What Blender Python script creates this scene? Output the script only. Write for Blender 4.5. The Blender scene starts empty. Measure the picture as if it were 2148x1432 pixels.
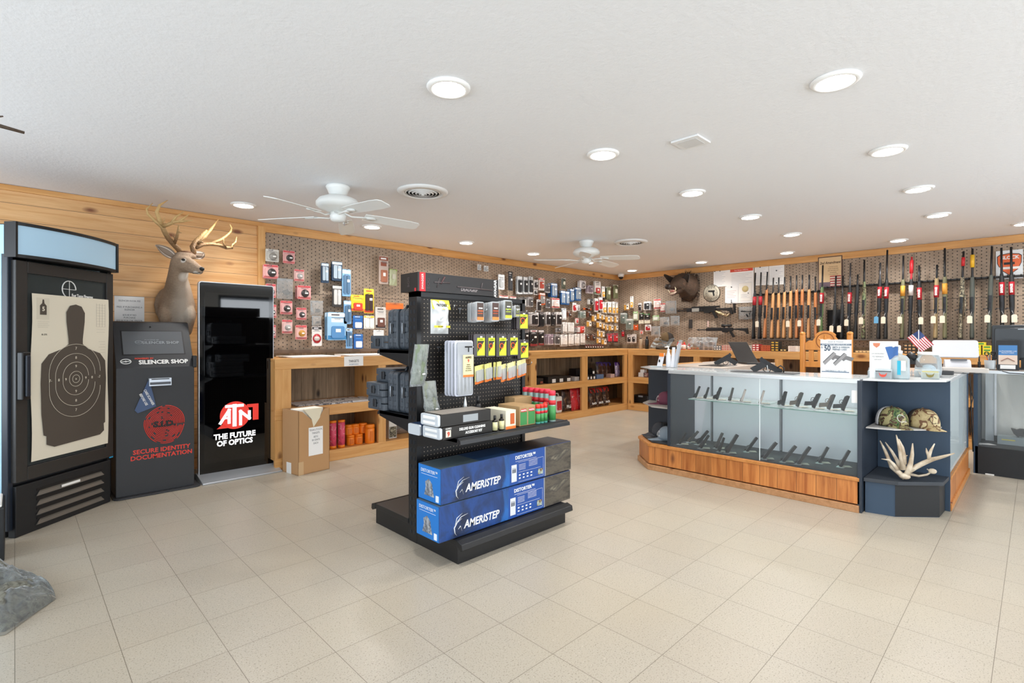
import bpy, bmesh, math, random
from mathutils import Matrix, Vector, noise
random.seed(7)
C = bpy.context.scene.collection
D = bpy.data
R = math.radians
sc = bpy.context.scene

# ---------------------------------------------------------------- camera, world, light, exposure
# room axes: x runs along the long pegboard wall to the far corner, y runs towards that wall
cam = D.cameras.new('camera'); co = D.objects.new('camera', cam); C.objects.link(co); sc.camera = co
cam.sensor_width = 36; cam.lens = 36 * 1072 / 2148; cam.shift_y = -8 / 2148
cam.clip_start = .05
FW, RT, CH = Vector((.6976, .7165, 0)), Vector((.7165, -.6976, 0)), 1.25
co.matrix_world = Matrix(((RT.x, 0, -FW.x, 0), (RT.y, 0, -FW.y, 0), (0, 1, 0, CH), (0, 0, 0, 1)))
HC = 2.44
def P(px, py=708, x=None, y=None, z=None):
    """point where the sight line through a photo pixel meets the plane x=, y= or z="""
    a = (px - 1074) / 1072; kx = .6976 + .7165 * a; ky = .7165 - .6976 * a; kz = -(py - 708) / 1072
    d = x / kx if x is not None else y / ky if y is not None else (z - CH) / kz
    return Vector((kx * d, ky * d, CH + kz * d))

w = D.worlds.new('world'); sc.world = w; w.use_nodes = True
w.node_tree.nodes['Background'].inputs[0].default_value = (.75, .87, 1, 1)
w.node_tree.nodes['Background'].inputs[1].default_value = 1.0
sc.view_settings.view_transform = 'Standard'; sc.view_settings.look = 'None'
sc.view_settings.exposure = -0.06; sc.view_settings.gamma = 1; sc.view_settings.use_curve_mapping = False
try:
    sc.cycles.transparent_max_bounces = 24; sc.cycles.max_bounces = 7; sc.cycles.diffuse_bounces = 5
    sc.cycles.glossy_bounces = 3; sc.cycles.transmission_bounces = 4; sc.cycles.sample_clamp_indirect = 4
except Exception: pass

def area(name, loc, d, sx, sy, e, col):
    l = D.lights.new(name, 'AREA'); l.shape = 'RECTANGLE'; l.size = sx; l.size_y = sy; l.energy = e; l.color = col
    o = D.objects.new(name, l); C.objects.link(o); o.location = loc
    o.rotation_euler = Vector(d).to_track_quat('-Z', 'Y').to_euler(); return o
# daylight at the shop windows: the side wall left of the camera and the front wall behind it
WIN = [((-2.55, .2, 1.3), (1, 0, .45), 3.4, 1.9), ((-2.55, 3.9, 1.3), (1, 0, .45), 2.6, 1.9)]
WINF = [((.6, -3.0, 1.3), (0, 1, .45), 4.0, 1.9), ((5.2, -3.0, 1.3), (0, 1, .45), 3.6, 1.9)]
for k, (l, d, a, b) in enumerate(WIN): area('daylight_side', l, d, a, b, 92, (.80, .90, 1))
for k, (l, d, a, b) in enumerate(WINF): area('daylight_front', l, d, a, b, 128, (.90, .95, 1))

# ---------------------------------------------------------------- materials
def lin(h):
    h = h.lstrip('#'); v = [int(h[i:i + 2], 16) / 255 for i in (0, 2, 4)]
    return tuple([c / 12.92 if c < .04045 else ((c + .055) / 1.055) ** 2.4 for c in v] + [1])
MAT = {}
def M(h, rough=.55, metal=0, bump=0, bs=60, emit=0, coat=0):
    """plain coloured material with a touch of procedural roughness / bump"""
    key = (h, rough, metal, bump, bs, emit, coat)
    if key in MAT: return MAT[key]
    m = D.materials.new('m_%s_%d' % (h.strip('#'), rough * 100)); m.use_nodes = True
    n, l = m.node_tree.nodes, m.node_tree.links; b = n['Principled BSDF']
    b.inputs['Base Color'].default_value = lin(h); b.inputs['Roughness'].default_value = rough
    b.inputs['Metallic'].default_value = metal
    if coat: b.inputs['Coat Weight'].default_value = coat
    if emit: b.inputs['Emission Color'].default_value = lin(h); b.inputs['Emission Strength'].default_value = emit
    if bump:
        tc = n.new('ShaderNodeTexCoord'); no = n.new('ShaderNodeTexNoise'); bu = n.new('ShaderNodeBump')
        no.inputs['Scale'].default_value = bs; bu.inputs['Strength'].default_value = bump; bu.inputs['Distance'].default_value = .01
        l.new(tc.outputs['Object'], no.inputs['Vector']); l.new(no.outputs[0], bu.inputs['Height']); l.new(bu.outputs[0], b.inputs['Normal'])
    MAT[key] = m; return m
class G:
    """small helper for node graphs"""
    def __init__(s, name, rough=.5):
        s.m = D.materials.new(name); s.m.use_nodes = True; s.n = s.m.node_tree.nodes; s.l = s.m.node_tree.links
        s.b = s.n['Principled BSDF']; s.b.inputs['Roughness'].default_value = rough
        s.tc = s.n.new('ShaderNodeTexCoord'); s.sep = None
    def put(s, sock, v):
        if hasattr(v, 'links'): s.l.new(v, sock)
        else: sock.default_value = v
    def ma(s, op, a, b=0., c=0.):
        q = s.n.new('ShaderNodeMath'); q.operation = op
        for i, v in enumerate((a, b, c)): s.put(q.inputs[i], v)
        return q.outputs[0]
    def xyz(s):
        if not s.sep: s.sep = s.n.new('ShaderNodeSeparateXYZ'); s.l.new(s.tc.outputs['Object'], s.sep.inputs[0])
        return s.sep.outputs
    def comb(s, *v):
        q = s.n.new('ShaderNodeCombineXYZ')
        for i, k in enumerate(v): s.put(q.inputs[i], k)
        return q.outputs[0]
    def mapv(s, scale, loc=(0, 0, 0)):
        q = s.n.new('ShaderNodeMapping'); q.inputs['Scale'].default_value = scale; q.inputs['Location'].default_value = loc
        s.l.new(s.tc.outputs['Object'], q.inputs[0]); return q.outputs[0]
    def noise(s, v, scale, detail=3, rough=.5, dist=0):
        q = s.n.new('ShaderNodeTexNoise'); s.put(q.inputs['Vector'], v); q.inputs['Scale'].default_value = scale
        q.inputs['Detail'].default_value = detail; q.inputs['Roughness'].default_value = rough; q.inputs['Distortion'].default_value = dist
        return q.outputs[0]
    def vor(s, v, scale):
        q = s.n.new('ShaderNodeTexVoronoi'); s.put(q.inputs['Vector'], v); q.inputs['Scale'].default_value = scale; return q.outputs
    def white(s, v):
        q = s.n.new('ShaderNodeTexWhiteNoise'); s.put(q.inputs['Vector'], v); return q.outputs[0]
    def ramp(s, f, stops, const=False):
        q = s.n.new('ShaderNodeValToRGB'); s.put(q.inputs[0], f); e = q.color_ramp.elements
        if const: q.color_ramp.interpolation = 'CONSTANT'
        while len(e) < len(stops): e.new(.5)
        for i, (p, c) in enumerate(stops): e[i].position = p; e[i].color = lin(c) if isinstance(c, str) else c
        return q.outputs[0]
    def mix(s, f, a, b, mode='MIX'):
        q = s.n.new('ShaderNodeMix'); q.data_type = 'RGBA'; q.blend_type = mode
        s.put(q.inputs[0], f); s.put(q.inputs[6], lin(a) if isinstance(a, str) else a); s.put(q.inputs[7], lin(b) if isinstance(b, str) else b)
        return q.outputs[2]
    def bump(s, h, st=.3, dist=.01):
        q = s.n.new('ShaderNodeBump'); q.inputs['Strength'].default_value = st; q.inputs['Distance'].default_value = dist
        s.put(q.inputs['Height'], h); s.l.new(q.outputs[0], s.b.inputs['Normal'])
    def col(s, c): s.put(s.b.inputs['Base Color'], c); return s.m
AX = {'x': 0, 'y': 1, 'z': 2}
def wood(name, c1, c2, grain='x', plank=None, pw=.14, off=0, knots=.5, rough=.45, kn='#6a3a1c', vary=.16, groove='#4a3320', dens=1.0):
    g = G(name, rough); sca = [16, 16, 16]; sca[AX[grain]] = 1.1
    v = g.mapv(tuple(sca))
    c = g.ramp(g.noise(v, 1.6, 6, .62, .6), [(.3, c2), (.62, c1)])
    if plank:
        t = g.ma('DIVIDE', g.ma('ADD', g.xyz()[AX[plank]], off), pw); cell = g.ma('FLOOR', t)
        w_ = g.white(g.comb(cell, 3.3, 0.)); g1 = g.ma('ADD', g.ma('MULTIPLY', w_, vary), 1 - vary * .6)
        c = g.mix(1., c, g.comb(g1, g1, g1), 'MULTIPLY')
    if knots:
        ks = [5.5, 5.5, 5.5]; ks[AX[grain]] = 2.6
        vv = g.vor(g.mapv(tuple(k * dens for k in ks), (.37, .11, .53)), 1.)
        c = g.mix(g.ramp(vv[0], [(.07, (1, 1, 1, 1)), (.17, (0, 0, 0, 1))]), c, kn)
    if plank:
        fr = g.ma('FRACT', t); ed = g.ma('LESS_THAN', fr, .003 / pw)
        c = g.mix(ed, c, groove)
    return g.col(c)
def peg(name, ax, cx, cz, stag, rad, base, hole, seams=None, rough=.6, grain='#7e6c5d'):
    g = G(name, rough); u = g.ma('DIVIDE', g.xyz()[AX[ax]], cx); col = g.ma('FLOOR', u)
    o = g.ma('MULTIPLY', g.ma('ABSOLUTE', g.ma('MODULO', col, 2.)), .5 if stag else 0.)
    vv = g.ma('ADD', g.ma('DIVIDE', g.xyz()[2], cz), o)
    du = g.ma('MULTIPLY', g.ma('SUBTRACT', g.ma('FRACT', u), .5), cx); dv = g.ma('MULTIPLY', g.ma('SUBTRACT', g.ma('FRACT', vv), .5), cz)
    r = g.ma('SQRT', g.ma('ADD', g.ma('MULTIPLY', du, du), g.ma('MULTIPLY', dv, dv)))
    c = g.ramp(g.noise(g.mapv((5, 5, 5)), 3, 5), [(.3, grain), (.7, base)])
    if seams:
        x0, z0 = seams
        fx = g.ma('FRACT', g.ma('DIVIDE', g.ma('SUBTRACT', g.xyz()[AX[ax]], x0), 1.22)); e1 = g.ma('LESS_THAN', fx, .004)
        e2 = g.ma('LESS_THAN', g.ma('ABSOLUTE', g.ma('SUBTRACT', g.xyz()[2], z0)), .003)
        c = g.mix(g.ma('MAXIMUM', e1, e2), c, '#4d4139')
    return g.col(g.mix(g.ma('LESS_THAN', r, rad), c, hole))
def camo(name, cols, scale=9, rough=.7):
    g = G(name, rough); f = g.noise(g.mapv((1, 1, 1)), scale, 2, .5, .8)
    n = len(cols); st = [(0, cols[0])] + [(.36 + .28 * i / max(1, n - 1), c) for i, c in enumerate(cols[1:])]
    return g.col(g.ramp(f, st, True))
def printm(name, cols, scale=9, rough=.5, sx=1):
    g = G(name, rough); f = g.noise(g.mapv((sx, 1, 1)), scale, 9, .62, .5); n = len(cols)
    return g.col(g.ramp(f, [(.30 + .40 * i / max(1, n - 1), c) for i, c in enumerate(cols)]))
def clear(name, tint='#f4f8fa', a=.72, rough=.12, bump=0, ior=1.45):
    m = D.materials.new(name); m.use_nodes = True; n, l = m.node_tree.nodes, m.node_tree.links; n.remove(n['Principled BSDF'])
    t = n.new('ShaderNodeBsdfTransparent'); p = n.new('ShaderNodeBsdfPrincipled'); mx = n.new('ShaderNodeMixShader')
    t.inputs[0].default_value = lin(tint); p.inputs['Base Color'].default_value = lin('#e9eef0'); p.inputs['Roughness'].default_value = rough
    fr = n.new('ShaderNodeFresnel'); fr.inputs[0].default_value = ior; ad = n.new('ShaderNodeMath'); ad.operation = 'ADD'; ad.use_clamp = True
    ad.inputs[1].default_value = 1 - a; l.new(fr.outputs[0], ad.inputs[0]); l.new(ad.outputs[0], mx.inputs[0])
    l.new(t.outputs[0], mx.inputs[1]); l.new(p.outputs[0], mx.inputs[2]); l.new(mx.outputs[0], n['Material Output'].inputs[0])
    if bump:
        tc = n.new('ShaderNodeTexCoord'); no = n.new('ShaderNodeTexNoise'); bu = n.new('ShaderNodeBump'); no.inputs['Scale'].default_value = bump
        no.inputs['Distortion'].default_value = 2; bu.inputs['Distance'].default_value = .012
        l.new(tc.outputs['Object'], no.inputs['Vector']); l.new(no.outputs[0], bu.inputs['Height']); l.new(bu.outputs[0], p.inputs['Normal'])
    return m
GLASS = clear('case_glass', '#ffffff', .99, .02)
PLAS = clear('clear_plastic', '#ffffff', .70, .15)
FILM = clear('crinkled_film', '#ffffff', .80, .10, 45)
FILM2 = clear('dense_crinkled_film', '#f4f5f3', .93, .06, 22)
BLK = M('#101113', .42); BLKM = M('#15171a', .5); WHT = M('#ecebe8', .5); PAPER = M('#f4f3f1', .8); CHROME = M('#c9ccd0', .25, 1)
GREYP = M('#8f9296', .5); DK = M('#0c0c0e', .5); RED = M('#c4202a', .5); STEEL = M('#9ea1a6', .35, .9)
PINE = wood('pine_boards', '#dfb17a', '#ca9254', 'x', 'z', .137, .03, .5, .45, '#7a4522')
TRIM_X = wood('pine_trim_x', '#d7a263', '#c08746', 'x', None, knots=.5); TRIM_Y = wood('pine_trim_y', '#d7a263', '#c08746', 'y', None)
CW = wood('counter_pine', '#d9a567', '#c78d4b', 'x', None, knots=.5, kn='#8a5528'); CWV = wood('counter_pine_upright', '#d9a567', '#c8904f', 'z', None)
GREYB = wood('grey_barn_boards', '#a38c70', '#77654f', 'z', 'x', .14, 0, .3, .7, '#3b3026', .3, '#2a221c')
BASEW = wood('orange_knotty_boards', '#c88244', '#985220', 'z', 'y', .135, 0, .6, .38, '#552512', .3, '#5b3214', .9)
BASEWX = wood('orange_knotty_boards_x', '#c88244', '#985220', 'z', 'x', .135, 0, .6, .38, '#552512', .3, '#5b3214', .9)
BASET = wood('orange_wood_rail', '#c98748', '#b0702f', 'y', None)
PEGA = peg('pegboard_a', 'x', .044, .042, True, .0062, '#a69380', '#1d1713', (2.779, 1.733), grain='#93806d')
PEGB = peg('pegboard_b', 'y', .044, .042, True, .0062, '#a69380', '#1d1713', (2.32, 1.733), grain='#93806d')
PEGK = peg('black_pegboard', 'x', .0254, .0254, False, .0026, '#16120f', '#b9a893', None, .5, '#110e0c')
CARD = M('#b98f63', .8, bump=.15, bs=8)
CAMOG = camo('camo_green', ['#2c3a28', '#6f7a56', '#3c2e22', '#8d8a68'], 14)
CAMOT = camo('camo_tan', ['#b3a077', '#8c7b55', '#6b4c38', '#c7ba92'], 14)
CAMOD = camo('camo_brush', ['#4b4538', '#7d7460', '#2f2c25', '#9a937c'], 30)

# ---------------------------------------------------------------- mesh building
class B:
    def __init__(s, M0=None): s.v, s.f, s.mi, s.mats, s.T, s.sm = [], [], [], [], M0 or Matrix(), []
    def _m(s, m):
        if m not in s.mats: s.mats.append(m)
        return s.mats.index(m)
    def add(s, vs, fs, m, smooth=False):
        o = len(s.v); s.v += [s.T @ Vector(p) for p in vs]; k = s._m(m)
        for f in fs: s.f.append([i + o for i in f]); s.mi.append(k); s.sm.append(smooth)
        return s
    def box(s, x0, x1, y0, y1, z0, z1, m):
        return s.add([(x, y, z) for x in (x0, x1) for y in (y0, y1) for z in (z0, z1)],
                     [(0, 1, 3, 2), (4, 6, 7, 5), (0, 4, 5, 1), (2, 3, 7, 6), (0, 2, 6, 4), (1, 5, 7, 3)], m)
    def rbox(s, x0, x1, y0, y1, z0, z1, r, m, n=3, axis='y'):
        """box with corners rounded in the plane across axis"""
        a = {'y': (x0, x1, z0, z1), 'z': (x0, x1, y0, y1), 'x': (y0, y1, z0, z1)}[axis]
        lo, hi = {'y': (y0, y1), 'z': (z0, z1), 'x': (x0, x1)}[axis]
        pts = []
        for cx, cy, t in ((a[1] - r, a[3] - r, 0), (a[0] + r, a[3] - r, 90), (a[0] + r, a[2] + r, 180), (a[1] - r, a[2] + r, 270)):
            for k in range(n + 1): q = R(t + 90 * k / n); pts.append((cx + r * math.cos(q), cy + r * math.sin(q)))
        return s.prism(pts, lo, hi, m, axis)
    def prism(s, pts, lo, hi, m, axis='y'):
        n = len(pts); f = {'y': lambda p, h: (p[0], h, p[1]), 'z': lambda p, h: (p[0], p[1], h), 'x': lambda p, h: (h, p[0], p[1])}[axis]
        return s.add([f(p, lo) for p in pts] + [f(p, hi) for p in pts],
                     [tuple(range(n)), tuple(range(2 * n - 1, n - 1, -1))] + [(i, (i + 1) % n + 0, (i + 1) % n + n, i + n) for i in range(n)], m)
    def tube(s, pts, rad, m, n=8, smooth=True, flat=1):
        pts = [Vector(p) for p in pts]; rad = rad if isinstance(rad, (list, tuple)) else [rad] * len(pts)
        vs, fs = [], []; up = None
        for i, p in enumerate(pts):
            t = (pts[min(i + 1, len(pts) - 1)] - pts[max(i - 1, 0)]).normalized()
            if up is None: up = Vector((0, 0, 1)) if abs(t.z) < .9 else Vector((1, 0, 0))
            a = t.cross(up).normalized(); b = a.cross(t).normalized(); up = b
            for k in range(n): q = 2 * math.pi * k / n; vs.append(p + (a * math.cos(q) + b * math.sin(q) * flat) * rad[i])
        for i in range(len(pts) - 1):
            for k in range(n): fs.append((i * n + k, i * n + (k + 1) % n, (i + 1) * n + (k + 1) % n, (i + 1) * n + k))
        fs += [tuple(range(n - 1, -1, -1)), tuple(range((len(pts) - 1) * n, len(pts) * n))]
        return s.add(vs, fs, m, smooth)
    def loft(s, secs, m, n=14, axis='z', cap=True):
        """secs: (h, cx, cy, rx, ry) ellipses stacked along an axis"""
        vs, fs = [], []
        for h, cx, cy, rx, ry in secs:
            for k in range(n):
                q = 2 * math.pi * k / n; a, b = cx + rx * math.cos(q), cy + ry * math.sin(q)
                vs.append({'z': (a, b, h), 'y': (a, h, b), 'x': (h, a, b)}[axis])
        for i in range(len(secs) - 1):
            for k in range(n): fs.append((i * n + k, i * n + (k + 1) % n, (i + 1) * n + (k + 1) % n, (i + 1) * n + k))
        if cap: fs += [tuple(range(n - 1, -1, -1)), tuple(range((len(secs) - 1) * n, len(secs) * n))]
        return s.add(vs, fs, m, True)
    def lathe(s, prof, m, c=(0, 0, 0), n=20, cap=True): return s.loft([(c[2] + z, c[0], c[1], r, r) for r, z in prof], m, n, 'z', cap)
    def ell(s, c, r, m, n=14):
        c = Vector(c); secs = []
        for i in range(9): q = math.pi * (i + .02) / 8.04; secs.append((c.z - r[2] * math.cos(q), c.x, c.y, r[0] * math.sin(q), r[1] * math.sin(q)))
        return s.loft(secs, m, n)
    def grid(s, fn, nu, nv, m, smooth=True):
        vs = [fn(i / nu, j / nv) for j in range(nv + 1) for i in range(nu + 1)]
        return s.add(vs, [(j * (nu + 1) + i, j * (nu + 1) + i + 1, (j + 1) * (nu + 1) + i + 1, (j + 1) * (nu + 1) + i) for j in range(nv) for i in range(nu)], m, smooth)
    def pillow(s, w, h, d, m, nu=10, nv=12, wr=.15, seed=0, flat=0):
        """stuffed bag hanging from z=0 down to -h, front towards -y"""
        for sg in (-1, 1):
            def fn(u, v):
                a = max(0, 1 - abs(2 * u - 1) ** 2.4) ** .5 * max(0, 1 - abs(2 * v - 1) ** 4) ** .5
                nn = noise.noise(Vector((u * 4 + seed, v * 5, sg))) * wr
                return ((u - .5) * w * (1 + .04 * nn), sg * (d / 2 * a * (1 + nn * 2) + .0006) if sg < 0 or not flat else .0006, -v * h)
            s.grid(fn, nu, nv, m)
        return s
    def mesh(s, name):
        me = D.meshes.new(name); me.from_pydata([tuple(p) for p in s.v], [], s.f)
        for m in s.mats: me.materials.append(m)
        me.polygons.foreach_set('material_index', s.mi); me.polygons.foreach_set('use_smooth', s.sm)
        me.update()
        bm = bmesh.new(); bm.from_mesh(me); bmesh.ops.recalc_face_normals(bm, faces=bm.faces); bm.to_mesh(me); bm.free()
        return me
    def out(s, name, parent=None, bev=0, label=None):
        o = D.objects.new(name, s.mesh(name)); C.objects.link(o)
        if parent: o.parent = parent
        if bev:
            q = o.modifiers.new('bevel', 'BEVEL'); q.width = bev; q.segments = 2; q.limit_method = 'ANGLE'; q.angle_limit = R(40)
        if label: o['label'] = label
        return o
def tag(o, label, cat, group=None):
    o['label'] = label; o['category'] = cat
    if group: o['group'] = group
    return o
def thing(name, label, cat, loc=(0, 0, 0), rz=0, group=None):
    o = D.objects.new(name, None); C.objects.link(o); o.empty_display_size = .05
    o.location = loc; o.rotation_euler = (0, 0, R(rz)); return tag(o, label, cat, group)
def struct(o): o['kind'] = 'structure'; return o
def dup(o, parent=None):
    c = o.copy(); C.objects.link(c)
    if parent: c.parent = parent
    for ch in o.children: dup(ch, c)
    return c
def text(body, size, m, parent, loc, rot=(90, 0, 0), name='lettering', al='CENTER', sx=1, bold=0, shear=0, sp=1):
    """flat lettering; default faces local -y"""
    cu = D.curves.new('t', 'FONT'); cu.body = body; cu.size = size; cu.align_x = al; cu.align_y = 'CENTER'
    cu.offset = bold; cu.shear = shear; cu.resolution_u = 2; cu.extrude = .0004; cu.space_character = sp
    to = D.objects.new('t', cu); me = D.meshes.new_from_object(to); D.objects.remove(to); D.curves.remove(cu)
    me.materials.clear(); me.materials.append(m); me.name = name
    o = D.objects.new(name, me); C.objects.link(o)
    if parent: o.parent = parent
    o.location = loc; o.rotation_euler = [R(a) for a in rot]; o.scale = (sx, 1, 1); return o
ORD = 'first second third fourth fifth sixth seventh eighth ninth tenth eleventh twelfth thirteenth fourteenth fifteenth sixteenth seventeenth eighteenth nineteenth twentieth'.split()
# ---------------------------------------------------------------- the room
XB, YA = 8.3, 5.6
X0, Y0 = -2.6, -3.1
g = G('vinyl_tiles', .32)
T = .3048; tx = g.ma('DIVIDE', g.xyz()[0], T); ty = g.ma('DIVIDE', g.ma('SUBTRACT', g.xyz()[1], .115), T)
wn = g.white(g.comb(g.ma('FLOOR', tx), g.ma('FLOOR', ty), 0.))
c = g.ramp(wn, [(0, '#aaa193'), (1, '#afa799')])
sp_ = g.noise(g.mapv((1, 1, 1)), 160, 2, .6); c = g.mix(g.ramp(sp_, [(.33, (1, 1, 1, 1)), (.43, (0, 0, 0, 1))]), c, '#7d7568')
c = g.mix(g.ramp(g.noise(g.mapv((1, 1, 1)), 110, 2), [(.66, (0, 0, 0, 1)), (.74, (1, 1, 1, 1))]), c, '#c5bdaf')
c = g.mix(g.ramp(g.noise(g.mapv((1, 1, 1)), 1.1, 3), [(.35, (0, 0, 0, 1)), (.75, (.35, .35, .35, 1))]), c, '#b5a88f')
e = g.ma('MAXIMUM', g.ma('LESS_THAN', g.ma('FRACT', tx), .007), g.ma('LESS_THAN', g.ma('FRACT', ty), .007))
FLOOR = g.col(g.mix(e, c, '#6d6456')); g.l.new(g.ma('ADD', g.ma('MULTIPLY', g.noise(g.mapv((1, 1, 1)), 3, 3), .2), .24), g.b.inputs['Roughness'])
g = G('ceiling_paint', .8); g.bump(g.noise(g.mapv((1, 1, 1)), 42, 3, .6), .35, .006); CEIL = g.col(lin('#e9eaec'))
WALLP = M('#d9d6cf', .8)
struct(B().box(X0 - .1, XB + .1, Y0 - .1, YA + .1, -.1, 0, FLOOR).out('floor'))
# ceiling with the boards' faint joints
struct(B().box(X0 - .1, XB + .1, Y0 - .1, YA + .1, HC, HC + .1, CEIL).out('ceiling'))
XP = 1.858
struct(B().box(X0, XP, YA - .012, YA + .1, 0, HC, PINE).box(XP, XB, YA - .006, YA + .1, 0, 1.12, GREYB).box(XP, XB, YA - .006, YA + .1, 1.12, HC, PEGA).out('wall_back'))
struct(B().box(XB - .006, XB + .1, Y0, YA, 0, 1.12, GREYB).box(XB - .006, XB + .1, Y0, YA, 1.12, HC, PEGB).out('wall_right'))
def winwall(name, horiz, c, a0, a1, wins):
    b = B(); z0, z1 = .35, 2.25
    put = (lambda p, q, u, v: b.box(c - .1, c, p, q, u, v, WALLP)) if not horiz else (lambda p, q, u, v: b.box(p, q, c - .1, c, u, v, WALLP))
    put(a0, a1, 0, z0); put(a0, a1, z1, HC); p = a0
    for (l, d, a, h) in wins:
        m = l[0] if horiz else l[1]; put(p, m - a / 2, z0, z1); p = m + a / 2
    put(p, a1, z0, z1); struct(b.out(name))
winwall('wall_left', False, X0, Y0, YA, WIN); winwall('wall_front', True, Y0, X0, XB, WINF)
FR = M('#3b3f44', .4)
for k, (l, d, a, h) in enumerate(WIN + WINF):
    root = D.objects.new('window_%d' % (k + 1), None); C.objects.link(root); root['kind'] = 'structure'; b = B()
    horiz = k >= 2; m = l[0] if horiz else l[1]
    for t in (m - a / 2, m - .03, m + a / 2 - .06):
        b.box(t, t + .06, Y0 - .09, Y0 - .03, .35, 2.25, FR) if horiz else b.box(X0 - .09, X0 - .03, t, t + .06, .35, 2.25, FR)
    for zz in (.35, 2.19):
        b.box(m - a / 2, m + a / 2, Y0 - .09, Y0 - .03, zz, zz + .06, FR) if horiz else b.box(X0 - .09, X0 - .03, m - a / 2, m + a / 2, zz, zz + .06, FR)
    b.out('window_frame', root); b = B()
    b.box(m - a / 2, m + a / 2, Y0 - .065, Y0 - .06, .4, 2.2, GLASS) if horiz else b.box(X0 - .065, X0 - .06, m - a / 2, m + a / 2, .4, 2.2, GLASS)
    b.out('glass', root)
# trim boards under the ceiling and around the pegboard
struct(B().box(XP - .03, XB, YA - .03, YA - .006, HC - .095, HC - .003, TRIM_X).out('trim_1'))
struct(B().box(XB - .03, XB - .006, Y0, YA - .03, HC - .095, HC - .003, TRIM_Y).out('trim_2'))
struct(B().box(X0, XP - .03, YA - .034, YA - .012, HC - .045, HC - .003, TRIM_X).out('trim_3'))
struct(B().box(XP - .07, XP, YA - .04, YA - .012, 0, HC - .046, wood('pine_trim_z', '#dcae72', '#c8914f', 'z')).out('trim_4'))
struct(B().box(XP, XB - .03, YA - .02, YA - .006, 1.085, 1.12, M('#7b6858', .6)).out('trim_5'))

# ---------------------------------------------------------------- ceiling fittings
LED = M('#fff8ee', .5, emit=30); LEDR = M('#f2f2f0', .4)
pr = thing('recessed_light', 'x', 'ceiling light', (0, 0, HC - .001))
B().lathe([(.076, -.008), (.080, -.014), (.094, -.013), (.104, -.004), (.104, 0), (.076, 0)], LEDR, n=28, cap=False).out('trim_ring', pr)
B().lathe([(.001, -.017), (.055, -.016), (.077, -.009), (.077, -.002)], LED, n=24).out('lens', pr)
LP = [(1.478, 1.95, 'first in the row above the black gondola'), (2.73, 1.96, 'next to the square grille, towards the gondola'),
      (3.98, 1.97, 'third in the middle row'), (5.18, 1.965, 'fourth in the middle row'), (6.4, 1.966, 'last in the middle row, near the rifle wall'),
      (2.72, .65, 'the largest and brightest, nearest the glass cases'), (3.97, .66, 'second in the row over the glass cases'), (5.17, .66, 'third in the row over the glass cases'),
      (6.4, .67, 'fourth in the row over the glass cases'), (7.72, 1.18, 'close above the rifles near the framed amendment sign'), (7.72, 2.435, 'close above the wooden stocked rifles'),
      (7.72, 3.676, 'close above the boar head'), (1.468, 4.95, 'beside the deer antlers'), (2.74, 4.96, 'behind the nearer ceiling fan'), (4.04, 4.97, 'between the two ceiling fans over the pegboard'),
      (5.25, 4.96, 'left of the farther ceiling fan'), (6.5, 4.95, 'seen just under the farther ceiling fan hub'), (7.8, 4.98, 'next to the camera dome in the far corner'), (7.52, .09, 'cut by the picture edge above the orange shield sign')]
for k, (x, y, d) in enumerate(LP):
    o = pr if k == 0 else dup(pr); o.location = (x, y, HC - .001)
    tag(o, 'round recessed ceiling light, ' + d, 'ceiling light', 'recessed ceiling lights')
    l = D.lights.new('downlight', 'SPOT'); l.energy = 56; l.color = (1, .975, .94); l.spot_size = R(150); l.spot_blend = .8; l.shadow_soft_size = .06
    lo = D.objects.new('downlight_glow', l); C.objects.link(lo); lo.location = (x, y, HC - .03)
VENT = M('#e6e6e4', .45); DARKV = M('#3a3632', .8)
def vent(x, y, d):
    t = thing('ceiling_vent', d, 'air vent', (x, y, HC - .001), 0, 'round ceiling vents')
    b = B().lathe([(.145, -.006), (.155, -.022), (.19, -.016), (.205, -.004), (.205, 0), (.145, 0)], VENT, n=36, cap=False); b.out('frame', t)
    b = B().lathe([(.001, -.001), (.145, -.001), (.145, 0), (.001, 0)], DARKV, n=30); b.out('throat', t)
    b = B()
    for k in range(5): r = .025 + .027 * k; b.lathe([(r, -.030 + .003 * k), (r + .004, -.030 + .003 * k), (r + .016, -.006), (r + .012, -.006), (r, -.030 + .003 * k)], VENT, n=30, cap=False)
    b.lathe([(.001, -.034), (.014, -.032), (.014, -.008), (.001, -.008)], VENT); b.out('louvre_rings', t)
vent(2.379, 3.483, 'round white ceiling vent beside the nearer ceiling fan'); vent(5.484, 3.519, 'round white ceiling vent beside the farther ceiling fan')
b = B().box(-.085, .085, -.085, .085, -.012, 0, M('#e4e4e3', .5)).box(-.06, .06, -.06, .06, -.014, -.012, M('#d3d3d2', .6))
o = b.out('ceiling_grille', None, .003); o.location = (2.936, 1.463, HC - .001); tag(o, 'small square white plate on the ceiling', 'ceiling plate')
FAN = M('#e9ebe8', .35)
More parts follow.
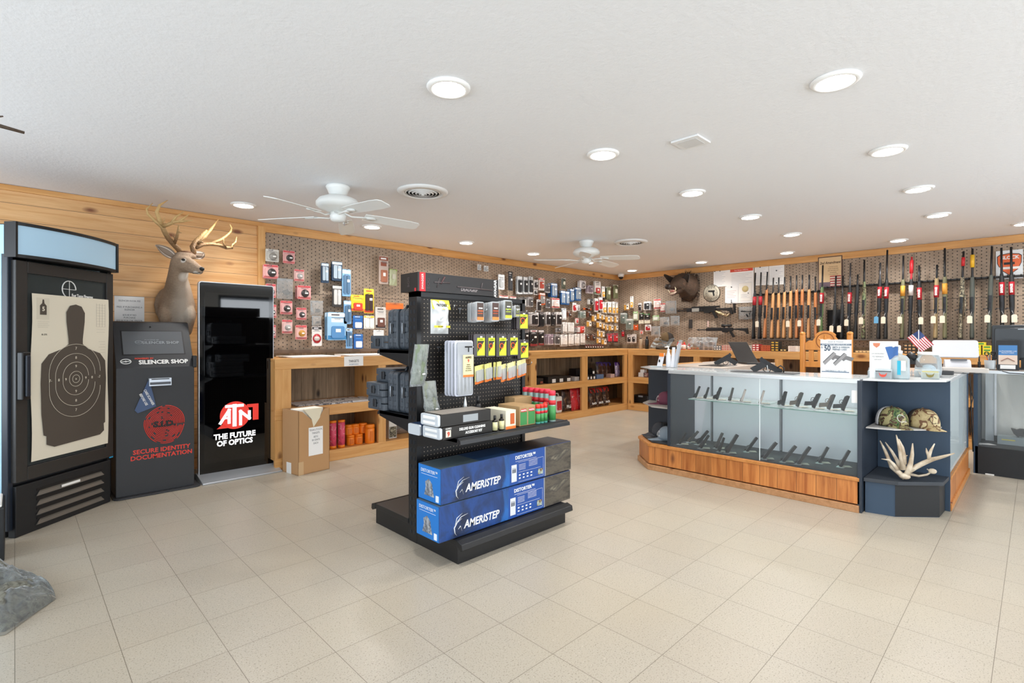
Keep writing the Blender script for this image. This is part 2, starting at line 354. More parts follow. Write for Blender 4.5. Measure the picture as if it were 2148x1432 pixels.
def fan(x, y, a0, d, cat='ceiling fan'):
    t = thing('ceiling_fan', d, cat, (x, y, HC - .001), a0, 'white ceiling fans')
    B().lathe([(.088, 0), (.092, -.012), (.084, -.03), (.080, -.034), (.070, -.062), (.045, -.078), (.04, -.09)], FAN, n=28).out('canopy', t)
    B().lathe([(.04, -.082), (.10, -.088), (.145, -.108), (.165, -.135), (.163, -.160), (.135, -.182), (.10, -.190), (.08, -.205), (.03, -.21)], FAN, n=32).out('motor_housing', t)
    B().lathe([(.04, -.20), (.056, -.212), (.062, -.235), (.056, -.268), (.04, -.28), (.001, -.282)], FAN, n=24).out('switch_housing', t)
    B().tube([(0, -.045, -.235), (0, -.048, -.30)], .0012, STEEL, 5).ell((0, -.048, -.303), (.004, .004, .006), STEEL, 8).out('pull_chain', t)
    for k in range(5):
        q = R(72 * k); m = Matrix.Translation((0, 0, -.02)) @ Matrix.Rotation(q, 4, 'Z') @ Matrix.Rotation(R(-13), 4, 'X') @ Matrix.Rotation(R(2.5), 4, 'Y')
        b = B(m); pts = []
        for (u, hw) in ((.20, .052), (.34, .062), (.56, .068), (.64, .060), (.66, .035)): pts.append((u, hw))
        pts = pts + [(u, -h) for u, h in reversed(pts)]
        b.prism(pts, -.208, -.202, FAN, 'z'); b.out('blade', t, .002)
        b = B(m); b.tube([(.04, 0, -.20), (.10, 0, -.222), (.17, 0, -.214), (.215, 0, -.212)], [.012, .010, .012, .016], FAN, 8, flat=.5)
        b.loft([(-.216, .25, 0, .045, .026), (-.209, .25, 0, .045, .026)], FAN, 16); b.out('blade_arm', t)
fan(1.82, 3.827, 62, 'white five-blade ceiling fan nearer the deer head'); fan(5.039, 3.865, 6, 'white five-blade ceiling fan farther off, near the back corner')
t = thing('security_camera', 'small white dome security camera in the far ceiling corner', 'security camera', P(1304, 572, z=2.44 - .0) * 0 + Vector((8.12, 5.42, HC - .001)))
B().lathe([(.055, 0), (.058, -.02), (.054, -.05), (.04, -.056)], WHT, n=24).out('housing', t); B().lathe([(.04, -.05), (.038, -.075), (.022, -.095), (.001, -.1)], BLK, n=20).out('dome', t)
# antler of a mount hanging outside the frame at the side
b = B(); b.tube([(-.55, 3.25, 2.02), (-.3, 3.1, 2.11), (-.1, 3.02, 2.14), (.03, 3.0, 2.12)], [.016, .014, .010, .006], M('#4a3a2c', .6, bump=.5, bs=40), 8)
b.tube([(-.22, 3.07, 2.125), (-.08, 3.06, 2.17), (-.035, 3.0, 2.17)], [.011, .007, .003], M('#4a3a2c', .6, bump=.5, bs=40), 8)
# the antler belongs to a skull plate fixed to a wall-hung board just outside the frame
b.tube([(-.55, 3.25, 2.02), (-.75, 3.32, 1.98), (-.8, 3.34, 2.10), (-.8, 3.34, HC)], [.016, .018, .012, .008], M('#4a3a2c', .6, bump=.5, bs=40), 8)
tag(b.out('antler'), 'dark brown antler tip reaching in under the ceiling at the picture edge', 'antler')
# ---------------------------------------------------------------- wall counters
def counter(name, label, loc, rz, L, posts, vis_low=True, woodx=CW, end=True):
    t = thing(name, label, 'shelving counter', loc, rz)
    B().box(0, L, 0, .585, 1.025, 1.05, woodx).box(0, L, -.02, 0, .95, 1.052, woodx).out('counter_top', t, .003)
    B().box(0, L, .02, .585, .548, .568, woodx).box(0, L, -.02, .02, .47, .57, woodx).out('middle_shelf', t, .003)
    B().box(0, L, .02, .585, .09, .108, woodx).box(0, L, -.02, .02, 0, .11, woodx).out('bottom_shelf', t, .003)
    for k, (a, b_) in enumerate(posts):
        B().box(a, b_, -.018, .02, .11, .47, CWV).box(a, b_, -.018, .02, .57, .95, CWV).out('post', t, .002)
    for a in [0, L - .02] + [p[0] + .03 for p in posts[1:-1:2]]:
        B().box(a, a + .02, .02, .585, .11, .548, CWV).box(a, a + .02, .02, .585, .568, 1.024, CWV).out('divider', t)
    return t
cA = counter('wall_counter', 'long pine counter with open shelves under the packet-hung pegboard', (1.75, 5.0, 0), 0, 6.5,
        [(0, .15), (1.08, 1.17), (2.3, 2.4), (3.475, 3.59), (4.635, 4.78), (5.81, 5.91)])
cB = counter('wall_counter', 'pine counter with open shelves under the boar head and rifle wall', (7.68, 4.975, 0), -90, 6.2,
        [(0, .10), (1.2, 1.3), (2.4, 2.5), (3.6, 3.7), (4.8, 4.9), (6.0, 6.1)])

# ---------------------------------------------------------------- merchandiser fridge
a_ = Vector((-.017, 4.417, 0)); FA = math.degrees(math.atan2(.534, .565)); W_ = .777
fr = thing('display_fridge', 'tall black glass-door fridge with a pale blank sign on top', 'fridge', a_, FA)
SIDE = M('#a9cfe0', .25); BLU = M('#1c2430', .35)  # SIDE: pale blue paints in the daylight mirrored by the side panel
def uF(px):  # distance along the fridge front where a photo column meets it
    r = P(px, x=1.) if px != 0 else P(.01, x=1.); dx, dy = math.cos(R(FA)), math.sin(R(FA))
    return (a_.y * r.x - a_.x * r.y) / (dx * r.y - dy * r.x) if False else (r.y * a_.x - r.x * a_.y) / (r.x * dy - r.y * dx)
B().box(0, .02, .06, .72, .05, 1.95, SIDE).box(0, .035, .02, .06, .05, 1.95, BLU).box(W_ - .035, W_, .02, .72, .05, 1.95, BLK).box(0, W_, .68, .72, .05, 1.95, BLK)\
    .box(0, W_, .02, .72, 1.93, 1.955, BLK).box(.035, W_ - .035, .05, .66, .31, .35, M('#2a2f33', .4)).out('cabinet', fr, .004)
B().box(.035, .06, .08, .66, .36, 1.92, M('#cfe0dc', .4)).box(W_ - .06, W_ - .036, .08, .66, .36, 1.92, M('#cfe0dc', .4)).box(.06, W_ - .06, .64, .66, .36, 1.92, M('#39423a', .5)).out('interior_liner', fr)
b = B(); b.box(.03, W_ - .03, .0, .05, 0, .32, BLKM)
b.out('lower_grille', fr, .005)
VN = M('#6f6c66', .35, .6)
for k in range(4):
    z = .255 - .062 * k
    b = B(); b.add([(.155, -.004, z - .03), (W_ - .10, -.004, z - .03), (W_ - .12, -.004, z), (.185, -.004, z), (.155, -.012, z - .03), (W_ - .10, -.012, z - .03), (W_ - .12, -.001, z - .002), (.185, -.001, z - .002)],
        [(0, 1, 2, 3), (4, 5, 6, 7), (0, 1, 5, 4), (1, 2, 6, 5), (2, 3, 7, 6), (3, 0, 4, 7)], VN)
    b.box(.165, W_ - .11, -.003, -.0005, z + .002, z + .016, DK); b.out('grille_slot', fr)
B().box(.33, .47, -.014, -.011, .232, .248, WHT).out('sticker', fr)
B().box(W_ - .045, W_ - .012, -.004, -.0005, .335, .36, M('#27a6dc', .5)).out('energy_sticker', fr)
B().box(.01, W_ - .02, .03, .6, -.0, .0, BLK) if False else None
dr = B()
x0, x1, z0, z1 = .02, W_ - .02, .345, 1.735
DF = M('#2b2a29', .35)
dr.box(x0, x0 + .075, -.012, .03, z0, z1, DF).box(x1 - .06, x1, -.012, .03, z0, z1, DF).box(x0 + .075, x1 - .06, -.012, .03, z1 - .075, z1, DF).box(x0 + .075, x1 - .06, -.012, .03, z0, z0 + .085, DF)
door = dr.out('door', fr, .003)
B().box(x0 + .075, x1 - .06, .005, .012, z0 + .085, z1 - .075, clear('fridge_glass', '#4e5c50', .985, .02)).out('glass', door)
B().box(x0 + .005, x0 + .06, -.05, -.012, .86, 1.16, BLK).box(x0 + .02, x0 + .05, -.062, -.05, .88, 1.14, BLU).out('handle', door, .008)
# shop mark on the glass
b = B(); cx_, cz_ = .40, 1.585
b.tube([(cx_ + .052 * math.cos(R(t)), .002, cz_ + .058 * math.sin(R(t))) for t in range(0, 271, 10)], .0035, WHT, 5)
b.box(cx_ - .05, cx_ + .05, -.001, .001, cz_ - .0015, cz_ + .0015, WHT).box(cx_ - .0015, cx_ + .0015, -.001, .001, cz_ - .055, cz_ + .055, WHT).out('scope_mark', door)
text('East Texas Firearms', .034, WHT, door, (cx_ + .105, .001, cz_ - .042), sx=.62, bold=.0012)
# sign box
sg = B(); ns = 8
for k in range(ns):
    pass
def bow(u): return -.02 - .075 * math.sin(math.pi * u) ** .8
sg = B()
sg.grid(lambda u, v: (W_ * u, bow(u), 1.765 + .185 * v), 16, 1, M('#a3c3d8', .45, emit=.12))
sgn = sg.out('sign_panel', fr)
b = B()
for zz in (1.748, 1.948):
    pts = [(W_ * u / 16, bow(u / 16) - .008) for u in range(17)] + [(W_, .04), (0, .04)]
    b.prism(pts, zz, zz + .02, BLK, 'z')
b.box(-.002, .012, -.035, .04, 1.748, 1.968, BLK).box(W_ - .012, W_ + .004, -.035, .04, 1.748, 1.968, BLK).box(-.004, .02, .04, .10, 1.768, 1.948, SIDE).out('sign_frame', fr)
B().box(.02, W_ - .02, .035, .04, 1.768, 1.948, M('#b9d6e6', .5)).out('sign_backing', fr)
for fx_ in (.02, W_ - .1):
    for fy_ in (.08, .6): B().box(fx_, fx_ + .08, fy_, fy_ + .08, 0, .05, STEEL).out('foot', fr)
# paper silhouette target on the door
tg = thing('paper_target', 'cream silhouette shooting target taped inside the glass of the black fridge', 'target poster', a_, FA)
PC, SIL = M('#d8d0bd', .8), M('#4b4239', .8)
TX0, TX1, TZ0, TZ1 = .115, .705, .455, 1.535
b = B(); b.grid(lambda u, v: (TX0 + (TX1 - TX0) * u + .006 * math.sin(v * 9), -.0155 + .0015 * math.sin(u * 7 + v * 5), TZ0 + (TZ1 - TZ0) * v), 10, 12, PC)
b.grid(lambda u, v: (TX0 + (TX1 - TX0) * u + .006 * math.sin(v * 9), -.0145 + .0015 * math.sin(u * 7 + v * 5), TZ0 + (TZ1 - TZ0) * v), 10, 12, PC); b.out('paper', tg)
cx_ = .43; sil = [(-.045, 1.47), (0, 1.482), (.045, 1.47), (.072, 1.425), (.07, 1.36), (.055, 1.24), (.055, 1.205), (.10, 1.17), (.20, 1.135), (.245, 1.08), (.252, .95), (.245, .75), (.245, .62), (.232, .612), (.235, .56), (.20, .535),
      (-.16, .52), (-.215, .545), (-.215, .60), (-.235, .61), (-.25, .75), (-.255, .95), (-.25, 1.08), (-.20, 1.14), (-.10, 1.175), (-.055, 1.205), (-.055, 1.24), (-.07, 1.36), (-.072, 1.425)]
B().prism([(cx_ + x, z) for x, z in sil], -.0195, -.0185, SIL).out('silhouette', tg)
b = B()
for rx, rz0, rz1 in ((.20, 1.205, .70), (.155, 1.14, .775), (.10, 1.08, .85), (.052, 1.015, .91), (.028, .99, .935)):
    pts = []
    for k in range(41):
        q = 2 * math.pi * k / 40; cz = (rz1 + rx) if math.sin(q) < 0 else (rz0 - rx)
        pts.append((cx_ + rx * math.cos(q), -.021, cz + rx * math.sin(q)))
    b.tube(pts, .0013, PC, 4)
b.out('scoring_rings', tg)
for s_, x, z in (('7', 0, 1.175), ('8', 0, 1.11), ('9', 0, 1.05), ('x', 0, .963), ('9', 0, .875), ('8', 0, .81), ('7', 0, .745), ('7-', -.19, .963), ('8', -.13, .963), ('9', -.078, .963), ('9', .078, .963), ('8', .13, .963), ('-7', .19, .963)):
    text(s_, .026, PC, tg, (cx_ + x, -.021, z), name='ring_number')
b = B(); b.box(.15, .235, -.0178, -.0172, 1.37, 1.51, M('#cfc7b4', .8)); b.prism([(.17, 1.40), (.215, 1.40), (.215, 1.46), (.2, 1.475), (.197, 1.5), (.188, 1.5), (.185, 1.475), (.17, 1.46)], -.019, -.0181, SIL)
b.out('small_figure', tg); text('5', .04, PC, tg, (.193, -.0196, 1.437), bold=.001)
text('B-27S', .016, SIL, tg, (.20, -.0185, 1.27)); b = B()
for k in range(11): b.box(.60, .675, -.0185, -.018, 1.49 - .02 * k, 1.4905 - .02 * k, SIL)
for k in range(4): b.box(.60 + .025 * k, .6005 + .025 * k, -.0185, -.018, 1.33, 1.50, SIL)
for k in range(5): b.box(.62 + .01 * (k % 2), .675, -.0185, -.018, 1.22 - .02 * k, 1.2207 - .02 * k, SIL)
for k in range(4): b.box(.155, .235 - .01 * (k % 2), -.0185, -.018, 1.355 - .012 * k, 1.3555 - .012 * k, SIL)
b.out('score_table', tg)

# box edge just in view by the fridge
b = B().box(-.33, -.04, 4.03, 4.36, 0, .30, BLKM).box(-.32, -.05, 4.04, 4.35, .30, .315, WHT)
tag(b.out('storage_box', None, .01), 'black box with white top at the picture edge before the fridge', 'box')

# ---------------------------------------------------------------- identity kiosk
kx0, kx1, ky = .56, 1.085, 4.95
KD = M('#303134', .55, bump=.1, bs=300); k_ = thing('identity_kiosk', 'dark grey free-standing kiosk with red fingerprint and slanted screen', 'kiosk', (kx0, ky, 0)); KW = kx1 - kx0
B().rbox(-.02, KW + .045, -.05, .45, 0, .012, .05, KD, 4, 'z').out('base_plate', k_, .003)
body = B().prism([(0, .012), (.38, .012), (.38, 1.33), (.25, 1.385), (.22, 1.375), (0, 1.01)], 0, KW, KD, 'x').out('body', k_, .004)
def slant(u, h):  # point on the sloped head, h along the slope
    L = math.hypot(.22, .365); n = Vector((0, -.365, .22)) / L * .003
    return Vector((u, .22 * h / L, 1.01 + .365 * h / L)) + n
SR = math.degrees(math.atan2(.365, .22))
b = B(Matrix.Translation(slant(0, 0)) @ Matrix.Rotation(R(SR), 4, 'X'))
b.box(.055, KW - .06, .125, .34, -.003, -.0015, M('#5d6064', .2)); b.out('screen', k_)
b = B(Matrix.Translation(slant(0, 0)) @ Matrix.Rotation(R(SR), 4, 'X')); b.box(.045, KW - .05, .117, .348, -.004, -.0024, DK); b.out('screen_bezel', k_)
GR1 = M('#8c9297', .5)
def logo(parent, o, s, m, rot):
    b = B(Matrix.Translation(o) @ Matrix.Rotation(R(rot), 4, 'X'))
    b.tube([(s * math.cos(R(t)), s * .62 * math.sin(R(t)), 0) for t in range(20, 191, 10)] + [(-.25 * s, -.02 * s, 0), (0, .16 * s, 0), (.22 * s, 0, 0)], s * .11, m, 6)
    b.tube([(s * math.cos(R(t)), s * .62 * math.sin(R(t)), 0) for t in range(200, 371, 10)] + [(.25 * s, .02 * s, 0), (0, -.16 * s, 0), (-.22 * s, 0, 0)], s * .11, m, 6)
    b.out('logo', parent)
logo(k_, slant(.16, .235) , .024, GR1, SR); text('SILENCER SHOP', .036, GR1, k_, slant(.31, .23), (SR, 0, 0), bold=.0006); text('POWERED BY', .016, GR1, k_, slant(.25, .256), (SR, 0, 0))
logo(k_, slant(.065, .06), .033, WHT, SR); text('SILENCER SHOP', .05, WHT, k_, slant(.315, .048), (SR, 0, 0), bold=.0018, sx=.95); text('POWERED BY', .02, M('#d8432e', .5), k_, slant(.185, .083), (SR, 0, 0), bold=.0006)
B().ell(slant(.25, .385), (.006, .006, .006), DK, 8).out('camera_lens', k_)
B().box(KW - .012, KW + .018, -.01, .04, 1.0, 1.10, BLK).out('stylus_holder', k_, .006)
b = B().box(.205, .355, -.045, 0, .865, .925, M('#c3cbd6', .3, .3)).box(.21, .35, -.0465, -.045, .875, .895, M('#4a4f57', .4)).box(.22, .34, -.047, -.045, .915, .922, DK)
b.out('fingerprint_scanner', k_, .008)
FP = M('#e23c2c', .5); b = B(); fx, fz = .315, .545; rr = random.Random(3)
for k in range(13):
    r0 = .010 + .0105 * k; a0 = 0
    while a0 < 360:
        L = rr.uniform(40, 130) if r0 > .03 else 200; a1 = min(360, a0 + L); pts = []
        for t in range(int(a0), int(a1) + 1, 8): q = R(t); pts.append((fx + r0 * math.cos(q) * (1 + .04 * math.sin(3 * q)), -.001, fz + r0 * 1.12 * math.sin(q) + .006 * math.sin(2 * q)))
        if len(pts) > 2: b.tube(pts, .0032, FP, 4)
        a0 = a1 + rr.uniform(3, 8)
b.out('fingerprint', k_)
text('S.I.D.', .062, M('#1b1b1c', .6), k_, (fx, -.0065, fz + .005), bold=.003, sx=1.15)
text('SECURE IDENTITY', .048, FP, k_, (fx - .015, -.001, .345), bold=.0011); text('DOCUMENTATION', .048, FP, k_, (fx - .015, -.001, .298), bold=.0011)
# cleaning cloth tucked under the scanner
cl = M('#4e5f80', .8); b = B()
crn = [(.205, .915), (.115, .68), (.135, .655), (.255, .70), (.235, .80), (.212, .9)]
b.prism(crn, -.016, -.013, cl); o = b.out('cleaning_cloth'); o.location = (kx0, ky, 0)
tag(o, 'blue microfibre cloth hanging from the kiosk scanner', 'cloth')
text('CARE SCANNER', .024, WHT, o, (.208, -.0175, .775), (90, 65, 0), sx=.8, bold=.0005); text('BEFORE USE', .024, WHT, o, (.172, -.0175, .76), (90, 65, 0), sx=.8, bold=.0005)
# notice on the boards behind the kiosk
n0, n1 = P(240, 620, y=5.58), P(303, 690, y=5.58)
t = thing('paper_notice', 'white paper price notice taped to the pine boards above the kiosk', 'notice', (n0.x, 5.587, 0))
B().box(0, n1.x - n0.x, -.001, .001, 1.28, n0.z, PAPER).out('sheet', t); TXT = M('#6b6b6e', .8); w2 = (n1.x - n0.x) / 2
for s_, dz in (('SILENCER KIOSK FEE', .04), ('FREE: IF PURCHASING A', .095), ('SILENCER', .118), ('$35.00 IF NO', .165), ('PURCHASE', .188), ('$20.00 FOR CHL FINGER', .215), ('PRINTS', .238)):
    text(s_, .021, TXT, t, (w2, -.0015, n0.z - dz), sx=.82)

# ---------------------------------------------------------------- digital sign stand
t = thing('digital_sign', 'tall black glass advertising screen on a silver foot', 'display screen', (1.15, 5.10, 0)); AW = .63
SCR = M('#060607', .06, coat=.3); SCR2 = M('#020203', .03, coat=.6)
B().rbox(0, AW, 0, .045, .03, 1.745, .02, M('#c3c5c9', .3, .7)).out('metal_surround', t, .002)
B().rbox(.008, AW - .008, -.004, .0, .036, 1.737, .016, SCR).out('bezel', t)
B().box(.045, AW - .045, -.0065, -.004, .14, 1.65, SCR2).out('screen', t)
B().prism([(-.19, 0), (.24, 0), (.24, .018), (.04, .06), (.03, .06), (-.19, .014)], -.012, AW + .012, M('#b9bdc2', .35, .6), 'x').out('foot', t, .004)
ar = M('#e2382c', .5, emit=.35); aw = M('#f2f2f2', .5, emit=.5); ax_, az_ = .29, .545
pts = [(ax_ + .125 * math.cos(R(q)), az_ + .125 * math.sin(R(q))) for q in range(0, 360, 10)]
B().prism(pts, -.0075, -.0067, ar).prism([(ax_ + .10, az_ + .09), (ax_ + .20, az_ + .09), (ax_ + .20, az_ - .06), (ax_ + .15, az_ - .06), (ax_ + .15, az_ + .06), (ax_ + .10, az_ + .06)], -.0075, -.0067, ar)\
    .prism([(ax_ - .15, az_ - .11), (ax_ - .1, az_ - .07), (ax_ - .06, az_ - .11)], -.0075, -.0067, ar).out('logo_disc', t)
b = B()
def stroke(pts, w_):
    for (xa, za), (xb, zb) in zip(pts, pts[1:]):
        d_ = Vector((xb - xa, zb - za)).normalized() * w_ / 2; n_ = Vector((-d_.y, d_.x))
        b.prism([(ax_ + xa - d_.x + n_.x, az_ + za - d_.y + n_.y), (ax_ + xb + d_.x + n_.x, az_ + zb + d_.y + n_.y), (ax_ + xb + d_.x - n_.x, az_ + zb + d_.y - n_.y), (ax_ + xa - d_.x - n_.x, az_ + za - d_.y - n_.y)], -.0086, -.0078, aw)
stroke([(-.12, -.06), (-.05, .05), (-.05, -.06)], .026); stroke([(-.09, -.02), (-.05, -.02)], .018); stroke([(-.07, .085), (.06, .085)], .026); stroke([(-.005, .085), (-.005, -.085)], .034)
stroke([(.045, -.085), (.045, .03), (.12, -.04), (.12, .02)], .026); b.out('logo_letters', t)
text('THE FUTURE', .066, aw, t, (ax_, -.0075, .362), bold=.003, sx=.92); text('OF OPTICS', .066, aw, t, (ax_, -.0075, .300), bold=.003, sx=.92)

# ---------------------------------------------------------------- carton of paper targets
bx = thing('cardboard_box', 'tall open cardboard box with a target price sheet on its front', 'cardboard box', (1.84, 4.658, 0), 9); bw, bd, bh = .318, .27, .585
b = B(); b.box(0, bw, 0, .005, 0, bh - .14, CARD).box(0, .005, 0, bd, 0, bh, CARD).box(bw - .005, bw, 0, bd, 0, bh, CARD).box(0, bw, bd - .005, bd, 0, bh, CARD).box(0, bw, 0, bd, 0, .005, CARD)
b.prism([(0, bh - .14), (bw, bh - .14), (bw, bh), (bw * .82, bh - .01), (bw * .55, bh - .135), (bw * .12, bh - .01), (0, bh)], 0, .005, CARD).out('carton', bx)
B().box(.10, .245, -.003, -.001, .16, .42, PAPER).out('price_sheet', bx)
for s_, z in (('TEXAS LTC/CHL', .395), ('TARGETS', .365), ('B27-S', .33), ('50 CENTS', .30), ('EACH', .27)): text(s_, .024, TXT, bx, (.172, -.0035, z), sx=.78)
B().box(-.001, 0, .12, .2, 0, .1, WHT).box(.0, .05, -.001, 0, .0, .12, M('#c7a57c', .3)).out('tape', bx)
PAP2 = M('#e6dcc3', .8)
o = B().prism([(.02, .40), (.26, .40), (.262, .592), (.016, .592)], .02, .16, M('#efece2', .8)).prism([(.05, .595), (.24, .595), (.215, .50), (.15, .42), (.13, .50)], -.003, .016, PAP2).out('paper_target_stack', None, .003)
o.location = bx.location; o.rotation_euler = bx.rotation_euler; o['kind'] = 'thing'
tag(o, 'thick sheaf of folded paper targets standing in the open cardboard box', 'paper stack')
# ---------------------------------------------------------------- black gondola shelf in the middle of the floor
GX0, GX1 = 1.75, 2.69; gd = thing('gondola_shelf', 'black double-sided pegboard gondola standing alone on the tile floor', 'shelf unit', (GX0, 2.67, 0)); GL = GX1 - GX0
BG = M('#101114', .4)
def upright(x):
    b = B().box(x, x + .03, -.045, .045, 0, 1.53, BG)
    for k in range(29):
        z = .05 + .05 * k
        for yy in (-.018, .018): b.box(x - .002, x, yy - .006, yy + .006, z, z + .022, M('#3a4048', .3, .6))
    b.out('upright', gd)
upright(0); upright(GL - .03)
B().box(.03, GL - .03, -.03, -.022, .14, 1.50, PEGK).box(.03, GL - .03, .022, .03, .14, 1.50, PEGK).out('peg_panel', gd)
B().box(0, GL, -.045, .045, 1.50, 1.53, BG).out('top_rail', gd)
for nm, ya, yb, lip in (('front_deck', -.445, -.045, -1), ('rear_deck', .045, .445, 1)):
    b = B().box(0, GL - .02, ya, yb, 0, .10, BG).box(-.005, GL - .015, ya, yb, .10, .132, BG)
    ye = ya if lip < 0 else yb
    b.prism([(ye, .135), (ye + lip * .045, .122), (ye + lip * .05, .09), (ye + lip * .035, .082), (ye, .095)], -.008, GL + .0, BG, 'x'); b.out(nm, gd, .003)
def tray(z, sg, dep, xo=0):
    y0, y1 = sg * .045, sg * dep; b = B().box(xo, GL, min(y0, y1), max(y0, y1), z - .022, z, BG)
    for x in (xo, GL - .004): b.prism([(y0, z), (y1, z), (y1, z - .035), (y0, z - .10)], x, x + .004, BG, 'x')
    b.prism([(y1, z + .003), (y1 + sg * .026, z - .008), (y1 + sg * .030, z - .030), (y1, z - .026)], xo, GL, BG, 'x').box(xo, GL, *sorted((y1 + sg * .002, y1 + sg * .006)), z + .002, z + .005, M('#4a4e54', .3, .5)); b.out('shelf_tray', gd, .002)  # thin lighter strip paints an edge highlight onto the tray lip
tray(.69, -1, .44); tray(1.172, 1, .40); tray(.765, 1, .40)
# long crossbow carton on top
t = thing('long_carton', 'long black rifle-rest carton with red stripe lying on the gondola top', 'carton', (1.74, 2.6, 1.532)); CB = M('#1d1a1a', .4)
B().box(0, .66, 0, .19, 0, .115, CB).box(.012, .055, -.0006, 0, 0, .115, RED).box(-.0006, 0, .02, .035, .0, .02, RED).out('box', t, .002)
MG = M('#4a4243', .5); b = B()
b.tube([(.14, -.001, .03), (.16, -.001, .09)], .004, MG, 6).tube([(.12, -.001, .06), (.24, -.001, .065)], .005, MG, 6).tube([(.30, -.001, .045), (.60, -.001, .04)], .006, M('#4a4242', .5), 6).tube([(.5, -.001, .04), (.51, -.001, .085)], .005, MG, 6).tube([(.17, -.001, .055), (.2, -.001, .1)], .006, M('#553a3a', .5), 6)
b.out('product_picture', t)
text('DEADGRIP', .03, M('#8d8585', .5), t, (.40, -.0012, .03), name='lettering', bold=.0008); text('SWAGGER', .02, WHT, t, (.034, -.0012, .06), (90, -90, 0)); text('AVAGAR', .03, WHT, t, (.63, -.0012, .055), (90, -90, 0), bold=.001)
text('BOG', .03, MG, t, (.075, -.0012, .05), (90, -90, 0)); text('BOG', .03, MG, t, (-.0012, .10, .06), (90, -90, -90))
# two blue hunting blind cartons
BL, BLD, BLM = M('#1b5fae', .45), M('#14233f', .45), M('#123a78', .45)
BRD = printm('blue_print', ['#0e1830', '#16284a', '#1a4486', '#14305e', '#2465b0'], 3.2, .4); WOODP = printm('woodland_print', ['#15181a', '#3a3630', '#5a5348', '#3d3a36', '#8f8774'], 12, .5, .4)
def blind(loc, lab):
    t = thing('blind_carton', lab, 'carton', loc, 0, 'long blue cartons'); L, d, h = 1.11, .215, .197
    B().box(0, L, 0, d, 0, h, BLM).out('box', t, .003)
    B().box(.0, .52, -.0008, 0, .002, h - .002, BRD).box(.52, .84, -.0008, 0, .002, h - .002, M('#1a4a97', .45)).box(.85, L, -.0008, 0, .002, h - .002, WOODP).box(.84, .85, -.0008, 0, .002, h - .002, M('#8d9299', .5)).out('front_print', t)
    B().box(.28, .60, .002, d - .002, h, h + .0008, M('#1f3f66', .45)).box(.60, L, .002, d - .002, h, h + .0008, M('#22252c', .4)).box(0, .28, .002, d - .002, h, h + .0008, M('#4d5c63', .35)).out('top_print', t)
    B().box(-.0008, 0, .002, d - .002, .002, h - .002, M('#1673c4', .45)).out('end_print', t)
    text('AMERISTEP', .062, M('#e9eaea', .5), t, (.305, -.0015, .058), bold=.0014, shear=.2, sx=.88)
    b = B(); m = M('#e9eaea', .5)
    b.tube([(.155, -.0015, .10), (.12, -.0015, .085), (.10, -.0015, .06), (.105, -.0015, .03), (.12, -.0015, .012)], [.002, .006, .008, .007, .002], m, 6, flat=.2)
    b.tube([(.108, -.0015, .075), (.12, -.0015, .11), (.16, -.0015, .128)], [.005, .004, .001], m, 6, flat=.2).tube([(.12, -.0015, .088), (.15, -.0015, .11), (.20, -.0015, .118)], [.005, .004, .001], m, 6, flat=.2)
    b.tube([(.13, -.0015, .045), (.145, -.0015, .06), (.155, -.0015, .03)], [.002, .005, .003], m, 6, flat=.2).out('antler_logo', t)
    text('DISTORTER™', .03, m, t, (.66, -.0015, .165), bold=.0008); b = B().box(.57, .76, -.0014, -.0008, .142, .1435, m).box(.535, .58, -.0014, -.0008, .02, .125, M('#d9dde2', .5))
    for r0 in range(5): b.box(.60, .66, -.0014, -.0008, .118 - .008 * r0, .1195 - .008 * r0, m).box(.69, .77, -.0014, -.0008, .128 - .008 * r0, .1295 - .008 * r0, m)
    for r0 in (.05, .03):
        for c0 in range(4): b.box(.60 + .035 * c0, .615 + .035 * c0, -.0014, -.0008, r0, r0 + .008, m)
    for e_ in ((.595, .826, .012, .013), (.595, .826, .134, .135), (.826, .827, .012, .135), (.595, .80, .072, .073)): b.box(e_[0], e_[1], -.0014, -.0008, e_[2], e_[3], m)
    b.out('specification_panel', t); b = B()
    for k in range(3): b.box(.543 + .011 * k, .550 + .011 * k, -.002, -.0014, .075, .098, BLD).ell((.5465 + .011 * k, -.0015, .103), (.003, .0006, .003), BLD, 8)
    b.out('people_icons', t); B().box(.775, .82, -.002, -.0014, .025, .062, printm('camp_print', ['#4d3a28', '#7c5a3a', '#9fb4a8', '#d7d0be'], 50)).out('picture', t)
    text('DISTORTER™', .026, m, t, (-.0015, d / 2, .165), (90, 0, -90)); b = B().box(-.0016, -.0008, .03, .185, .145, .1465, m)
    b.prism([(.06, .03), (.155, .03), (.14, .075), (.145, .105), (.11, .125), (.08, .10), (.075, .075)], -.002, -.0009, printm('blind_print', ['#33363f', '#5c6068', '#9499a0', '#c4c2ba'], 45), 'x')
    b.box(-.0022, -.0009, .018, .045, .01, .045, M('#dfe6ee', .6)).out('end_picture', t)
    return t
blind((1.645, 2.255, .136), 'lower of two long blue hunting blind cartons on the gondola deck')
blind((1.662, 2.262, .336), 'upper of two long blue hunting blind cartons on the gondola deck')
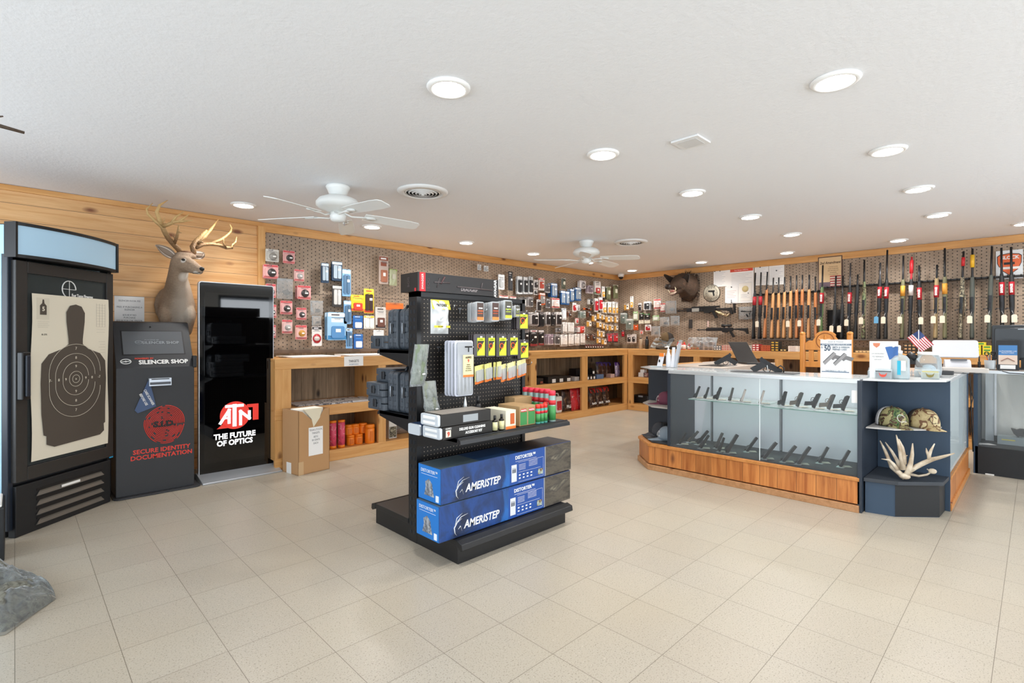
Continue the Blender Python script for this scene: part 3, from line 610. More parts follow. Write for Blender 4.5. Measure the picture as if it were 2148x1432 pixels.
# hard pistol cases on the rear trays
CS = M('#3f464e', .5, bump=.12, bs=200); LT = M('#24272b', .4)
cp = thing('hard_case', 'x', 'gun case'); w3, h3, d3 = .36, .262, .118      # lies in x (width), z (height), y (thickness)
b = B().rbox(0, w3, -.055, .0, 0, h3, .03, CS, 4, 'y').rbox(0, w3, .004, .058, 0, h3, .03, CS, 4, 'y')
for z in (.03, .10, .17): b.box(-.006, .02, -.045, -.012, z + .01, z + .045, CS).box(-.006, .02, .014, .046, z + .01, z + .045, CS)
b.out('shell', cp, .006)
B().box(-.012, .002, -.014, .018, .105, .165, LT).tube([(-.012, .006, .10), (-.012, .006, .17)], .004, M('#9da3aa', .3, .7), 6).out('latch', cp, .003)
B().tube([(.10, 0, h3 - .005), (.11, 0, h3 + .022), (.25, 0, h3 + .022), (.26, 0, h3 - .005)], .011, LT, 8).out('handle', cp)
first = [True]
def case(loc, lab, flat=False, rz=0, g='upright hard cases'):
    o = cp if first[0] else dup(cp); first[0] = False
    o.location = loc; o.rotation_euler = (R(90) if flat else 0, 0, R(rz)); tag(o, lab, 'gun case', g); return o
case((1.77, 2.795, 1.174), 'dark hard case standing on upper rear tray, next to the black post'); case((1.76, 2.92, 1.174), 'dark hard case standing on upper rear tray, second from the post')
case((1.77, 2.795, .767), 'dark hard case standing on lower rear tray, next to the black post'); case((1.76, 2.92, .767), 'dark hard case standing on lower rear tray, second from the post')
fcp = thing('flat_hard_case', 'x', 'gun case')
B().rbox(0, .34, 0, .24, 0, .043, .03, CS, 4, 'z').rbox(0, .34, 0, .24, .047, .09, .03, CS, 4, 'z').box(.06, .10, -.004, .01, .01, .08, CS).box(.24, .28, -.004, .01, .01, .08, CS).box(-.004, .01, .05, .09, .01, .08, CS).box(-.004, .01, .15, .19, .01, .08, CS).out('shell', fcp, .006)
B().box(-.011, .002, .10, .14, .02, .07, LT).out('latch', fcp, .003)
for k, (l, s_) in enumerate((((1.76, 2.985, 1.174), 'dark hard case lying flat alone on the upper rear tray'), ((1.74, 2.985, .767), 'dark hard case lying flat, bottom of the stack of three'),
        ((1.73, 2.99, .858), 'dark hard case lying flat, middle of the stack of three'), ((1.80, 2.98, .949), 'dark hard case lying flat, topmost of the stack of three'))):
    o = fcp if k == 0 else dup(fcp); o.location = l; tag(o, s_, 'gun case', 'flat hard cases')

# ---- pegs and packets on the gondola front
PY = 2.64
def hook(x, y, z, L, lab, grp, rz=0, tagp=True, nm='peg_hook', par=None):
    t = thing(nm, lab, 'peg hook', (x, y, z), rz, grp)
    B().box(-.013, .013, -.004, 0, -.004, .004, CHROME).box(-.002, .002, -.004, -.002, -.03, 0, CHROME).out('back_clip', t)
    B().tube([(0, -.002, 0), (0, -L * .8, -.002), (0, -L * .95, .006), (0, -L, .02)], .0026, CHROME, 6).out('wire', t)
    return t
# column along the panel (m) and height for each hook; tips read from the photo
HK = [(.17, 1.43, .17, 'empty, top row'), (.34, 1.44, .16, 'holding the yellow patch bag'), (.43, 1.415, .17, 'empty, top row'), (.60, 1.42, .19, 'holding clear snake packs with orange labels'), (.69, 1.42, .19, 'holding clear snake packs with dark orange labels'),
      (.78, 1.42, .19, 'holding clear packs with lime labels'), (.87, 1.42, .19, 'holding the end clear packs, top row'),
      (.17, 1.19, .17, 'holding the long green sleeve bag'), (.30, 1.175, .19, 'empty, second row'), (.47, 1.20, .19, 'holding the long rod kit'), (.60, 1.22, .18, 'holding lime cleaner packs near the rod kit'), (.68, 1.22, .18, 'holding the second lime cleaner packs'),
      (.765, 1.22, .18, 'holding the third lime cleaner packs'), (.85, 1.22, .18, 'holding the last lime cleaner packs'),
      (.62, 1.05, .16, 'holding yellow brush packets'), (.76, 1.06, .16, 'holding orange brush packets'), (.86, 1.06, .16, 'holding the end brush packets')]
for x, z, L, s_ in HK: hook(GX0 + x, PY, z, L, 'silver wire hook on black pegboard, ' + s_, 'gondola peg hooks')
def at(px, py, y): return P(px, py, y=y)
YEL, LIME, ORG = M('#e6d62a', .5), M('#c9dc2e', .5), M('#e8762a', .5)
# yellow and white patch bag
p0, p1 = at(906, 628, 2.49), at(943, 700, 2.49)
t = thing('patch_bag', 'yellow and white bag of cleaning patches on the black pegboard', 'packet', (p0.x + .055, 2.49, p0.z)); W1, H1 = p1.x - p0.x, p0.z - p1.z
b = B().pillow(W1, H1, .05, M('#c6cacb', .35, bump=.5, bs=30), wr=.6).ell((0, -.018, -.5 * H1), (W1 * .34, .014, H1 * .17), M('#dfe1e2', .8), 12); b.out('bag', t)
b = B().grid(lambda u, v: ((u - .5) * W1 * 1.01, -.004 - .020 * v, -.28 * H1 * v), 4, 4, YEL).grid(lambda u, v: ((u - .5) * W1 * .9, -.028, -.76 * H1 - .06 * H1 * v), 4, 1, YEL).out('header', t)
text('PATCHES', .02, DK, t, (0, -.024, -.16 * H1), bold=.0008, sx=.9); text('GUN CLEANING PATCHES', .009, DK, t, (0, -.029, -.79 * H1), sx=.6)
# clear hanging packs with coloured bands
def clearpack(lo, hi, n, cols, lab, nm='cleaning_pack'):
    p0, p1 = at(*lo, 2.46), at(*hi, 2.46); W1, H1 = p1.x - p0.x, p0.z - p1.z; root = None
    for k in range(n):
        if root is None:
            t = root = thing(nm, lab, 'packet', (p0.x + W1 / 2, 2.46, p0.z), 0, lab.split(',')[0])
            B().rbox(-W1 / 2, W1 / 2, -.002, .014, -H1, 0, .012, PLAS).out('blister', t)
            B().box(-W1 * .36, W1 * .42, -.0035, -.002, -H1 * .93, -H1 * .06, M(cols[0], .5)).box(-W1 * .36, W1 * .42, -.004, -.0035, -H1 * .93, -H1 * .78, M(cols[1], .5))\
                .box(-W1 * .3, W1 * .36, -.004, -.0035, -H1 * .5, -H1 * .44, M(cols[2], .5)).box(-W1 * .3, W1 * .3, -.004, -.0035, -H1 * .62, -H1 * .58, M(cols[2], .5)).box(-.012, .02, -.004, -.0035, -H1 * .36, -H1 * .3, WHT).out('label_card', t)
        else:
            t = dup(root); t.location = (p0.x + W1 / 2 + .003 * (k % 2), 2.46 + .024 * k, p0.z - .002 * k); t['label'] = 'clear packs hanging behind the one with ' + lab.split(' with ')[-1].split(',')[0]
clearpack((998, 632), (1015, 674), 4, ('#4a3a34', '#e8823a', '#c05a28'), 'clear cleaning snake pack with dark and orange label, nearest the patch bag')
clearpack((1030, 632), (1047, 674), 4, ('#4a3530', '#ef8a3e', '#b04a20'), 'clear cleaning snake pack with brown and orange label, in the middle of its row')
clearpack((1057, 629), (1074, 670), 4, ('#4c4a40', '#cfe03a', '#a8c030'), 'clear cleaning snake pack with dark and lime label, right of the orange ones')
clearpack((1080, 640), (1090, 665), 2, ('#55524a', '#a8a860', '#8c9a4a'), 'small clear cleaning pack with olive label, at the end of the top row')
# lime and black cleaner packs
def limepack(lo, hi, n, lab):
    p0, p1 = at(*lo, 2.47), at(*hi, 2.47); W1, H1 = p1.x - p0.x, p0.z - p1.z; root = None
    for k in range(n):
        if root is None:
            t = root = thing('cleaner_pack', lab, 'packet', (p0.x + W1 / 2, 2.47, p0.z), 0, 'lime and black cleaner packs')
            B().rbox(-W1 / 2, W1 / 2, 0, .012, -H1, 0, .008, M('#3a3436', .3)).out('blister', t, .002)
            B().box(-W1 * .22, W1 * .44, -.002, 0, -H1 * .94, -H1 * .17, LIME).prism([(-W1 * .20, -H1 * .30), (W1 * .40, -H1 * .30), (-W1 * .20, -H1 * .80)], -.0026, -.002, M('#2f2a26', .5)).box(W1 * .02, W1 * .2, -.0032, -.002, -H1 * .16, -H1 * .1, WHT).out('label_card', t)
            B().tube([(-W1 * .02 + W1 * .17 * math.cos(R(q)), -.004, -H1 * .52 + W1 * .17 * math.sin(R(q))) for q in range(0, 361, 30)], .0028, M('#e8572a', .5), 6).out('orange_coil', t)
            text('CLEANER', .009, M('#3d5a1c', .5), t, (W1 * .1, -.0026, -H1 * .24), sx=.8)
        else:
            t = dup(root); t.location.y += .022 * k; t['label'] = 'lime and black cleaner packs hanging behind the front ones'
limepack((994, 700), (1018, 748), 3, 'lime and black cleaner pack beside the long rod kit'); limepack((1019, 700), (1039, 748), 3, 'lime and black cleaner pack, second from the rod kit')
limepack((1041, 700), (1063, 748), 3, 'lime and black cleaner pack, third from the rod kit'); limepack((1064, 700), (1087, 746), 3, 'lime and black cleaner pack, fourth from the rod kit')
limepack((1084, 652), (1108, 691), 3, 'lime and black cleaner pack high at the gondola edge'); limepack((1086, 712), (1109, 752), 3, 'lime and black cleaner pack low at the gondola edge')
# rod kit
p0, p1 = at(954, 714, 2.46), at(992, 828, 2.46); W1, H1 = p1.x - p0.x, p0.z - p1.z; root = None
for k in range(4):
    if root is None:
        t = root = thing('rod_cleaning_kit', 'long clear rod cleaning kit with cream and red label', 'packet', (p0.x + W1 / 2, 2.46, p0.z), 0, 'long rod cleaning kits')
        B().rbox(-W1 / 2, W1 / 2, 0, .006, -H1, 0, .014, M('#c9ccd8', .25), 3).rbox(-W1 * .42, W1 * .42, -.012, 0, -H1 * .98, -H1 * .03, .014, PLAS).out('blister', t)
        B().box(-W1 * .12, W1 * .46, -.0135, -.012, -H1 * .66, -H1 * .26, M('#e9dda6', .5)).box(-W1 * .12, W1 * .46, -.014, -.0135, -H1 * .66, -H1 * .62, ORG).out('label_card', t)
        b = B()
        for q in range(4): b.tube([(-W1 * .3 + W1 * .2 * q, -.008, -H1 * .6), (-W1 * .3 + W1 * .2 * q, -.008, -H1 * .93)], .004, M('#d8dae4', .3), 6)
        b.tube([(W1 * .05, -.008, -H1 * .8), (W1 * .05, -.008, -H1 * .93)], .004, DK, 6).out('rods', t)
        B().box(W1 * -.02, W1 * .40, -.014, -.004, -H1 * .13, -H1 * .10, DK).box(W1 * .15, W1 * .22, -.014, -.004, -H1 * .21, -H1 * .12, DK).out('handle', t, .003)
        text("HOPPE'S", .017, M('#3a2a20', .5), t, (W1 * .17, -.0142, -H1 * .31), sx=.75, bold=.0006); text('9', .026, RED, t, (W1 * .17, -.0142, -H1 * .37), bold=.001)
        for q, s_ in enumerate(('UNIVERSAL', 'CLEANING KIT', 'FOR UNIVERSAL', 'RIFLE & SHOTGUN')): text(s_, .008, M('#4a3a2a', .6), t, (W1 * .17, -.0142, -H1 * (.44 + .035 * q)), sx=.7)
    else:
        t = dup(root); t.location = (root.location.x - .006 * k, 2.46 + .024 * k, root.location.z); t['label'] = 'long rod cleaning kits hanging behind the front one'
# brush packets: fanned row of slim yellow-orange cards
bp = thing('brush_packet', 'x', 'packet')
B().box(-.016, .016, 0, .0015, -.115, 0, M('#e3dc86', .4)).box(-.016, .016, -.0006, 0, -.115, -.098, ORG).out('card', bp)
B().rbox(-.011, .011, -.010, 0, -.1, -.028, .006, PLAS).out('blister', bp); B().tube([(0, -.004, -.034), (0, -.004, -.096)], [.0035, .0045], M('#c9c3b0', .4, .5), 6).out('brush', bp)
b2 = thing('bore_brush_packet', 'x', 'packet')
B().box(-.016, .016, 0, .0015, -.115, 0, M('#e9e0a0', .4)).box(-.016, .016, -.0006, 0, -.115, -.055, ORG).out('card', b2)
B().rbox(-.011, .011, -.010, 0, -.1, -.028, .006, PLAS).out('blister', b2); B().tube([(0, -.004, -.034), (0, -.004, -.096)], [.0035, .0045], M('#b9b3a8', .3, .6), 6).out('brush', b2)
lst = []
for k in range(12): lst.append((996 + 4.1 * k + (6 if k > 8 else 0), 768 - .9 * k, bp, 'slim yellow bore brush packets in the fanned row on the black pegboard', 'yellow brush packets'))
for k in range(13): lst.append((1052 + 4.1 * k, 765 - 1.05 * k, b2, 'slim orange and cream brush packets at the gondola edge end of the row', 'orange brush packets'))
us = set()
for k, (px, py, src, s_, g_) in enumerate(lst):
    q = at(px, py, 2.47); o = src if src not in us else dup(src); us.add(src)
    o.location = (q.x + .012, 2.47 + .004 * (k % 5), q.z); o.rotation_euler = (0, R(random.uniform(-4, 4)), R(random.uniform(8, 24))); tag(o, s_, 'packet', g_)
# long green sleeve bags
GB = M('#6d7a62', .35, bump=.5, bs=20); GB2 = M('#7d8271', .35, bump=.8, bs=40)
for lo, hi, sk, m, s_ in (((866, 722), (904, 808), .035, GB, 'long olive sleeve in a clear bag hanging low near the black post'), ((881, 800), (917, 880), -.03, GB2, 'crinkled camouflage sleeve in a clear bag leaning above the cleaning kits')):
    p0, p1 = at(*lo, 2.50), at(*hi, 2.50); W1, H1 = (p1.x - p0.x) * .8, p0.z - p1.z
    t = thing('bagged_sleeve', s_, 'packet', ((p0.x + p1.x) / 2, 2.5, p0.z)); mm = Matrix.Shear('XY', 4, (sk * 4, 0)) if False else Matrix(((1, 0, sk / H1, 0), (0, 1, 0, 0), (0, 0, 1, 0), (0, 0, 0, 1)))
    B(mm).pillow(W1 * .88, H1 * .95, .035, m, wr=.5, seed=3).out('folded_sleeve', t); B(mm).pillow(W1, H1, .045, FILM, wr=.6, seed=5).out('clear_bag', t)
    B(mm).box(.01, .03, -.026, -.024, -H1 * .72, -H1 * .69, WHT).out('sticker', t)

# ---- goods on the gondola front tray (top surface .69)
TZ = .691; KB = M('#15120f', .35); SV = M('#cfd6dc', .3, .2)
def kit(loc, lab, top):
    t = thing('cleaning_kit_box', lab, 'boxed kit', loc, 0, 'black cleaning kit boxes')
    B().box(.005, .37, 0, .17, 0, .068, KB).out('sleeve', t, .002); B().rbox(-.012, .005, .002, .168, .002, .066, .012, SV, 3, 'x').out('silver_case_end', t, .003)
    B().box(-.016, -.011, .03, .14, .012, .028, WHT).box(-.016, -.011, .03, .14, .040, .056, WHT).out('case_ribs', t, .004)
    if top:
        B().box(.16, .27, -.001, 0, .012, .052, M('#9aa0a4', .4)).out('picture_label', t)
        B().box(.02, .35, .01, .16, .068, .0688, M('#8f8880', .5, bump=.5)).out('wrap_label', t)
    else:
        text('DELUXE GUN CLEANING', .02, WHT, t, (.215, -.0008, .045), bold=.0008, sx=.85); text('ACCESSORY KIT', .02, WHT, t, (.225, -.0008, .022), bold=.0008, sx=.85)
        B().box(.025, .06, -.001, 0, .012, .05, M('#ded6c8', .5)).out('badge', t); text('9', .034, M('#c0401e', .5), t, (.043, -.0014, .028), bold=.0015); text("HOPPE'S", .014, WHT, t, (.043, -.001, .058), sx=.8)
kit((1.665, 2.255, TZ), 'lower silver-ended gun cleaning kit box on the gondola tray', False); kit((1.655, 2.26, TZ + .070), 'upper silver-ended cleaning kit box, stacked on another', True)
t = thing('cleaning_kit_box', 'dark blue and silver kit box lying behind the stacked pair', 'boxed kit', (1.665, 2.45, TZ)); B().box(0, .2, 0, .12, 0, .06, M('#243a5c', .3)).out('sleeve', t, .002); B().rbox(-.012, 0, .0, .12, .0, .06, .012, SV, 3, 'x').out('silver_case_end', t)
def bottle(nm, loc, r, h, body, cap, lab, cat='bottle', ch=.25, grp=None, label_col=None, rz=0, spout=False, n=18):
    t = thing(nm, lab, cat, loc, rz, grp); hb = h * (1 - ch)
    pr_ = [(r * .92, 0), (r, .004), (r, hb * .9), (r * .55, hb), (r * .42, hb)]
    B().lathe(pr_, body, n=n).out('body', t)
    B().lathe([(r * .5, hb - .002), (r * .5, hb + (h - hb) * (.35 if spout else 1)), (r * .12 if spout else r * .46, h), (.001, h)], cap, n=n).out('cap', t)
    if label_col: B().lathe([(r * 1.02, hb * .12), (r * 1.02, hb * .8)], label_col, n=n).out('label', t)
    return t
def can(nm, loc, r, h, body, cap, lab, ch=.14, grp=None, bands=()):
    t = thing(nm, lab, 'spray can', loc, 0, grp); B().lathe([(r * .97, 0), (r, .003), (r, h * (1 - ch)), (r * .9, h * (1 - ch) + .004)], body, n=20).out('body', t)
    B().lathe([(r * .96, h * (1 - ch)), (r * .96, h - .003), (r * .85, h), (.001, h)], cap, n=20).out('cap', t)
    for z0_, z1_, m in bands: B().lathe([(r * 1.012, h * z0_), (r * 1.012, h * z1_)], m, n=20).out('label_band', t)
    return t
def onT(px, y): return P(px, y=y).x
bottle('oil_bottle', (onT(976, 2.50), 2.50, TZ), .020, .19, M('#d5dfe2', .4), WHT, 'white bottle with a pointed nozzle behind the cleaning kits', ch=.4, spout=True)
bottle('oil_bottle', (onT(1003, 2.50), 2.50, TZ), .021, .185, M('#1c1c1e', .3), BLK, 'black flip-top bottle behind the cleaning kits', label_col=M('#3a3a3c', .5))
OLA = M('#d9d3a0', .5)
bottle('solvent_bottle', (onT(1038, 2.255), 2.255, TZ), .016, .095, M('#17120e', .2), BLK, 'small dark glass solvent bottle next to the kit boxes', label_col=OLA, grp='small solvent bottles')
bottle('solvent_bottle', (onT(1052, 2.255), 2.255, TZ), .016, .098, M('#17120e', .2), BLK, 'small dark glass solvent bottle beside the cream carton', label_col=OLA, grp='small solvent bottles')
bottle('solvent_bottle', (onT(1056, 2.31), 2.315, TZ), .016, .103, M('#17120e', .2), BLK, 'small dark glass solvent bottle half hidden behind two others', label_col=OLA, grp='small solvent bottles')
t = thing('oil_carton', 'cream carton with orange bottle picture on the tray', 'carton', (onT(1061, 2.25), 2.25, TZ)); B().box(0, .085, 0, .2, 0, .115, M('#e4dcc6', .6)).box(0, .085, -.0008, 0, 0, .018, ORG).out('box', t, .002)
B().box(.038, .072, -.002, -.0008, .03, .095, M('#c25a22', .5)).out('bottle_picture', t)
GRN = M('#3a8746', .5); CRA = M('#a8895f', .7)
for k, (x, y, s_) in enumerate(((1089, 2.26, 'front'), )):
    pass
t = thing('display_carton', 'open kraft carton with green and red spray can fronts', 'carton', (onT(1090, 2.27), 2.27, TZ)); B().box(0, .145, 0, .2, 0, .125, CRA).out('box', t, .002)
for k in range(2): B().box(.006 + .072 * k, .066 + .072 * k, -.001, 0, .006, .09, GRN).box(.012 + .072 * k, .06 + .072 * k, -.0016, -.001, .088, .108, RED).out('print', t); text('BALLISTOL', .013, WHT, t, (.036 + .072 * k, -.0018, .098), sx=.75, bold=.0004)
t = thing('display_carton', 'kraft carton standing behind the green printed carton', 'carton', (onT(1085, 2.45), 2.475, TZ)); B().box(0, .17, 0, .1, 0, .15, CRA).out('box', t, .002)
TEAL = M('#4a9c8c', .5)
for k in range(4):
    x = onT(1127 + 7.5 * k, 2.27) if k < 3 else onT(1140, 2.33); can('small_spray_can', (x, 2.265 if k < 3 else 2.31, TZ), .0165, .125, TEAL, M('#e0392e', .4), 'small red-capped spray cans in front on the gondola tray', .22, 'small red-capped spray cans', [(.1, .5, GRN), (.52, .66, RED)])
for k in range(6):
    px = (1158, 1148, 1138, 1127, 1115, 1103)[k]; y = (2.26, 2.36, 2.40, 2.45, 2.50, 2.55)[k]
    can('tall_spray_can', (onT(px, y), y, TZ), .0245, .205, M('#8fa6a0', .35, .4), M('#dd3247', .4), ('tall red-capped spray can standing frontmost at the tray end' if k == 0 else 'tall red-capped spray cans in the row behind the small ones'), .16, 'tall red-capped spray cans', [(.06, .52, GRN), (.55, .7, RED)])
    if k == 0: text('BALLISTOL', .015, WHT, D.objects[sc.objects[-1].name] if False else None, (onT(px, y) , y - .026, TZ + .128), sx=.7) if False else None
# ---------------------------------------------------------------- packets hanging on the pegboard walls
# style: (words, card, header, item kind, item colour, foot)
ST = {
 'cs': ('clear pack with silver part', '#c9cccd', '#e9eaea', 'slab', '#a9adb0', None), 'bt': ('long black cased tool', '#2a2b2e', '#1b1c1e', 'tall', '#3a3c40', None),
 'cb': ('clear pack with magazine', '#b9bcbf', '#d8dadb', 'tall', '#26282b', '#d9dadb'), 'wb': ('white card with black part', '#e6e2de', '#d5cfca', 'slab', '#2c2a2b', None),
 'wo': ('white card with orange stripe', '#e4dcd6', '#d9563a', 'slab', '#b8432e', None), 'bg': ('dark green bagged sling', '#3d4236', '#c9cac5', 'bag', '#4a4f40', None),
 'wg': ('white card with grey print', '#e9e6e6', '#c9bfc2', 'disc', '#8d8a8c', None), 'pw': ('mauve and white carded part', '#cdbfc8', '#8a6f80', 'tall', '#7d6e78', '#e3dde0'),
 'gl': ('slim gold and white packet', '#e6e2d9', '#cfcfd2', 'low', '#d19a3d', None), 'gw': ('small gold and white card', '#c9953f', '#c2c4c6', 'half', '#eeeae2', None),
 'gb': ('camouflage bag', '#585a3f', '#d8d6c6', 'bag', '#4c5138', None), 'gy': ('grey carded part', '#a5a1a0', '#7c7778', 'tall', '#4c4a4b', '#c9c5c4'),
 'bl': ('blue fanned card with chrome tool', '#2b5c93', '#cfdbe6', 'tall', '#8f9aa5', None), 'st': ('steel grey slim packet', '#8f8d8b', '#3c3a3a', 'tall', '#c4c2c0', None),
 'or': ('orange carded packet', '#d9612c', '#f0ece8', 'tall', '#8d8a88', None), 'wr': ('white packet with red speckle', '#e2dcd8', '#c9423c', 'slab', '#c9b8b2', '#b0413a'),
 'rd': ('white card with red part', '#e9e4e2', '#f0eeee', 'slab', '#a82026', None), 'gg': ('grey-green clear packet', '#9aa39a', '#d5d8d5', 'slab', '#6f7a72', None),
 'br': ('brown carded mount', '#6e4634', '#3a2a24', 'disc', '#2b2423', None), 'bw': ('black and white scope cap card', '#dcd8d4', '#201f20', 'disc', '#1c1c1d', None),
 'rk': ('white card with red-handled tool', '#d9d5d3', '#e8e6e4', 'tall', '#c42434', None), 'kw': ('clear pack with black grip', '#c8c2bf', '#e3dfdc', 'tall', '#231f20', '#8d8480'),
 'kb': ('black carded magazine', '#3a3637', '#8d8482', 'tall', '#18181a', '#23272e'), 'cl': ('clear cleaning patch pack', '#d5dade', '#c5cbd0', 'tall', '#eef0f2', None),
 'wf': ('white fringed target packet', '#ece9e5', '#f4f2ef', 'slab', '#d9d6d2', '#a9a39c'), 'rp': ('red and white small packet', '#d8d2cf', '#d03a30', 'disc', '#cf3c34', None),
 'sh': ('black and white shield card', '#2b2a2c', '#c9c2c2', 'slab', '#131314', '#8c2f33'), 'rt': ('card with red bolt tool', '#8f8a90', '#c43440', 'tall', '#d0303a', '#232026'),
 'pk': ('pink card with black disc', '#d8a3a0', '#c9454c', 'disc', '#3a3535', '#c8605e'), 'cc': ('clear card with grey ring part', '#b9b6ae', '#d0cdc6', 'disc', '#8d8b86', None),
 'pc': ('pink card with chrome part', '#dcb4ae', '#c9454c', 'disc', '#a5a3a0', '#c8605e'), 'py': ('pink card with brass disc', '#d8a89c', '#c9454c', 'disc', '#c08a2c', '#c8605e'),
 'cg': ('clear bag with grey part', '#cfc8bf', '#ded8d0', 'bagc', '#8a837c', None), 'rb': ('white and red boxed tool', '#e9e3df', '#2b2426', 'oval', '#b3202b', None),
 'db': ('dark blue hanging knife card', '#223c56', '#c5d3de', 'tall', '#9fb0bd', None), 'lb': ('pale blue fillet knife card', '#7fb0dd', '#cfe3f2', 'tall', '#4f6f8c', None),
 'kt': ('black and silver tool set card', '#3a3735', '#cfccc8', 'tall', '#c9c8c5', None), 'wk': ('large pale blue bagged knife kit', '#9cc7e6', '#eef4f8', 'low', '#4f88bd', '#2f7fb8'),
 'yl': ('yellow card with oil can', '#ecc92c', '#f2dc4a', 'low', '#d43c28', '#d4502a'), 'yb': ('tall yellow card with dark bottle', '#f0d522', '#f4e25a', 'tall', '#3a2420', '#d4502a'),
 'bc': ('royal blue card with white bottle', '#1d5fa8', '#2f78c4', 'low', '#e9ecee', None), 'yw': ('yellow-topped white swab card', '#ece8df', '#efc62c', 'tall', '#f2f0ea', None),
 'cw': ('clear pack with brown leather part', '#d9d5cf', '#cfc9c2', 'low', '#6b4234', '#3a2a26'), 'wp': ('blank white card', '#e6e4e2', '#efeeec', 'none', '#ffffff', None),
 'oh': ('orange header bag', '#e5702a', '#f08a3a', 'none', '#ffffff', None), 'ob': ('tall pointed bag with orange header', '#b9a79c', '#8a4a34', 'low', '#a3674c', None),
 'gn': ('small green-topped bag', '#a9ad8c', '#86b040', 'bag', '#8d8a6a', None), 'wx': ('white card with red-green handles', '#ece9e6', '#d8d4d2', 'low', '#b33a34', '#3f7d44'),
 'gk': ('green and clear carded part', '#b5c2a5', '#7dbb5a', 'slab', '#dfe3d9', None), 'bk': ('black and green carded part', '#262a24', '#3c7a34', 'slab', '#1c1c1c', None),
 'ce': ('cream card', '#ddd8c2', '#e9e5d5', 'none', '#ffffff', None), 'sq': ('square silver bag', '#c3ccd1', '#dfe5e8', 'bagc', '#aab4ba', None), 'ox': ('orange boxed part', '#d8622c', '#3f6b4a', 'slab', '#c9531f', None),
 'rq': ('hanging red oil bottle', '#5a3034', '#2a2426', 'tall', '#c3202e', None), 'cv': ('clear bagged mount', '#aab2b6', '#c9cfd2', 'bagc', '#5c6266', None)}
def packmesh(w, h, st, seed):
    wd, card, head, kind, ic, foot = ST[st]; r = random.Random(seed); b = B(); cm, hm, im = M(card, .42), M(head, .42), M(ic, .4)
    if kind in ('bag', 'bagc'):
        b.pillow(w, h, .028, FILM if kind == 'bagc' else M(card, .4, bump=.6, bs=40), 8, 8, .5, seed); b.box(-w / 2, w / 2, -.003, .0, -h * .12, 0, hm if kind == 'bag' else FILM)
        if kind == 'bagc': b.ell((w * .1, 0, -h * .68), (w * .22, .008, h * .14), im, 10)
        else: b.box(-w * .2, w * .25, -.018, -.014, -h * .6, -h * .3, M('#b8b4a2', .6))
        return b
    b.rbox(-w / 2, w / 2, 0, .0015, -h, 0, min(w, h) * .08, cm, 2); b.box(-w * .47, w * .47, -.0008, 0, -h * .16, -h * .03, hm)
    dk = M('#5a5558', .6) if sum(lin(card)[:3]) > .5 else M('#c9c6c4', .6)
    for i in range(3 + seed % 3):
        zz_ = -h * (.19 + .045 * i + (.0 if i < 2 else .55)); a0 = r.uniform(-.4, -.1); b.box(w * a0, w * r.uniform(.1, .42), -.0011, 0, zz_ - h * .018, zz_, dk)
    b.box(-w * .3, w * r.uniform(.05, .3), -.0012, 0, -h * .12, -h * .07, dk if i % 2 else M(foot or '#f0eeee', .5))
    if foot: b.box(-w * .47, w * .47, -.0008, 0, -h * .98, -h * .84, M(foot, .45))
    if kind == 'tall':
        k = 1 if w < .05 else 2
        for i in range(k): c_ = (i - (k - 1) / 2) * w * .4; b.rbox(c_ - w * .17, c_ + w * .17, -.012, 0, -h * .9, -h * .22, w * .1, im, 2)
        b.box(w * .02, w * .3, -.0135, -.012, -h * .48, -h * .38, WHT)
    elif kind == 'slab': b.rbox(-w * .33, w * .33, -.012, 0, -h * .85, -h * .3, w * .1, im, 2); b.box(0, w * .3, -.0135, -.012, -h * .5, -h * .4, WHT)
    elif kind == 'disc':
        b.loft([(-.014, w * .05, -h * .58, w * .28, w * .28), (0, w * .05, -h * .58, w * .3, w * .3)], im, 14, 'y'); b.box(w * .02, w * .25, -.0155, -.014, -h * .62, -h * .52, WHT)
        b.rbox(-w * .4, w * .42, -.006, 0, -h * .85, -h * .26, w * .1, M(card, .25), 2)
    elif kind == 'low': b.rbox(-w * .3, w * .36, -.012, 0, -h * .93, -h * .5, w * .08, im, 2); b.box(-w * .3, w * .3, -.0008, 0, -h * .36, -h * .22, hm); b.box(-w * .1, w * .16, -.0135, -.012, -h * .72, -h * .6, WHT)
    elif kind == 'half': b.box(0, w * .42, -.010, 0, -h * .88, -h * .22, im).box(w * .1, w * .3, -.0115, -.010, -h * .6, -h * .35, M('#26262a', .5))
    elif kind == 'oval': b.loft([(-.003, 0, -h * .62, w * .42, h * .24), (0, 0, -h * .62, w * .42, h * .24)], im, 18, 'y').loft([(-.005, 0, -h * .62, w * .3, h * .12), (-.003, 0, -h * .62, w * .3, h * .12)], M('#cfc5c0', .5), 14, 'y')
    return b
PN = {'bag': 'bagged_part', 'bagc': 'bagged_part', 'disc': 'blister_card', 'tall': 'carded_tool', 'slab': 'blister_pack', 'half': 'parts_card', 'low': 'carded_packet', 'oval': 'carded_packet', 'none': 'hang_card'}
WIRE = M('#8a8d91', .4, .8)
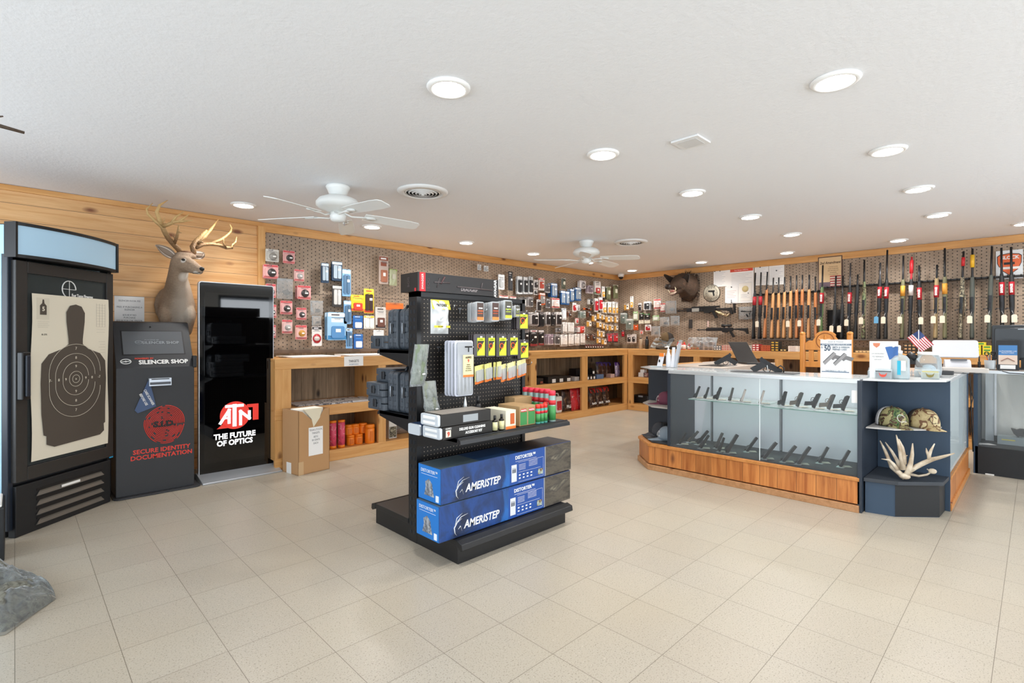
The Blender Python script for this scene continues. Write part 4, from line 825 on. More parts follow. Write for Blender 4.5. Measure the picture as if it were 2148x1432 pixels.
def wallpacks(wall, area_, rows, org, s, off):
    seed = 0
    for rname, lst in rows:
        tot = {}
        for q in lst: tot[q[4]] = tot.get(q[4], 0) + 1
        cnt = {}
        for x0, y0, x1, y1, st, n in lst:
            seed += 1; cnt[st] = cnt.get(st, 0) + 1; kw = {'y': YA - off} if wall == 'A' else {'x': XB - off}
            p0, p1 = P(org[0] + x0 / s, org[1] + y0 / s, **kw), P(org[0] + x1 / s, org[1] + y1 / s, **kw)
            w_ = (p1.x - p0.x) if wall == 'A' else (p0.y - p1.y); h_ = p0.z - p1.z; rz = 0 if wall == 'A' else -90
            cx, cy = (p0.x + p1.x) / 2, (p0.y + p1.y) / 2
            wd, nm = ST[st][0], PN[ST[st][3]]
            lab = ('%s %s from left, %s, %s' % (ORD[cnt[st] - 1], wd, rname, area_)) if tot[st] > 1 else '%s, %s, %s' % (wd, rname, area_)
            b = packmesh(w_, h_, st, seed); me = None; gp = '%s pegs, %s' % (area_, rname)
            for k in range(n):
                if me is None: o = b.out(nm); me = o.data
                else: o = D.objects.new(nm, me); C.objects.link(o)
                dd = .020 * k; j = .002 * (k % 3)
                o.location = (cx + (j if k else 0), cy + dd, p0.z - j) if wall == 'A' else (cx + dd, cy - j, p0.z - j)
                o.rotation_euler = (0, 0, R(rz + (random.uniform(-6, 10) if k else 0)))
                tag(o, lab if k == 0 else 'packets behind ' + lab, 'packet', gp)
            hb = B(); L = off + .012; hb.tube([(0, 0, 0), (0, -L, 0), (0, -L - .01, .012)], .0022, WIRE, 5); o = hb.out('peg_hook')
            o.location = (cx, YA - .006, p0.z - .006) if wall == 'A' else (XB - .006, cy, p0.z - .006); o.rotation_euler = (0, 0, R(rz)); tag(o, 'hook of ' + lab, 'peg hook', 'wall peg hooks')
AL = 'left pegboard'
wallpacks('A', AL, [('top row', [(80, 195, 215, 335, 'cc', 1), (255, 210, 375, 350, 'pk', 2), (640, 335, 715, 540, 'db', 2), (745, 320, 850, 520, 'db', 3), (1215, 265, 1310, 555, 'ob', 1), (1320, 400, 1395, 570, 'gn', 1)]),
  ('second row', [(60, 350, 210, 500, 'pk', 3), (370, 400, 468, 525, 'pc', 2), (848, 400, 935, 675, 'lb', 2)]),
  ('third row', [(85, 545, 185, 690, 'pk', 2), (195, 490, 355, 705, 'cg', 1), (400, 560, 535, 705, 'pk', 4), (750, 560, 845, 780, 'kt', 2), (935, 655, 1065, 825, 'yl', 2), (1065, 595, 1165, 845, 'yb', 1)]),
  ('fourth row', [(110, 755, 190, 890, 'pk', 1), (230, 715, 350, 855, 'pk', 2), (390, 785, 490, 910, 'pk', 2), (530, 715, 655, 865, 'cg', 1), (865, 715, 940, 950, 'lb', 2), (1180, 780, 1285, 995, 'cw', 1), (1285, 735, 1460, 815, 'oh', 1)]),
  ('fifth row', [(245, 905, 350, 1045, 'pc', 2), (545, 868, 640, 968, 'cg', 1), (700, 830, 895, 1110, 'wk', 4), (955, 865, 1055, 1000, 'bc', 1), (1065, 865, 1170, 1000, 'yw', 1)]),
  ('bottom row', [(120, 960, 185, 1090, 'pk', 1), (380, 960, 495, 1105, 'py', 2), (545, 973, 645, 1170, 'rb', 1), (885, 990, 950, 1195, 'lb', 1), (965, 1050, 1055, 1195, 'bc', 2), (1160, 1010, 1265, 1080, 'wp', 1)])],
  (540, 480), 4.77, .13)
AR = 'middle pegboard'
wallpacks('A', AR, [('top row', [(-120, 90, -70, 175, 'cs', 1), (-30, 110, 30, 190, 'cs', 2), (165, 225, 250, 440, 'cs', 2), (300, 185, 360, 455, 'bt', 1), (425, 250, 490, 500, 'cb', 3), (510, 260, 565, 500, 'cb', 3), (582, 255, 638, 500, 'cb', 3), (650, 300, 710, 430, 'wb', 2),
   (720, 275, 795, 450, 'wo', 2), (1025, 280, 1083, 430, 'bg', 1), (1275, 310, 1360, 425, 'wg', 3), (1385, 375, 1460, 490, 'pw', 4), (1480, 320, 1562, 505, 'wx', 2), (1578, 390, 1620, 545, 'gl', 2), (1640, 395, 1700, 575, 'gb', 3), (1735, 370, 1798, 560, 'gb', 2)]),
  ('second row', [(180, 515, 300, 585, 'wr', 2), (330, 530, 410, 600, 'wr', 2), (455, 540, 550, 670, 'st', 6), (570, 535, 640, 675, 'gy', 3), (648, 435, 700, 512, 'wb', 1), (810, 360, 870, 480, 'gy', 3), (885, 345, 970, 540, 'bl', 4), (1020, 450, 1080, 640, 'bl', 3), (1085, 460, 1135, 645, 'bl', 3),
   (1145, 425, 1200, 600, 'bl', 4), (1215, 405, 1295, 590, 'bl', 4)]),
  ('third row', [(692, 570, 752, 735, 'kw', 2), (730, 480, 805, 645, 'or', 3), (822, 560, 870, 690, 'gy', 2), (900, 550, 1000, 690, 'wr', 4), (1178, 615, 1230, 740, 'rd', 1), (1228, 640, 1280, 725, 'wg', 2), (1395, 560, 1465, 640, 'bw', 2), (1482, 555, 1528, 740, 'rk', 2), (1538, 540, 1588, 720, 'rk', 2),
   (1590, 605, 1640, 760, 'gl', 3), (1660, 600, 1708, 760, 'gl', 3), (1722, 600, 1758, 770, 'gl', 2), (1768, 605, 1798, 770, 'gl', 2)]),
  ('fourth row', [(610, 745, 715, 930, 'kw', 4), (735, 740, 790, 940, 'kb', 4), (815, 740, 878, 930, 'kw', 3), (892, 745, 935, 930, 'kb', 2), (955, 740, 1033, 930, 'kw', 4), (1040, 690, 1092, 850, 'cl', 2), (1105, 730, 1165, 815, 'br', 2), (1215, 825, 1262, 905, 'rp', 1), (1285, 730, 1358, 828, 'gg', 4), (1380, 735, 1442, 815, 'br', 2),
   (1328, 682, 1435, 718, 'ox', 1), (1448, 780, 1500, 870, 'gw', 2), (1515, 750, 1568, 840, 'gw', 2), (1575, 775, 1615, 850, 'gw', 1), (1628, 790, 1688, 885, 'gw', 2), (1694, 795, 1735, 885, 'gw', 1), (1750, 790, 1798, 890, 'gw', 1)]),
  ('fifth row', [(955, 960, 1015, 1020, 'gy', 2), (1048, 880, 1105, 1035, 'wf', 3), (1118, 885, 1200, 1035, 'wf', 4), (1250, 935, 1350, 1020, 'rp', 6), (1372, 860, 1435, 945, 'gw', 1), (1510, 870, 1572, 955, 'gw', 2), (1578, 885, 1615, 975, 'gw', 1), (1624, 910, 1663, 995, 'gw', 1), (1674, 915, 1735, 995, 'gw', 2), (1750, 915, 1798, 995, 'gw', 1)]),
  ('bottom row', [(490, 980, 585, 1180, 'kb', 3), (600, 980, 700, 1212, 'sh', 3), (712, 985, 788, 1200, 'sh', 2), (850, 1045, 915, 1190, 'pw', 6), (935, 1045, 1003, 1190, 'gy', 5), (1020, 1050, 1108, 1208, 'wf', 3), (1125, 1045, 1195, 1200, 'wf', 3), (1210, 1040, 1275, 1195, 'wf', 3), (1288, 1035, 1350, 1185, 'wf', 2),
   (1353, 1040, 1410, 1130, 'br', 2), (1432, 1045, 1490, 1130, 'br', 2), (1515, 980, 1556, 1078, 'gw', 1), (1562, 1000, 1613, 1090, 'gw', 1), (1507, 1095, 1560, 1168, 'gw', 1), (1575, 1105, 1640, 1192, 'gw', 1), (1655, 1035, 1718, 1158, 'rt', 2), (1732, 1030, 1798, 1158, 'rt', 2)])],
  (1020, 540), 6.51, .14)
AB = 'boar wall'
wallpacks('B', AB, [('top row', [(130, 605, 172, 750, 'gl', 1), (425, 640, 515, 760, 'wr', 2), (575, 665, 708, 818, 'sq', 1)]), ('second row', [(55, 695, 118, 775, 'gw', 1), (232, 690, 272, 790, 'kw', 1), (300, 670, 380, 775, 'cb', 3), (510, 690, 566, 800, 'wr', 2)]),
  ('third row', [(8, 812, 75, 942, 'gg', 3), (168, 795, 228, 905, 'gk', 1), (242, 812, 300, 895, 'bk', 1), (308, 822, 378, 895, 'bk', 1), (412, 845, 493, 910, 'gk', 1), (503, 865, 622, 980, 'cv', 1), (634, 850, 748, 968, 'cv', 1)]),
  ('fourth row', [(78, 885, 160, 1022, 'gg', 2), (172, 945, 230, 1028, 'ox', 1), (237, 905, 300, 948, 'ce', 1), (308, 905, 378, 942, 'ce', 1), (317, 960, 393, 1040, 'rd', 1), (393, 980, 505, 1105, 'cv', 1)]),
  ('bottom row', [(24, 1030, 60, 1112, 'rq', 1), (92, 1085, 145, 1188, 'wb', 2), (152, 1078, 200, 1188, 'wb', 2), (252, 1028, 293, 1080, 'rp', 1)])], (1300, 520), 5.967, .10)
# small brown pouches in a row at the foot of the pegboard
b0 = B().pillow(.045, .06, .02, M('#5a2c20', .5), 6, 6).box(-.014, .014, -.012, -.009, -.055, -.04, WHT); me = None
for k in range(8):
    q = P(1020 + (1360 + 32 * k) / 6.51, 540 + 1184 / 6.51, y=5.46); o = b0.out('brown_pouch') if me is None else D.objects.new('brown_pouch', me); me = o.data
    if k: C.objects.link(o)
    o.location = (q.x, 5.46, q.z); tag(o, 'small dark brown pouches in a row at the foot of the pegboard', 'pouch', 'small brown pouches')
b = B().box(P(1227, 730, y=5.46).x, P(1268, 730, y=5.46).x, 5.455, YA - .008, 1.118, 1.126, WIRE); tag(b.out('pouch_rail'), 'thin metal rail the brown pouches hang from', 'rail')

# ---------------------------------------------------------------- paper and signs on the rifle wall
def bsheet(nm, x0, y0, x1, y1, mat, lab, cat, off=.014, th=.002, lift=0):
    """flat sheet on the right-hand wall between two photo corners"""
    X = XB - off; p0, p1 = P(x0, y0, x=X), P(x1, y1, x=X); w_, h_ = p0.y - p1.y, (p0.z - p1.z)
    t = thing(nm, lab, cat, (X, p0.y, p1.z), -90); B().box(0, w_, -.001, -.001 + th, 0, h_, mat).out('sheet', t); return t, w_, h_
LN = M('#b6bac3', .8)
def lines(t, x0, x1, z0, z1, n, m=LN, th=.0012):
    b = B()
    for k in range(n): z = z1 - (z1 - z0) * k / max(1, n - 1); b.box(x0, x1 - (x1 - x0) * .15 * (k % 3), -.0022, -.0012, z, z + th * 3, m)
    b.out('printed_lines', t)
def magn(t, pts):
    b = B()
    for x, z in pts: b.loft([(-.008, x, z, .009, .009), (-.001, x, z, .011, .011)], M('#50545a', .4), 12, 'y')
    b.out('push_pins', t)
t, w_, h_ = bsheet('paper_form', 1497, 568, 1524, 600, PAPER, 'pale paper form pinned left of the red-headed poster', 'notice'); lines(t, .02, w_ - .02, .03, h_ - .04, 9); magn(t, [(.02, h_ - .01), (w_ / 2, h_ - .01)])
t, w_, h_ = bsheet('safety_poster', 1524, 561, 1581, 634, PAPER, 'white poster with orange-red heading above two white sheets', 'poster', .018); B().box(.06, w_ - .01, -.002, -.001, h_ - .085, h_ - .04, M('#d8492f', .5)).out('heading_band', t)
text('Texas Handguns SAFES Act', .026, WHT, t, (w_ / 2 + .02, -.0024, h_ - .062), sx=.75); lines(t, .08, w_ - .03, h_ * .5, h_ - .12, 8); magn(t, [(.03, h_ - .01), (.08, .05), (w_ - .08, .15)])
t, w_, h_ = bsheet('paper_certificate', 1521, 601, 1548, 634, M('#e9e8e6', .8), 'white certificate sheet pinned at the lower corner of the red-headed poster', 'notice', .024); lines(t, .03, w_ - .03, .08, h_ - .08, 5, M('#c98a86', .8)); magn(t, [(w_ / 2, h_ - .015), (w_ / 2, .012)])
t, w_, h_ = bsheet('paper_certificate', 1550, 594, 1577, 630, M('#efece6', .8), 'white sheet with gold seal pinned below the red-headed poster', 'notice', .024); B().loft([(-.0022, w_ / 2, h_ * .66, .05, .05), (-.001, w_ / 2, h_ * .66, .05, .05)], M('#e0cf9a', .6), 20, 'y').out('gold_seal', t); lines(t, .03, w_ - .03, .05, h_ * .35, 4)
t, w_, h_ = bsheet('paper_form', 1583, 559, 1612, 597, PAPER, 'pale form pinned between the red-headed poster and the text page', 'notice'); lines(t, .02, w_ - .02, .03, h_ - .03, 11); magn(t, [(w_ * .4, h_ - .015)])
t, w_, h_ = bsheet('paper_form', 1613, 556, 1645, 596, PAPER, 'white text page pinned above the wooden stocked rifles', 'notice'); lines(t, .02, w_ - .02, .06, h_ - .05, 10); magn(t, [(w_ / 2, h_ * .7), (w_ / 2, .03)])
# round target-shaped tin sign
p = P(1492.5, 614.5, x=XB - .02); t = thing('round_sign', 'round cream and black tin sign with pistol silhouette beside the boar', 'sign', (XB - .015, p.y, p.z), -90)
def ring(b, r0, r1, y, m): b.loft([(y, 0, 0, r1, r1), (y + .0012, 0, 0, r1, r1)], m, 40, 'y'); return b
b = B(); ring(b, 0, .143, -.004, M('#2b2a28', .5)); ring(b, 0, .136, -.0055, M('#d8d0bc', .6)); ring(b, 0, .100, -.007, M('#2b2a28', .5)); ring(b, 0, .096, -.0085, M('#bfb8a6', .6)); b.out('disc', t)
for k, ch in enumerate('GLOCK'): a = R(118 - 14 * k); text(ch, .034, BLK, t, (.118 * math.cos(a), -.0092, .118 * math.sin(a)), (90, math.degrees(math.pi / 2 - a), 0), bold=.0012)
for k, ch in enumerate('25 ACTION PISTOLS'): a = R(205 + 8 * k); text(ch, .022, BLK, t, (.118 * math.cos(a), -.0092, .118 * math.sin(a)), (90, -math.degrees(a - 1.5 * math.pi), 0), bold=.0006)
b = B()
for q in range(4): a = R(90 * q); b.box(*sorted((.07 * math.cos(a) - .002, .096 * math.cos(a) + .002)), -.0095, -.0085, *sorted((.07 * math.sin(a) - .002, .096 * math.sin(a) + .002)), BLK)
b.out('cross_ticks', t)
B().prism([(-.055, .045), (.055, .045), (.055, .02), (.045, .01), (.055, -.045), (.03, -.05), (.018, .012), (-.055, .02)], -.0105, -.0085, BLK).out('pistol_emblem', t)
# framed second amendment sign
t, w_, h_ = bsheet('wall_plaque', 1716, 540, 1767, 606, M('#4a2f2a', .5), 'large framed 2nd Amendment plaque with flag artwork behind the rifles', 'plaque', .03, .018)
B().box(.012, w_ - .012, -.004, -.001, .012, h_ - .012, M('#d8b98e', .6)).out('parchment', t); text('2nd Amendment', .052, M('#4a3428', .6), t, (w_ / 2, -.0045, h_ - .09), sx=.72, shear=.3, bold=.001)
for k in range(7): text(('THE RIGHT OF THE', 'PEOPLE TO KEEP AND', 'BEAR ARMS SHALL NOT', 'BE INFRINGED', 'A WELL REGULATED', 'MILITIA BEING', 'NECESSARY')[k], .018, M('#7a604a', .6), t, (w_ / 2 + .04, -.0045, h_ - .15 - .027 * k), sx=.7)
b = B().box(.015, w_ - .015, -.0052, -.0042, .015, .11, M('#6e5c66', .6))
for k in range(5): b.box(w_ * .5, w_ - .015, -.006, -.0052, .04 + .035 * k, .055 + .035 * k, M('#b0403e', .6)).box(w_ * .52, w_ - .02, -.006, -.0052, .022 + .035 * k, .038 + .035 * k, M('#e0cfc0', .6))
b.out('flag_artwork', t)
# shield sign
t, w_, h_ = bsheet('square_sign', 2089, 527, 2146, 583, M('#dfe2e4', .4), 'white square tin sign with orange shield behind the last rifles', 'sign', .02, .004)
sh = [(.04, .80), (.14, .86), (.5, .90), (.86, .86), (.96, .80), (.95, .55), (.82, .32), (.62, .20), (.5, .12), (.38, .20), (.18, .32), (.05, .55)]
B().prism([(x * w_, z * h_) for x, z in sh], -.003, -.002, BLK).prism([(w_ * (.5 + (x - .5) * .94), h_ * (.52 + (z - .52) * .94)) for x, z in sh], -.004, -.003, M('#e0632a', .4))\
   .box(w_ * .12, w_ * .88, -.005, -.004, h_ * .34, h_ * .42, M('#e9e4de', .5)).box(w_ * .3, w_ * .7, -.006, -.004, h_ * .5, h_ * .58, BLK).box(w_ * .55, w_ * .63, -.006, -.004, h_ * .42, h_ * .54, BLK).out('shield', t)
text('GLOCK', .052, WHT, t, (w_ / 2, -.0045, h_ * .74), bold=.002, sx=.9)

# ---------------------------------------------------------------- long guns
GM = M('#26272a', .35, .4); GW = M('#55565a', .3, .6); SYN = M('#1f2021', .55); TAN = M('#9b8762', .6); OLV = M('#6b6a4e', .6); DGR = M('#474c46', .6); GRS = M('#5b7248', .6); WD = wood('walnut_stock', '#b8794a', '#9e6236', 'z', None, knots=0, rough=.35); WD2 = wood('pale_stock', '#c59463', '#b07d4c', 'z', None, knots=0, rough=.35)
TAGC = M('#dcd3bf', .7); WRED = M('#a8202c', .5)
def rifle(loc, lean, L, bl, sk, barrel, wrap=None, tagc=TAGC, tside=1, kind='bolt', lab='', grp=None, wrapz=.5, brand=None, cat='rifle', bw=.0105):
    """butt at z=0, muzzle at z=L; local -y faces the viewer"""
    t = thing('rifle' if kind != 'lever' else 'lever_rifle', lab, cat, loc, -90, grp); t.rotation_euler = (0, R(lean), R(-90)); S = L * bl      # S: where the stock ends
    z_ = lambda f: f * S
    b = B().loft([(0, 0, .01, .020, .062), (.02, 0, .008, .022, .064), (z_(.22), 0, .0, .019, .045), (z_(.33), .001, -.010, .016, .028), (z_(.40), .001, -.014, .018, .024), (z_(.47), 0, -.008, .0235, .03), (z_(.62), 0, -.006, .0245, .03), (z_(.74), 0, -.006, .0235, .028), (z_(.93), 0, -.006, .0205, .024), (S, 0, -.006, .013, .016)], sk, 12)
    b.out('stock', t)
    B().loft([(-.012, 0, .012, .019, .060), (0, 0, .01, .0205, .063)], DK, 12).out('butt_pad', t)
    B().tube([(0, -.014, z_(.62)), (0, -.014, S), (0, -.014, L)], [bw * 1.35, bw * 1.1, bw], barrel, 8).out('barrel', t)
    rb = B(); rb.rbox(-.015, .015, -.043, -.012, z_(.40), z_(.66), .006, GM, 2, 'z').box(-.008, .008, -.046, -.042, z_(.47), z_(.56), DK)
    rb.out('receiver', t, .002)
    if kind == 'bolt': B().tube([(-.014, -.03, z_(.46)), (-.035, -.034, z_(.455)), (-.046, -.034, z_(.45))], [.004, .004, .005], GW, 6).ell((-.05, -.034, z_(.449)), (.008, .008, .008), GM, 8).out('bolt_handle', t)
    if kind == 'auto': B().rbox(-.013, .013, -.058, -.04, z_(.46), z_(.52), .004, DK, 2, 'z').tube([(0, -.045, z_(.44)), (0, -.07, z_(.41)), (0, -.062, z_(.38)), (0, -.04, z_(.37))], .003, DK, 6).out('trigger_guard', t)
    if kind == 'lever': B().tube([(0, -.035, z_(.42)), (0, -.075, z_(.38)), (0, -.07, z_(.30)), (0, -.03, z_(.29))], .0045, GM, 6).out('lever', t)
    if kind == 'thumb': B().ell((0, -.05, z_(.42)), (.012, .006, .035), GM, 10).tube([(0, -.04, z_(.33)), (.0, -.055, z_(.32))], .02, DK, 10).out('scope_cap', t)
    if wrap:
        z0 = wrapz * S; hh = .15 if brand else .13
        B().loft([(z0, 0, -.008, .0255, .033), (z0 + hh, 0, -.008, .0255, .033)], wrap, 12).out('wrap_label', t)
        if brand: text(brand, .03, WHT, t, (0, -.0425, z0 + hh / 2), (90, -90, 0), bold=.0015, sx=.9)
    if tagc:
        B().prism([(-.022 + .018 * tside, -.09), (.026 + .018 * tside, -.09), (.026 + .018 * tside, -.012), (.012 + .018 * tside, 0), (-.008 + .018 * tside, 0), (-.022 + .018 * tside, -.012)], -.0725, -.071, tagc).out('price_tag', t).location = (0, 0, z_(.36))
        B().tube([(.0, -.05, z_(.42)), (.004 + .015 * tside, -.071, z_(.36) - .008)], .0012, WHT, 4).out('tag_string', t)
    return t
RF = [ # crop pixel of muzzle and butt, fraction stock, materials, wrap, tag, label
 (4, 140, 405, 110, 1165, .72, SYN, GM, WRED, 0, 'slim black rifle with small red label, first on the rack', 'auto', None), (4, 205, 400, 182, 1165, .72, SYN, GM, WRED, TAGC, 'slim black rifle with small red label, second on the rack', 'auto', None),
 (4, 278, 395, 240, 1165, .75, WD, GM, None, 0, 'tallest orange-brown wooden stocked rifle, first of the wooden ones', 'auto', None), (4, 348, 462, 322, 1165, .76, WD2, GM, None, 0, 'wooden stocked rifle, second of the wooden ones', 'auto', None),
 (4, 410, 460, 398, 1165, .76, WD2, GM, None, 0, 'wooden stocked rifle, third of the wooden ones', 'auto', None), (4, 478, 455, 462, 1165, .77, WD2, GM, None, 0, 'wooden stocked rifle, fourth of the wooden ones', 'auto', None),
 (4, 548, 445, 540, 1165, .78, WD2, GM, None, TAGC, 'wooden stocked rifle with square tag, fifth of the wooden ones', 'auto', None), (4, 615, 435, 612, 1165, .79, WD, GM, None, 0, 'wooden stocked rifle, sixth of the wooden ones', 'auto', None),
 (4, 683, 430, 672, 1165, .79, WD, GM, None, TAGC, 'wooden stocked rifle with square tag, seventh of the wooden ones', 'auto', None), (4, 762, 430, 748, 1165, .79, WD2, GM, None, 0, 'wooden stocked rifle, eighth of the wooden ones', 'auto', None),
 (4, 830, 450, 836, 1165, .76, WD, GM, None, 0, 'wooden rifle with short orange forend and black action, behind the star chair', 'lever', None), (4, 918, 320, 890, 1165, .72, GRS, GM, WRED, TAGC, 'green stocked rifle with red label before the framed plaque', 'bolt', 'SAVAGE'),
 (4, 1070, 440, 1040, 1165, .56, SYN, GM, None, TAGC, 'black rifle before a soft case, nearer the green rifle', 'thumb', None), (4, 1150, 440, 1130, 1165, .56, SYN, GM, None, TAGC, 'black rifle before a soft case, nearer the red-labelled black rifle', 'thumb', None),
 (4, 1238, 295, 1212, 1165, .70, SYN, GW, WRED, TAGC, 'black rifle with large red label, right of the soft black case', 'bolt', 'SAVAGE'), (4, 1322, 425, 1288, 1165, .85, SYN, GM, None, 0, 'all black rifle standing left of the camouflage one', 'bolt', None),
 (4, 1398, 258, 1382, 1165, .74, CAMOG, GM, None, TAGC, 'camouflage rifle with square cream tag left of the blue tag', 'bolt', None), (5, 40, 290, 12, 1165, .80, SYN, GW, WRED, M('#5f9cc4', .6), 'black red-labelled rifle with a blue tag', 'bolt', 'RUGER'),
 (5, 120, 145, 95, 1165, .68, SYN, GM, WRED, TAGC, 'tall black red-labelled rifle right of the blue-tagged one', 'bolt', 'RUGER'), (5, 306, 210, 285, 1165, .73, OLV, GM, M('#cf9236', .5), TAGC, 'olive rifle with yellow label and rusty barrel, left of the white-labelled one', 'bolt', None),
 (5, 403, 225, 375, 1165, .75, SYN, WRED, M('#c9c5c2', .5), 0, 'black rifle with white label and red wrapped barrel', 'bolt', None), (5, 487, 322, 492, 1165, .80, SYN, GM, WRED, TAGC, 'short black red-labelled rifle above the small flag', 'bolt', 'SAVAGE'),
 (5, 694, 315, 670, 1165, .84, TAN, GM, WRED, TAGC, 'tan stocked rifle with red label', 'bolt', 'SAVAGE'), (5, 783, 125, 780, 1165, .70, OLV, GM, M('#cf9236', .5), TAGC, 'tall olive rifle with yellow label and large cream tag', 'bolt', None),
 (5, 1000, 160, 955, 1165, .72, CAMOD, GM, None, 0, 'brush camouflage rifle with a strap, beyond the white screen', 'bolt', None), (5, 1102, 130, 1093, 1165, .70, DGR, GM, None, TAGC, 'grey rifle with yellow label high on its barrel', 'bolt', None),
 (5, 1327, 105, 1290, 1170, .71, DGR, GM, None, TAGC, 'plain dark grey rifle left of the orange shield sign', 'bolt', None), (5, 1435, 122, 1445, 1165, .72, SYN, GM, WRED, TAGC, 'dark red-labelled rifle over the left of the shield sign', 'bolt', 'SAVAGE'),
 (5, 1547, 112, 1562, 1165, .72, SYN, GM, WRED, TAGC, 'dark red-labelled rifle over the right of the shield sign', 'bolt', 'SAVAGE')]
XR = 8.13
for cr, xt, yt, xb, yb, bl, sk, ba, wr, tg_, lab, kd, br in RF:
    ox, oy, s_ = (1560, 500, 5.507) if cr == 4 else (1840, 500, 5.506)
    p0, p1 = P(ox + xt / s_, oy + yt / s_, x=XR), P(ox + xb / s_, oy + yb / s_, x=XR); L = p0.z - 1.231
    t = rifle((XR, p1.y, 1.231 + .012), math.degrees(math.atan2(p1.y - p0.y, L)), L, bl, sk, ba, wr, tg_, -1 if xb < xt else 1, kd, lab, 'long guns on the rack', .66 if wr is not None and br else .70, br)
    if 'yellow label high' in lab: B().tube([(0, -.014, L * .93), (0, -.014, L * .79)], .02, M('#e0b02a', .5), 8).out('barrel_label', t)
    if 'red wrapped' in lab: B().tube([(0, -.014, L * .96), (0, -.014, L * .80)], .02, RED, 8).out('barrel_label', t)
    if 'brush camouflage' in lab:
        B().tube([(0, -.014, L * .93), (0, -.014, L * .83)], .017, RED, 8).out('barrel_label', t); B().tube([(.03, -.03, L * .50), (.042, -.045, L * .36), (.03, -.035, L * .22)], .007, CAMOD, 6).out('sling', t)
# rack rails
RAIL = M('#4a423c', .6)
def rail(p0, p1, z, d, th, nm, lab, notch):
    t = thing(nm, lab, 'gun rack', (XB - .006, p0, z), -90); L = p0 - p1
    B().box(0, L, -d, 0, 0, th, RAIL if not notch else BLK).out('board', t, .002)
    if notch:
        b = B(); k = .04
        while k < L: b.tube([(k, -d, .006), (k, -d - .03, .0), (k, -d - .04, .022)], .0055, BLK, 5); k += .055
        b.out('barrel_prongs', t)
pa = P(1578, 700, x=XR).y
rail(pa, .02, 1.212, .24, .019, 'rifle_ledge', 'long dark ledge the rifle butts stand on', False); rail(P(1582, 640, x=XR).y, P(1716, 600, x=XR).y, 1.90, .12, .02, 'barrel_rail', 'black slotted rail holding the wooden rifles\' barrels', True)
rail(P(1718, 640, x=XR).y, .02, 1.945, .12, .02, 'barrel_rail', 'long black slotted rail holding the rifles right of the plaque', True)
# soft case behind the two black rifles
q = P(1752, 640, x=8.22); t = B().pillow(.20, .40, .07, M('#17171a', .8), wr=.4, seed=4).out('soft_case'); t.location = (8.225, q.y, 1.64); t.rotation_euler = (0, 0, R(-90)); tag(t, 'soft black case hanging behind two black rifles', 'gun case')
# carbines hung flat on the wall
def carbine(x0, y0, x1, y1, lab, scope, camo_):
    p0, p1 = P(x0, y0, x=8.22), P(x1, y1, x=8.22); L = p0.y - p1.y; t = thing('carbine', lab, 'rifle', (8.22, p0.y, (p0.z + p1.z) / 2), -90); k = L / .85
    b = B(Matrix.Scale(k, 4)); b.tube([(0, 0, 0), (.18, 0, 0)], [.009, .008], GM, 8).tube([(0, 0, 0), (.03, 0, 0)], .012, GM, 8).out('barrel', t)
    b = B(Matrix.Scale(k, 4)); b.rbox(.16, .42, -.022, .022, -.022, .028, .008, GM, 2, 'x')
    for q in range(8): b.box(.18 + .03 * q, .195 + .03 * q, -.012, .012, .028, .036, BLK)
    b.out('handguard', t)
    B(Matrix.Scale(k, 4)).prism([(.42, .03), (.60, .03), (.62, .005), (.60, -.03), (.53, -.035), (.50, -.05), (.44, -.045), (.42, -.02)], -.018, .018, BLK).out('receiver', t, .003)
    B(Matrix.Scale(k, 4)).prism([(.545, -.03), (.585, -.03), (.64, -.12), (.60, -.13)], -.014, .014, BLK).out('pistol_grip', t, .004)
    B(Matrix.Scale(k, 4)).tube([(.50, 0, -.045), (.52, 0, -.065), (.55, 0, -.06)], .003, BLK, 6).out('trigger_guard', t)
    B(Matrix.Scale(k, 4)).prism([(.60, .015), (.70, .018), (.84, .02), (.85, -.075), (.825, -.075), (.80, -.03), (.68, -.01), (.60, -.008)], -.018, .018, BLK).out('butt_stock', t, .004)
    if scope: B(Matrix.Scale(k, 4)).tube([(.42, 0, .065), (.47, 0, .065), (.50, 0, .065), (.58, 0, .065)], [.026, .020, .016, .022], BLK, 12).box(.45, .47, -.01, .01, .03, .05, BLK).box(.53, .55, -.01, .01, .03, .05, BLK).out('scope', t)
    if camo_: B(Matrix.Scale(k, 4)).tube([(.10, 0, .03), (.24, 0, .03)], .009, GM, 8).box(.24, .66, -.02, .02, .03, .055, BLK).rbox(.25, .36, -.03, -.02, -.02, .03, .005, M('#8c8a84', .6), 2).out('top_rail', t); B(Matrix.Scale(k, 4)).tube([(.60, 0, -.02), (.68, -.01, -.06), (.76, 0, -.09), (.82, 0, -.07)], [.02, .03, .03, .018], CAMOT, 8, flat=.6).out('sling_wrap', t); B(Matrix.Scale(k, 4)).box(.86, .885, -.02, .02, -.06, .075, BLK).out('folded_stock', t)
    b = B(Matrix.Scale(k, 4)); b.tube([(.30, .02, -.03), (.30, .08 / k, -.03)], .004, WIRE, 5).tube([(.70, .02, -.02), (.70, .08 / k, -.02)], .004, WIRE, 5).out('wall_hooks', t)
carbine(1421, 650, 1537, 650, 'black carbine with camouflage sling wrap hung level under the round sign', False, True); carbine(1463, 692, 1570, 690, 'black scoped carbine hung level, the lower of the pair', True, False)
p = P(1562, 656, x=8.2); t = thing('bagged_part', 'clear bag with black parts between the upper carbine and the rifles', 'packet', (8.268, p.y, p.z + .10), -90)
B().pillow(.24, .20, .04, FILM, wr=.5, seed=9).out('clear_bag', t); b = B().tube([(-.08, -.01, -.07), (.08, -.01, -.08)], .012, DK, 6).tube([(0, -.01, -.12), (.03, -.01, -.16)], .012, DK, 6).tube([(.05, -.01, -.10), (.06, -.01, -.16)], .01, DK, 6).out('black_parts', t)
